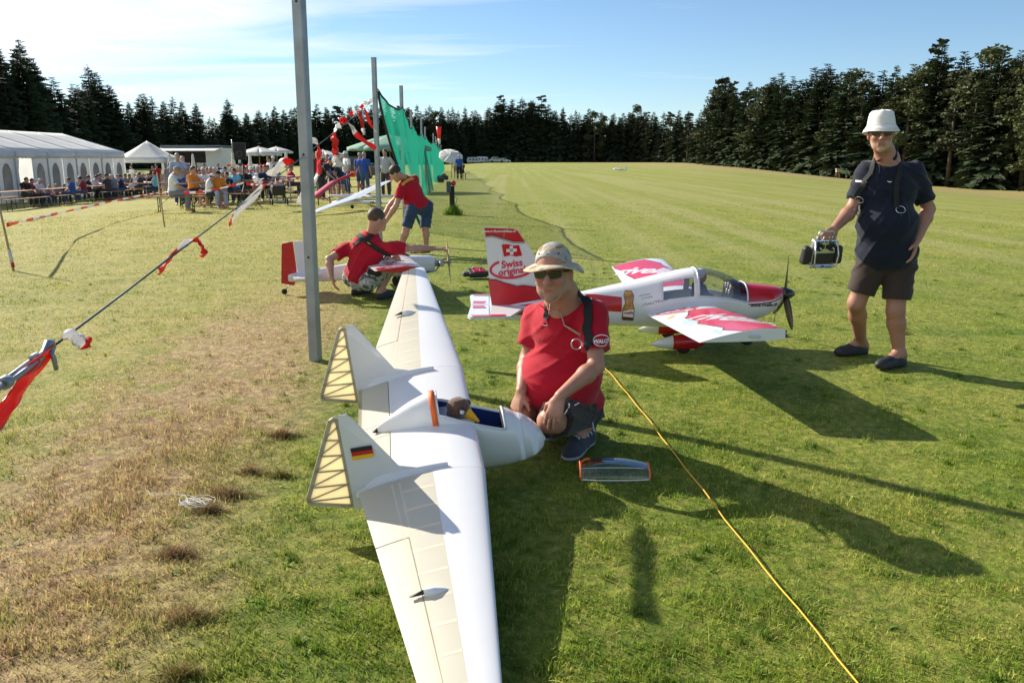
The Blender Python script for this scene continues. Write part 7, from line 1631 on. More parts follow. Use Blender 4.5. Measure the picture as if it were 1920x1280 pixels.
def furniture(kind, loc, rz, label, group, L=2.2):
    w, h = (0.50, 0.76) if kind == 'beer_table' else (0.25, 0.48); t = thing(kind, label, 'table' if kind == 'beer_table' else 'bench', loc, rz, group)
    bevel(MB().box((0, 0, h-0.015), (L, w, 0.03)).build('board', M_BEERTOP, t), 0.005)
    for s in (-1, 1):
        m = MB(); x = s*(L/2-0.35); ww = w*0.42; m.tube([(x, -ww, 0), (x, -ww*0.85, h-0.04), (x, ww*0.85, h-0.04), (x, ww, 0)], 0.014, 5); m.tube([(x, -ww*0.95, h*0.35), (x, ww*0.95, h*0.35)], 0.011, 5); m.tube([(x, 0, h*0.36), (x-s*0.3, 0, h-0.04)], 0.010, 5); m.build('leg', M_BEERLEG, t)
    return t
GT = 'beer tables of the gathering'; GB = 'beer benches of the gathering'
def posX(px, X): Y = X/((px-960)/1550); return (X, Y, float(terrain(X, Y)))
def posY(px, Y): X = (px-960)/1550*Y; return (X, Y, float(terrain(X, Y)))
for i, (Y, lab) in enumerate(((35.4, 'at the left edge of the picture'), (39.4, 'before the open marquee bay'), (43.6, 'before the middle of the marquee'), (48.0, 'before the far marquee bays'), (52.5, 'at the far corner of the marquee'))):
    X = -21.2; z = float(terrain(X, Y)); furniture('beer_table', (X, Y, z), math.pi/2+0.02, 'beer table %s' % lab, GT, 3.4)
    for s in (-1, 1): furniture('beer_bench', (X+s*0.68, Y+0.05, z), math.pi/2+0.02, 'beer bench on the %s side of the table %s' % ('field' if s > 0 else 'marquee', lab), GB, 3.4)
TB = [(390, 30.0, 0.3, 'behind the standing man with folded arms'), (440, 30.5, 0.25, 'left of the loudspeaker stand'), (500, 31.0, 0.2, 'right of the loudspeaker stand'), (400, 38.0, 0.2, 'in the second row of the crowd'), (470, 38.5, 0.15, 'below the folded parasols'), (300, 45.0, 0.6, 'beside the pavilion'), (545, 36.0, 0.1, 'left of the nearest post')]
for px, Y, a, lab in TB:
    p = posY(px, Y); furniture('beer_table', p, a, 'beer table %s' % lab, GT); d = V3(-math.sin(a), math.cos(a), 0)*0.62
    for s in (-1, 1): furniture('beer_bench', np.array(p)+d*s, a, 'beer bench on the %s side of the table %s' % ('near' if s < 0 else 'far', lab), GB)
furniture('beer_bench', posY(338, 25.3), 0.12, 'beer bench in the front with the seated old man on it', GB, 1.7); furniture('beer_bench', posY(405, 26.8), 0.10, 'front beer bench with the boys in white and orange', GB, 2.6)

# ---- people of the crowd: six poses, dressed individually
def pose(kind):
    J = {}
    if kind in ('stand', 'folded', 'hips', 'lean'):
        J = dict(head=(0, 0.03, 1.63), neck=(0, 0, 1.46), ls=(-0.19, 0, 1.40), rs=(0.19, 0, 1.40), lh=(-0.09, 0, 0.90), rh=(0.09, 0, 0.90), lk=(-0.11, 0.02, 0.48), rk=(0.12, 0.03, 0.48), la=(-0.11, -0.02, 0.09), ra=(0.13, -0.02, 0.09), lt=(-0.13, 0.15, 0.03), rt=(0.16, 0.15, 0.03),
                 le=(-0.25, 0.0, 1.10), re=(0.25, 0.0, 1.10), lw=(-0.24, 0.10, 0.86), rw=(0.24, 0.10, 0.86))
        if kind == 'folded': J.update(le=(-0.27, 0.08, 1.13), re=(0.27, 0.08, 1.13), lw=(0.08, 0.20, 1.13), rw=(-0.08, 0.22, 1.17))
        if kind == 'hips': J.update(le=(-0.36, -0.06, 1.13), re=(0.30, 0.02, 1.12), lw=(-0.17, 0.06, 0.98), rw=(0.22, 0.24, 1.0))
        if kind == 'lean': J.update(head=(0, 0.42, 1.38), neck=(0, 0.34, 1.26), ls=(-0.19, 0.30, 1.20), rs=(0.19, 0.30, 1.20), le=(-0.22, 0.40, 0.94), re=(0.22, 0.40, 0.94), lw=(-0.15, 0.55, 0.80), rw=(0.15, 0.55, 0.80), lh=(-0.09, -0.06, 0.88), rh=(0.09, -0.06, 0.88))
    else:
        J = dict(head=(0, 0.08, 1.20), neck=(0, 0.03, 1.04), ls=(-0.19, 0.02, 0.98), rs=(0.19, 0.02, 0.98), lh=(-0.09, -0.02, 0.54), rh=(0.09, -0.02, 0.54), lk=(-0.14, 0.40, 0.54), rk=(0.14, 0.40, 0.54), la=(-0.14, 0.38, 0.10), ra=(0.16, 0.34, 0.10), lt=(-0.15, 0.55, 0.03), rt=(0.17, 0.51, 0.03),
                 le=(-0.25, 0.16, 0.78), re=(0.25, 0.16, 0.78), lw=(-0.12, 0.38, 0.82), rw=(0.12, 0.38, 0.82))
        if kind == 'knees': J.update(head=(0, 0.16, 1.16), le=(-0.26, 0.16, 0.72), re=(0.26, 0.18, 0.72), lw=(-0.15, 0.38, 0.62), rw=(0.15, 0.38, 0.62))
    J = {k: np.array(v, float) for k, v in J.items()}; J['look'] = V3(0, 1, -0.1 if kind not in ('lean',) else -0.6); return J
TPL = {}
M_ANY = cloth('plain', (0.5, 0.5, 0.5))
def template(kind, short, hat):
    key = (kind, short, hat)
    if key in TPL: return TPL[key]
    J = pose(kind); parts = []; h = 0.026
    F = body_field(J, 0.95, fine=False, hands=False); V, Q = F.build(h); parts.append(('body', mesh_np('body', V, Q, [M_SKIN], tint=np.ones((len(V), 3)))))
    F = shirt_field(J, 1.0, belly=0.03, slv=0.7, hem=0.03, collar=False); V, Q = F.build(h, folds(0.006, 4, 14)); parts.append(('shirt', mesh_np('shirt', V, Q, [M_ANY])))
    F = shorts_field(J, 1.0, 0.85 if short else 1.5); V, Q = F.build(h); parts.append(('shorts' if short else 'trousers', mesh_np('trousers', V, Q, [M_ANY])))
    F = hair_field(J, 0.012); V, Q = F.build(0.02); parts.append(('hair', mesh_np('hair', V, Q, [M_ANY])))
    F = shoe_field(J['la'], J['lt']); 
    for q in shoe_field(J['ra'], J['rt']).p: 
        if q[0] != 'x': F.p.insert(0, q)
    if hat:
        R = head_frame(J); m = MB().lathe([(0, 0.135), (0.05, 0.13), (0.088, 0.09), (0.094, 0.045), (0.09, 0.04)], 14, J['head'], R, 0, lambda v, r, q: v*np.array([1, 1.12, 1])); m.add([J['head']+R @ V3(*p) for p in ((-0.08, 0.07, 0.05), (0.08, 0.07, 0.05), (0.05, 0.17, 0.035), (-0.05, 0.17, 0.035))], [(0, 1, 2, 3)]); parts.append(('cap', m.mesh('cap', M_ANY)))
    TPL[key] = parts; return parts
CC = dict(white=(0.70, 0.70, 0.70), black=(0.015, 0.015, 0.018), navy=(0.02, 0.03, 0.08), blue=(0.03, 0.09, 0.36), pale=(0.36, 0.43, 0.55), cyan=(0.14, 0.42, 0.58), red=(0.45, 0.02, 0.03), wine=(0.22, 0.03, 0.05), orange=(0.75, 0.24, 0.03), grey=(0.22, 0.23, 0.25), dark=(0.05, 0.05, 0.06), jeans=(0.06, 0.10, 0.20), khaki=(0.26, 0.22, 0.15), pink=(0.60, 0.32, 0.34), green=(0.10, 0.20, 0.10), brown=(0.10, 0.06, 0.04), lightgrey=(0.42, 0.43, 0.44))
def someone(kind, pos, rz, shirt, trou, hair, label, hat=None, short=False, s=1.0, group='people of the gathering', cat='person'):
    t = thing('person', label, cat, pos, rz, group); t.scale = (s, s, s)
    for nm, me in template(kind, short, bool(hat)):
        o = link(nm, me, t); c = dict(shirt=shirt, trousers=trou, shorts=trou, cap=hat).get(nm)
        if nm != 'body':
            o.material_slots[0].link = 'OBJECT'; o.material_slots[0].material = M_HAIR[hair] if nm == 'hair' else cloth(c, CC[c])
    return t
H = math.pi
# at the marquee tables (X close to the table line); facing the table: marquee side looks to +x (rz -90), field side to -x (+90)
for px, side, sh, tr, ha, lab, hat in (
    (60, -1, 'black', 'dark', 'dark', 'person in black leaning over the table near the open bay', None), (86, -1, 'white', 'jeans', 'white', 'white haired person in white at the open marquee bay', None), (103, -1, 'pink', 'jeans', 'fair', 'small child in pink next to the white haired person', None), (70, -1, 'wine', 'dark', 'dark', 'person in dark red behind the person in black', None),
    (150, 1, 'blue', 'jeans', 'brown', 'man in a bright blue shirt with his back turned at the marquee tables', None), (178, -1, 'black', 'dark', 'dark', 'dark haired person in black right of the man in blue', None), (200, -1, 'grey', 'dark', 'dark', 'person in grey before the marquee\'s arched window', None), (209, -1, 'black', 'jeans', 'brown', 'person in black beside the person in grey', None), (222, -1, 'white', 'khaki', 'brown', 'man in a white shirt among the dark ones at the marquee tables', None),
    (233, -1, 'pale', 'jeans', 'brown', 'man in pale blue near the far marquee corner', None), (241, 1, 'navy', 'jeans', 'brown', 'man in navy with his back turned near the far marquee corner', None), (247, -1, 'grey', 'dark', 'dark', 'grey clothed man at the far marquee corner', None), (260, 1, 'white', 'dark', 'dark', 'boy in a white shirt at the last marquee table', None), (268, -1, 'white', 'khaki', 'white', 'white haired woman at the last marquee table', None), (277, 1, 'dark', 'dark', 'brown', 'person in dark clothes at the last marquee table', None), (118, -1, 'grey', 'dark', 'grey', 'grey haired person in grey behind the child in pink', None), (131, -1, 'navy', 'dark', 'dark', 'person in navy between the child in pink and the man in blue', None), (162, -1, 'lightgrey', 'dark', 'brown', 'brown haired person in light grey facing the man in blue', None), (171, 1, 'wine', 'jeans', 'dark', 'person in dark red with turned back next to the man in blue', None), (191, -1, 'white', 'dark', 'dark', 'dark haired person in white left of the person in grey', None), (216, 1, 'dark', 'dark', 'brown', 'dark clothed person with turned back before the man in white', None), (228, 1, 'grey', 'jeans', 'white', 'white haired person in grey with turned back at the marquee tables', None), (254, -1, 'green', 'dark', 'brown', 'person in green at the far marquee corner', None), (283, 1, 'navy', 'dark', 'grey', 'grey haired person in navy at the last marquee table', None), (288, -1, 'pink', 'jeans', 'brown', 'person in pink at the last marquee table', None)):
    X = -21.2+side*(-0.68 if side < 0 else 0.68)*(-1 if side < 0 else 1)*(1) if False else -21.2+(0.68 if side > 0 else -0.68)
    p = posX(px, X); small = 0.72 if ('child' in lab or 'boy' in lab) else random.uniform(0.95, 1.04)
    someone('knees' if random.random() < 0.4 else 'sit', p, (H/2 if side > 0 else -H/2)+random.uniform(-0.25, 0.25), sh, tr, ha, lab, hat, s=small)
for kind, px, Y, rz, sh, tr, ha, lab, hat, short, s in (
    ('stand', 262, 56.0, 2.6, 'white', 'dark', 'dark', 'standing person in white in front of the pavilion', None, False, 1.0), ('stand', 308, 54.0, 2.9, 'red', 'dark', 'dark', 'standing person in red beside the pavilion', None, False, 1.03), ('stand', 301, 55.5, 3.3, 'navy', 'dark', 'dark', 'standing person in navy beside the person in red', None, False, 0.96),
    ('sit', 305, 42.0, 1.6, 'cyan', 'navy', 'brown', 'man in a light blue shirt seated with his back to the field', None, False, 1.0),
    ('knees', 334, 25.35, -1.2, 'white', 'grey', 'grey', 'old man in a white shirt sitting on the front bench', 'khaki', False, 1.05), ('folded', 347, 30.5, -2.6, 'pale', 'blue', 'grey', 'standing man in a pale blue shirt with folded arms', None, False, 1.06), ('folded', 356, 32.5, -2.4, 'grey', 'dark', 'grey', 'grey haired person standing behind the man with folded arms', None, False, 1.02),
    ('sit', 371, 28.2, -1.8, 'orange', 'black', 'brown', 'brown haired woman in an orange top behind the front bench', None, True, 1.03), ('sit', 375, 30.8, 2.6, 'pale', 'jeans', 'brown', 'person in pale blue beside the brown haired woman', None, False, 0.98), ('sit', 381, 31.5, 2.9, 'grey', 'dark', 'dark', 'person in grey at the table behind the folded arms', None, False, 0.96),
    ('sit', 394, 31.0, 3.2, 'white', 'khaki', 'white', 'white haired woman in a white blouse at the front tables', None, False, 1.0), ('sit', 408, 32.0, 3.0, 'red', 'dark', 'grey', 'grey haired person in red at the front tables', None, False, 1.0), ('sit', 414, 35.5, 3.2, 'red', 'dark', 'white', 'white haired person in red in the second row', None, False, 1.0),
    ('knees', 401, 26.8, -1.3, 'white', 'dark', 'brown', 'boy in a white T-shirt and white cap on the front bench', 'white', True, 0.86), ('knees', 417, 27.0, -2.5, 'orange', 'pale', 'dark', 'boy in an orange T-shirt and dark cap on the front bench', 'black', False, 0.92), ('sit', 429, 29.8, 3.0, 'grey', 'jeans', 'brown', 'person with a cap in grey behind the boy in orange', 'white', False, 0.9), ('sit', 438, 29.0, 2.6, 'black', 'dark', 'dark', 'dark haired boy in black left of the loudspeaker stand', None, True, 0.85),
    ('sit', 451, 30.2, 2.8, 'cyan', 'jeans', 'dark', 'boy in a turquoise shirt just left of the loudspeaker stand', None, False, 0.94), ('sit', 469, 30.8, 3.1, 'black', 'dark', 'brown', 'woman in black just right of the loudspeaker stand', None, False, 0.98), ('sit', 481, 32.2, 3.3, 'white', 'khaki', 'grey', 'person in a white cap right of the loudspeaker stand', 'white', False, 0.97), ('sit', 494, 33.0, 3.0, 'white', 'jeans', 'grey', 'person in white in the middle of the crowd', None, False, 0.97), ('sit', 506, 31.2, -2.8, 'navy', 'dark', 'dark', 'dark haired person in navy left of the fluttering tapes', None, False, 1.0),
    ('stand', 515, 41.0, 2.2, 'white', 'jeans', 'dark', 'standing man in a white shirt under the cream parasol', None, False, 1.0), ('stand', 522, 43.0, -2.4, 'lightgrey', 'dark', 'brown', 'person in a white cap standing behind the man in white', 'white', False, 1.02), ('stand', 331, 44.0, -2.9, 'grey', 'jeans', 'dark', 'person standing left of the man with folded arms', None, False, 1.0), ('stand', 395, 54.0, 3.0, 'pale', 'dark', 'dark', 'person standing at the food trailer\'s counter', None, False, 1.0), ('stand', 421, 55.0, 2.8, 'dark', 'dark', 'dark', 'dark clothed person right of the food trailer', None, False, 0.98),
    ('stand', 366, 63.5, 3.1, 'navy', 'dark', 'dark', 'person inside the food trailer', None, False, 1.0),
    ('sit', 446, 37.5, 3.1, 'white', 'jeans', 'fair', 'fair haired person in white in the second row', None, False, 1.0), ('sit', 458, 38.5, 3.0, 'wine', 'jeans', 'dark', 'person in dark red in the second row', None, False, 1.0), ('sit', 488, 39.0, 3.0, 'pale', 'jeans', 'grey', 'grey haired person in pale blue in the second row', None, False, 1.0), ('sit', 386, 39.0, 3.2, 'green', 'dark', 'brown', 'person in green in the second row', None, False, 1.0), ('sit', 423, 39.0, 2.9, 'lightgrey', 'dark', 'dark', 'person in light grey in the second row', None, False, 1.0),
    ('sit', 366, 34.0, 2.9, 'white', 'jeans', 'dark', 'dark haired person in white in the second row', None, False, 1.0), ('sit', 378, 36.0, 3.2, 'wine', 'dark', 'grey', 'grey haired person in dark red in the second row', None, False, 1.0), ('sit', 402, 35.0, 3.0, 'pale', 'dark', 'brown', 'brown haired person in pale blue in the second row', None, False, 1.0), ('sit', 434, 34.5, 3.0, 'white', 'dark', 'dark', 'dark haired person in white left of the loudspeaker pole', None, False, 1.0), ('sit', 462, 34.0, 3.1, 'lightgrey', 'dark', 'grey', 'grey haired person in light grey behind the loudspeaker pole', None, False, 1.0), ('sit', 475, 35.5, 3.1, 'pink', 'dark', 'fair', 'fair haired person in pink in the second row', None, False, 1.0), ('sit', 501, 36.0, 3.0, 'dark', 'dark', 'dark', 'dark clothed person in the second row', None, False, 1.0), ('sit', 512, 34.5, 3.1, 'cyan', 'jeans', 'brown', 'person in turquoise near the standing man in white', None, False, 1.0), ('sit', 524, 35.0, 3.0, 'black', 'dark', 'brown', 'person in black at the right end of the benches', None, False, 1.0), ('sit', 297, 43.5, 1.2, 'black', 'dark', 'dark', 'dark haired person in black beside the man in light blue', None, False, 1.0),
    ('sit', 551, 34.5, -1.0, 'red', 'dark', 'brown', 'person in red seated left of the nearest post', None, False, 1.0), ('hips', 597, 33.0, -2.9, 'wine', 'khaki', 'brown', 'standing man in a dark red shirt right of the nearest post', None, False, 1.04), ('lean', 609, 31.5, -1.9, 'black', 'dark', 'dark', 'man in black with a blue cap bending over a model', 'blue', False, 1.06), ('stand', 622, 40.0, 3.0, 'red', 'dark', 'brown', 'person in red behind the bending man in black', None, False, 1.0),
    ('stand', 635, 36.0, 2.6, 'lightgrey', 'blue', 'grey', 'person in light grey standing behind the red model wing', None, True, 1.0), ('lean', 629, 33.0, 1.2, 'blue', 'navy', 'dark', 'person in blue bending down behind the red model wing', None, True, 1.0), ('lean', 645, 33.5, 2.4, 'navy', 'blue', 'dark', 'person in blue shorts bending over near the orange wing tip', None, True, 1.0), ('stand', 647, 39.0, 3.0, 'green', 'khaki', 'brown', 'person in green behind the bending people', 'white', False, 0.95),
    ('stand', 657, 36.5, 2.2, 'white', 'jeans', 'grey', 'person in a white shirt and white hat near the big green parasol', 'white', False, 1.05), ('stand', 681, 37.0, -0.4, 'blue', 'jeans', 'grey', 'left man of the pair in blue shirts', None, True, 1.02), ('stand', 689, 36.0, -0.3, 'blue', 'jeans', 'grey', 'right man of the pair in blue shirts', None, False, 1.03), ('hips', 728, 34.0, 2.9, 'lightgrey', 'dark', 'dark', 'young man in a grey T-shirt behind the bending man', None, False, 1.08),
    ('stand', 857, 66.0, 0.3, 'pale', 'khaki', 'grey', 'man in a pale shirt under the tilted parasol at the net\'s end', None, True, 1.0), ('stand', 863, 62.0, 0.1, 'blue', 'black', 'grey', 'man in a blue jacket at the net\'s end seen from behind', None, False, 1.03), ('sit', 868, 63.5, 0.6, 'black', 'black', 'dark', 'person in black seated beside the man in the blue jacket', None, False, 1.05)):
    someone(kind, posY(px, Y), rz, sh, tr, ha, lab, hat, short, s)
furniture('beer_bench', posY(872, 63.0), 0.2, 'small bench beside the man in the blue jacket', GB, 0.9)

# ---- models lying among the visitors
def small_glider():
    p = gr(660, 386); Y = p[1]; nose = gr(612, 378); 
    t = thing('model_glider', 'white model glider with long wings and dark registration letters lying in front of the visitors', 'model glider', (-4.78, 25.5, 0.0), math.pi-0.29)
    # heading -x (nose towards the left of the picture)
    ST = [(0.78, 0.20, 0.02), (0.66, 0.20, 0.075), (0.45, 0.215, 0.10), (0.15, 0.225, 0.10), (-0.2, 0.24, 0.06), (-1.2, 0.24, 0.032), (-1.62, 0.25, 0.022)]
    MB().grid([[(x, w*math.cos(q), z+w*0.95*math.sin(q)) for q in np.linspace(0, 2*math.pi, 15)[:-1]] for x, z, w in ST], closed=True).build('fuselage', M_WHITE, t)
    MB().grid([[(x, w*math.cos(q), z+h*math.sin(q)) for q in np.linspace(0, math.pi, 8)] for x, w, z, h in ((0.70, 0.01, 0.25, 0.02), (0.55, 0.06, 0.26, 0.075), (0.40, 0.07, 0.27, 0.085), (0.28, 0.02, 0.31, 0.03))]).build('canopy', M_DARK, t)
    for s in (-1, 1):
        P = []
        for y, lx, c, z in ((0.0, 0.26, 0.42, 0.36), (0.9, 0.24, 0.38, 0.40), (2.0, 0.15, 0.27, 0.44), (2.55, 0.04, 0.13, 0.44)):
            fr = np.concatenate([0.4*np.linspace(0, 1, 6)**2, np.linspace(0.4, 1, 5)[1:]]); P.append([(lx-c*f, s*y, z+c*0.12*float(airfoil_t(f))-s*y*0.15) for f in fr]+[(lx-c*f, s*y, z-c*0.08*float(airfoil_t(f))-s*y*0.15) for f in fr[::-1]])
        w = MB().grid(P, closed=True).build('wing', M_WHITE, t); MB().box((0.0, s*2.57, 0.44-s*2.48*0.15+0.05), (0.13, 0.02, 0.16)).build('winglet', M_DKRED, w)
    MB().add([(-1.45, -0.01, 0.27), (-1.45, 0.01, 0.27), (-1.66, -0.01, 0.27), (-1.66, 0.01, 0.27), (-1.56, 0, 0.58), (-1.70, 0, 0.58)], [(0, 4, 5, 2), (1, 3, 5, 4), (0, 1, 4), (2, 5, 3), (0, 2, 3, 1)]).build('fin', M_WHITE, t)
    MB().box((-1.62, 0, 0.57), (0.14, 0.62, 0.014)).build('tailplane', M_WHITE, t)
    Vt, Ft = text_shape('HB-3124', 0.11, 0.0, 0.003); print_on([(Vt, Ft, 0)], lambda u, v: V3(-0.72-u, 0.052, 0.235+v*0.8), 0.2).build('registration', mat('wine_lettering', (0.08, 0.01, 0.03), 0.5), t)
    MB().lathe([(0, -0.02), (0.05, -0.02), (0.06, 0), (0.05, 0.02), (0, 0.02)], 14, (0.1, 0, 0.09), rotx(math.pi/2)).build('wheel', M_TYRE, t)
    t2 = thing('model_glider', 'second white model glider whose tube-shaped body crosses the first one', 'model glider', (float(at(722, 370, 27.8)[0]), 27.8, 0), math.pi+0.35)
    MB().tube([(1.9, 0, 0.36), (1.3, 0, 0.33), (0.3, 0, 0.30), (-0.9, 0, 0.30)], [0.02, 0.07, 0.06, 0.03], 12).build('fuselage', M_WHITE, t2)
    P = [[(x-c*f, y, 0.37+c*0.1*float(airfoil_t(f))) for f in np.linspace(0, 1, 8)]+[(x-c*f, y, 0.36) for f in np.linspace(1, 0, 8)] for y, x, c in ((-1.7, 0.75, 0.14), (0, 0.9, 0.26), (1.7, 0.75, 0.14))]; MB().grid(P, closed=True).build('wing', M_WHITE, t2)
    MB().box((-0.8, 0, 0.44), (0.16, 0.012, 0.24)).build('fin', M_WHITE, t2)
small_glider()
def loose_parts():
    def wing(nm, a, b, w, th, m_, lab, cat, tipm=None):
        a, b = np.array(a, float), np.array(b, float); d = unit(b-a); x = unit(np.cross(d, [0, 0, 1])); z = np.cross(x, d); P = []
        for f, s in ((0, 0.75), (0.05, 1.0), (0.5, 1.0), (0.93, 0.9), (1.0, 0.6)):
            c = a+(b-a)*f-a; fr = np.linspace(0, 1, 8); P.append([c+x*w*s*(0.5-q)+z*th*s*1.6*float(airfoil_t(q)) for q in fr]+[c+x*w*s*(0.5-q)-z*th*s*0.6*float(airfoil_t(q)) for q in fr[::-1]])
        t = thing(nm, lab, cat, a); m = MB().grid(P, closed=True); m.add(P[0], [list(range(16))]); m.add(P[-1], [list(range(16))]); m.build('panel', m_, t)
        if tipm: c = b-a; bevel(MB().box(c, (0.20, 0.20, 0.20)).build('orange_end', tipm, t), 0.05)
        for f in (0.2, 0.75): MB().tube([(b-a)*f, (b-a)*f*V3(1, 1, 0)+V3(0, 0.05, float(terrain(a[0], a[1]))-a[2])], 0.02, 6).build('support_leg', M_DARK, t)
    wing('model_wing', at(628, 342, 30), at(662, 327, 30.5), 0.30, 0.10, M_RED, 'red model wing with an orange end resting on a stand', 'model wing', mat('orange_foam', (0.80, 0.14, 0.02), 0.7))
    wing('model_wing', at(588, 371, 27.5), at(626, 340, 29.0), 0.34, 0.09, mat('pinkish_red', (0.55, 0.06, 0.09), 0.3), 'faded red model wing sloping down to the grass', 'model wing')
    p = gr(679, 352); o = bevel(MB().box((0, 0, 0.11), (0.32, 0.24, 0.22)).build('toolbox', M_RED, None, p), 0.02); tag(o, 'bright red toolbox standing on the grass left of the second post', 'toolbox')
    p = gr(655, 352); bx = thing('model_stand', 'black model stand below the red wing', 'stand', p)
    for s in (-1, 1): MB().tube([(s*0.12, 0, 0), (-s*0.05, 0, 0.55)], 0.025, 6).build('leg', M_DARK, bx)
    r = np.random.default_rng(8)
    for i, (px, py, L, m_, lab) in enumerate(((548, 366, 0.9, M_DARK, 'grey and white model fuselage on the grass left of the nearest post'), (598, 356, 0.7, mat('blue_cover', (0.05, 0.10, 0.25), 0.6), 'blue and dark covered model lying right of the nearest post'), (617, 360, 0.8, M_WHITE, 'white model fuselage with a blue nose lying beside the red wing'), (640, 353, 0.6, M_WHITE, 'white model tail lying under the red wing'))):
        p = gr(px, py); t = thing('model_fuselage', lab, 'model aeroplane', p, r.uniform(-0.3, 0.3)); MB().tube([(-L/2, 0, 0.10), (-L/4, 0, 0.12), (L/4, 0, 0.13), (L/2, 0, 0.09)], [0.02, 0.06, 0.08, 0.02], 10).build('body', m_, t); MB().box((-L*0.42, 0, 0.2), (0.14, 0.015, 0.22)).build('fin', M_WHITE, t); MB().box((0.05, 0, 0.14), (0.2, 1.0, 0.02)).build('wing', M_WHITE if m_ is not M_WHITE else M_DKRED, t)
    for px, Y, lab in ((538, 30.5, 'tubular steel stand left of the nearest post'),):
        p = posY(px, Y); t = thing('metal_stand', lab, 'stand', p)
        for s in (-1, 1): MB().tube([(s*0.25, 0, 0), (s*0.25, 0, 0.9)], 0.02, 6).build('leg', M_ALU, t)
        MB().box((0, 0, 0.92), (0.7, 0.4, 0.03)).build('shelf', M_WHITE, t); MB().box((0, 0, 0.03), (0.6, 0.5, 0.03)).build('foot', M_WHITE, t)
    # stroller-like dark clutter at the crowd's right end
    p = posY(528, 28.5); t = thing('pushchair', 'dark pushchair parked at the right end of the benches', 'pushchair', p, 0.4)
    bevel(MB().box((0, 0, 0.55), (0.45, 0.6, 0.35), 0, rotx(0.3)).build('seat', M_DARK, t), 0.06); MB().tube([(-0.2, -0.3, 0.5), (-0.2, -0.55, 0.95), (0.2, -0.55, 0.95), (0.2, -0.3, 0.5)], 0.015, 6).build('handle', M_DARK, t)
    for x in (-0.25, 0.25):
        for y in (-0.3, 0.3): MB().lathe([(0, -0.02), (0.10, -0.02), (0.11, 0), (0.10, 0.02), (0, 0.02)], 14, (x, y, 0.11), roty(math.pi/2)).build('wheel', M_TYRE, t)
    for px, py, lab in ((833, 337, 'box of model gear lying at the foot of the net\'s far end'), (824, 342, 'small dark bag at the foot of the green net')):
        p = gr(px, py); o = bevel(MB().box((0, 0, 0.15), (0.6, 0.35, 0.30)).add([(-0.2, -0.2, 0.3), (0.2, -0.2, 0.3), (0.1, 0, 0.45), (-0.1, 0, 0.45)], [(0, 1, 2, 3)]).build('equipment_bag', M_DARK, None, p), 0.05); tag(o, lab, 'bag')
    # glider out on the runway
    p = at(1163, 320, 105); z = float(terrain(p[0], 105)); t = thing('model_glider', 'tiny white model glider lying far out on the mown field', 'model glider', (p[0], 105, z), 0.1)
    MB().tube([(-0.9, 0, 0.22), (-0.6, 0, 0.30), (0.0, 0, 0.22), (0.7, 0, 0.15)], [0.03, 0.16, 0.10, 0.04], 10).build('fuselage', M_WHITE, t); MB().box((0.72, 0, 0.35), (0.25, 0.03, 0.45)).build('fin', M_WHITE, t); MB().box((-0.35, 0, 0.32), (0.35, 3.4, 0.03)).build('wing', M_WHITE, t)
loose_parts()
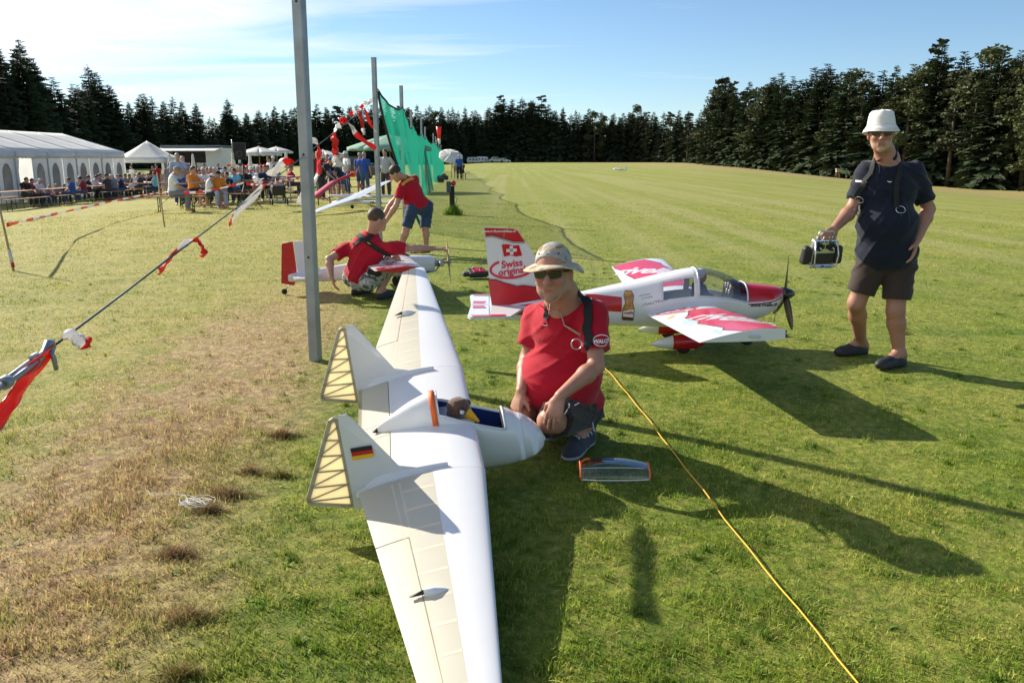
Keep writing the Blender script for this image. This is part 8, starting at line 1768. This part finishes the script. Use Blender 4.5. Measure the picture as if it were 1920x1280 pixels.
# ---- vehicles behind
def car(px, Y, rz, col, label, kind='car', s=1.0):
    p = posY(px, Y); nm = dict(car='parked_car', van='parked_van', caravan='caravan')[kind]; t = thing(nm, label, kind, p, rz, 'vehicles parked behind the gathering'); t.scale = (s, s, s); mc = mat('car_paint_'+col, CC[col], 0.25, coat=0.6, var=0.03); mg = mat('car_glass', (0.02, 0.03, 0.04), 0.08, var=0.0)
    if kind == 'caravan':
        prof = [(-2.4, 0.45), (2.4, 0.45), (2.55, 1.1), (2.3, 2.3), (2.0, 2.5), (-2.1, 2.5), (-2.5, 1.8)]; win = [(-1.6, -0.8), (-0.3, 0.6), (1.1, 1.8)]; wz = (1.35, 1.95); wx = (-0.2,)
    elif kind == 'van': prof = [(-2.3, 0.4), (2.3, 0.4), (2.35, 0.95), (1.7, 1.15), (1.15, 1.9), (-2.2, 1.95), (-2.35, 1.0)]; win = [(-1.9, -0.8), (-0.6, 0.3), (0.45, 1.2)]; wz = (1.2, 1.7); wx = (-1.4, 1.5)
    else: prof = [(-2.1, 0.32), (2.1, 0.32), (2.15, 0.65), (1.9, 0.85), (1.05, 0.95), (0.4, 1.42), (-1.0, 1.45), (-1.8, 1.0), (-2.15, 0.9)]; win = [(-1.2, -0.45), (-0.35, 0.55)]; wz = (0.98, 1.32); wx = (-1.35, 1.35)
    k = len(prof); w = 0.88 if kind != 'caravan' else 1.1; V = [(x, -w, z) for x, z in prof]+[(x, w, z) for x, z in prof]; tri = [list(q) for q in tessellate_polygon([[Vector((a[0], a[1], 0)) for a in prof]])]
    b = MB().add(V, tri+[[q+k for q in f[::-1]] for f in tri]+[[i, (i+1) % k, k+(i+1) % k, k+i] for i in range(k)]).build('body', mc, t); bevel(b, 0.08, 2)
    for a, c in win:
        for sd in (-1, 1): MB().box(((a+c)/2, sd*(w+0.004), sum(wz)/2), (c-a, 0.02, wz[1]-wz[0])).build('window', mg, t)
    for x in wx:
        for sd in (-1, 1): MB().lathe([(0, -0.1), (0.26, -0.1), (0.31, -0.06), (0.31, 0.06), (0.26, 0.1), (0, 0.1)], 16, (x, sd*(w-0.06), 0.31), rotx(math.pi/2)).build('wheel', M_TYRE, t)
car(483, 60, 0.2, 'white', 'white car parked behind the folded parasols'); car(665, 75, 0.1, 'dark', 'dark van behind the visitors near the big green parasol', 'van'); car(700, 130, 0.2, 'grey', 'grey car between the two near posts, far back')
car(905, 360, 0.1, 'white', 'white caravan at the far edge of the field, right one of two', 'caravan'); car(888, 355, 0.15, 'lightgrey', 'grey caravan at the far edge of the field, left one of two', 'caravan'); car(932, 350, 0.1, 'lightgrey', 'silver car right of the caravans', 'car', 1.5); car(946, 352, 0.1, 'white', 'small white car far right of the caravans', 'car', 1.2); car(919, 351, 0.1, 'pale', 'low pale car beside the caravans', 'car', 1.0)
def windsock():
    p = posY(827, 95); t = thing('windsock', 'red and white windsock on a thin mast at the net\'s far end', 'windsock', p); H = at(827, 262, 95)[2]-p[2]
    MB().tube([(0, 0, 0), (0, 0, H+0.6)], 0.03, 6).build('mast', M_DARK, t); MB().tube([(0, -0.1, H+1.4), (0.02, -0.12, H+0.1)], [0.30, 0.16], 10).build('red_sock', M_TAPE_R, t); MB().tube([(0.02, -0.12, H+0.1), (0.03, -0.13, H-0.5)], [0.16, 0.12], 10).build('white_sock', M_TAPE_W, t)
windsock()
def hut():
    p = at(1571, 318, 165); z = float(terrain(p[0], 165)); t = thing('raised_hide', 'small wooden raised hide at the edge of the right wood', 'hide', (p[0], 165, z)); t.scale = (0.5, 0.5, 0.55)
    for x in (-0.5, 0.5):
        for y in (-0.5, 0.5): MB().tube([(x*1.4, y*1.4, 0), (x, y, 2.0)], 0.06, 5).build('leg', M_STAKE, t)
    MB().box((0, 0, 2.5), (1.3, 1.3, 1.0)).build('cabin', M_STAKE, t); MB().box((0, 0, 3.1), (1.6, 1.6, 0.12), 0, roty(0.15)).build('roof', M_WHITE, t)
hut()
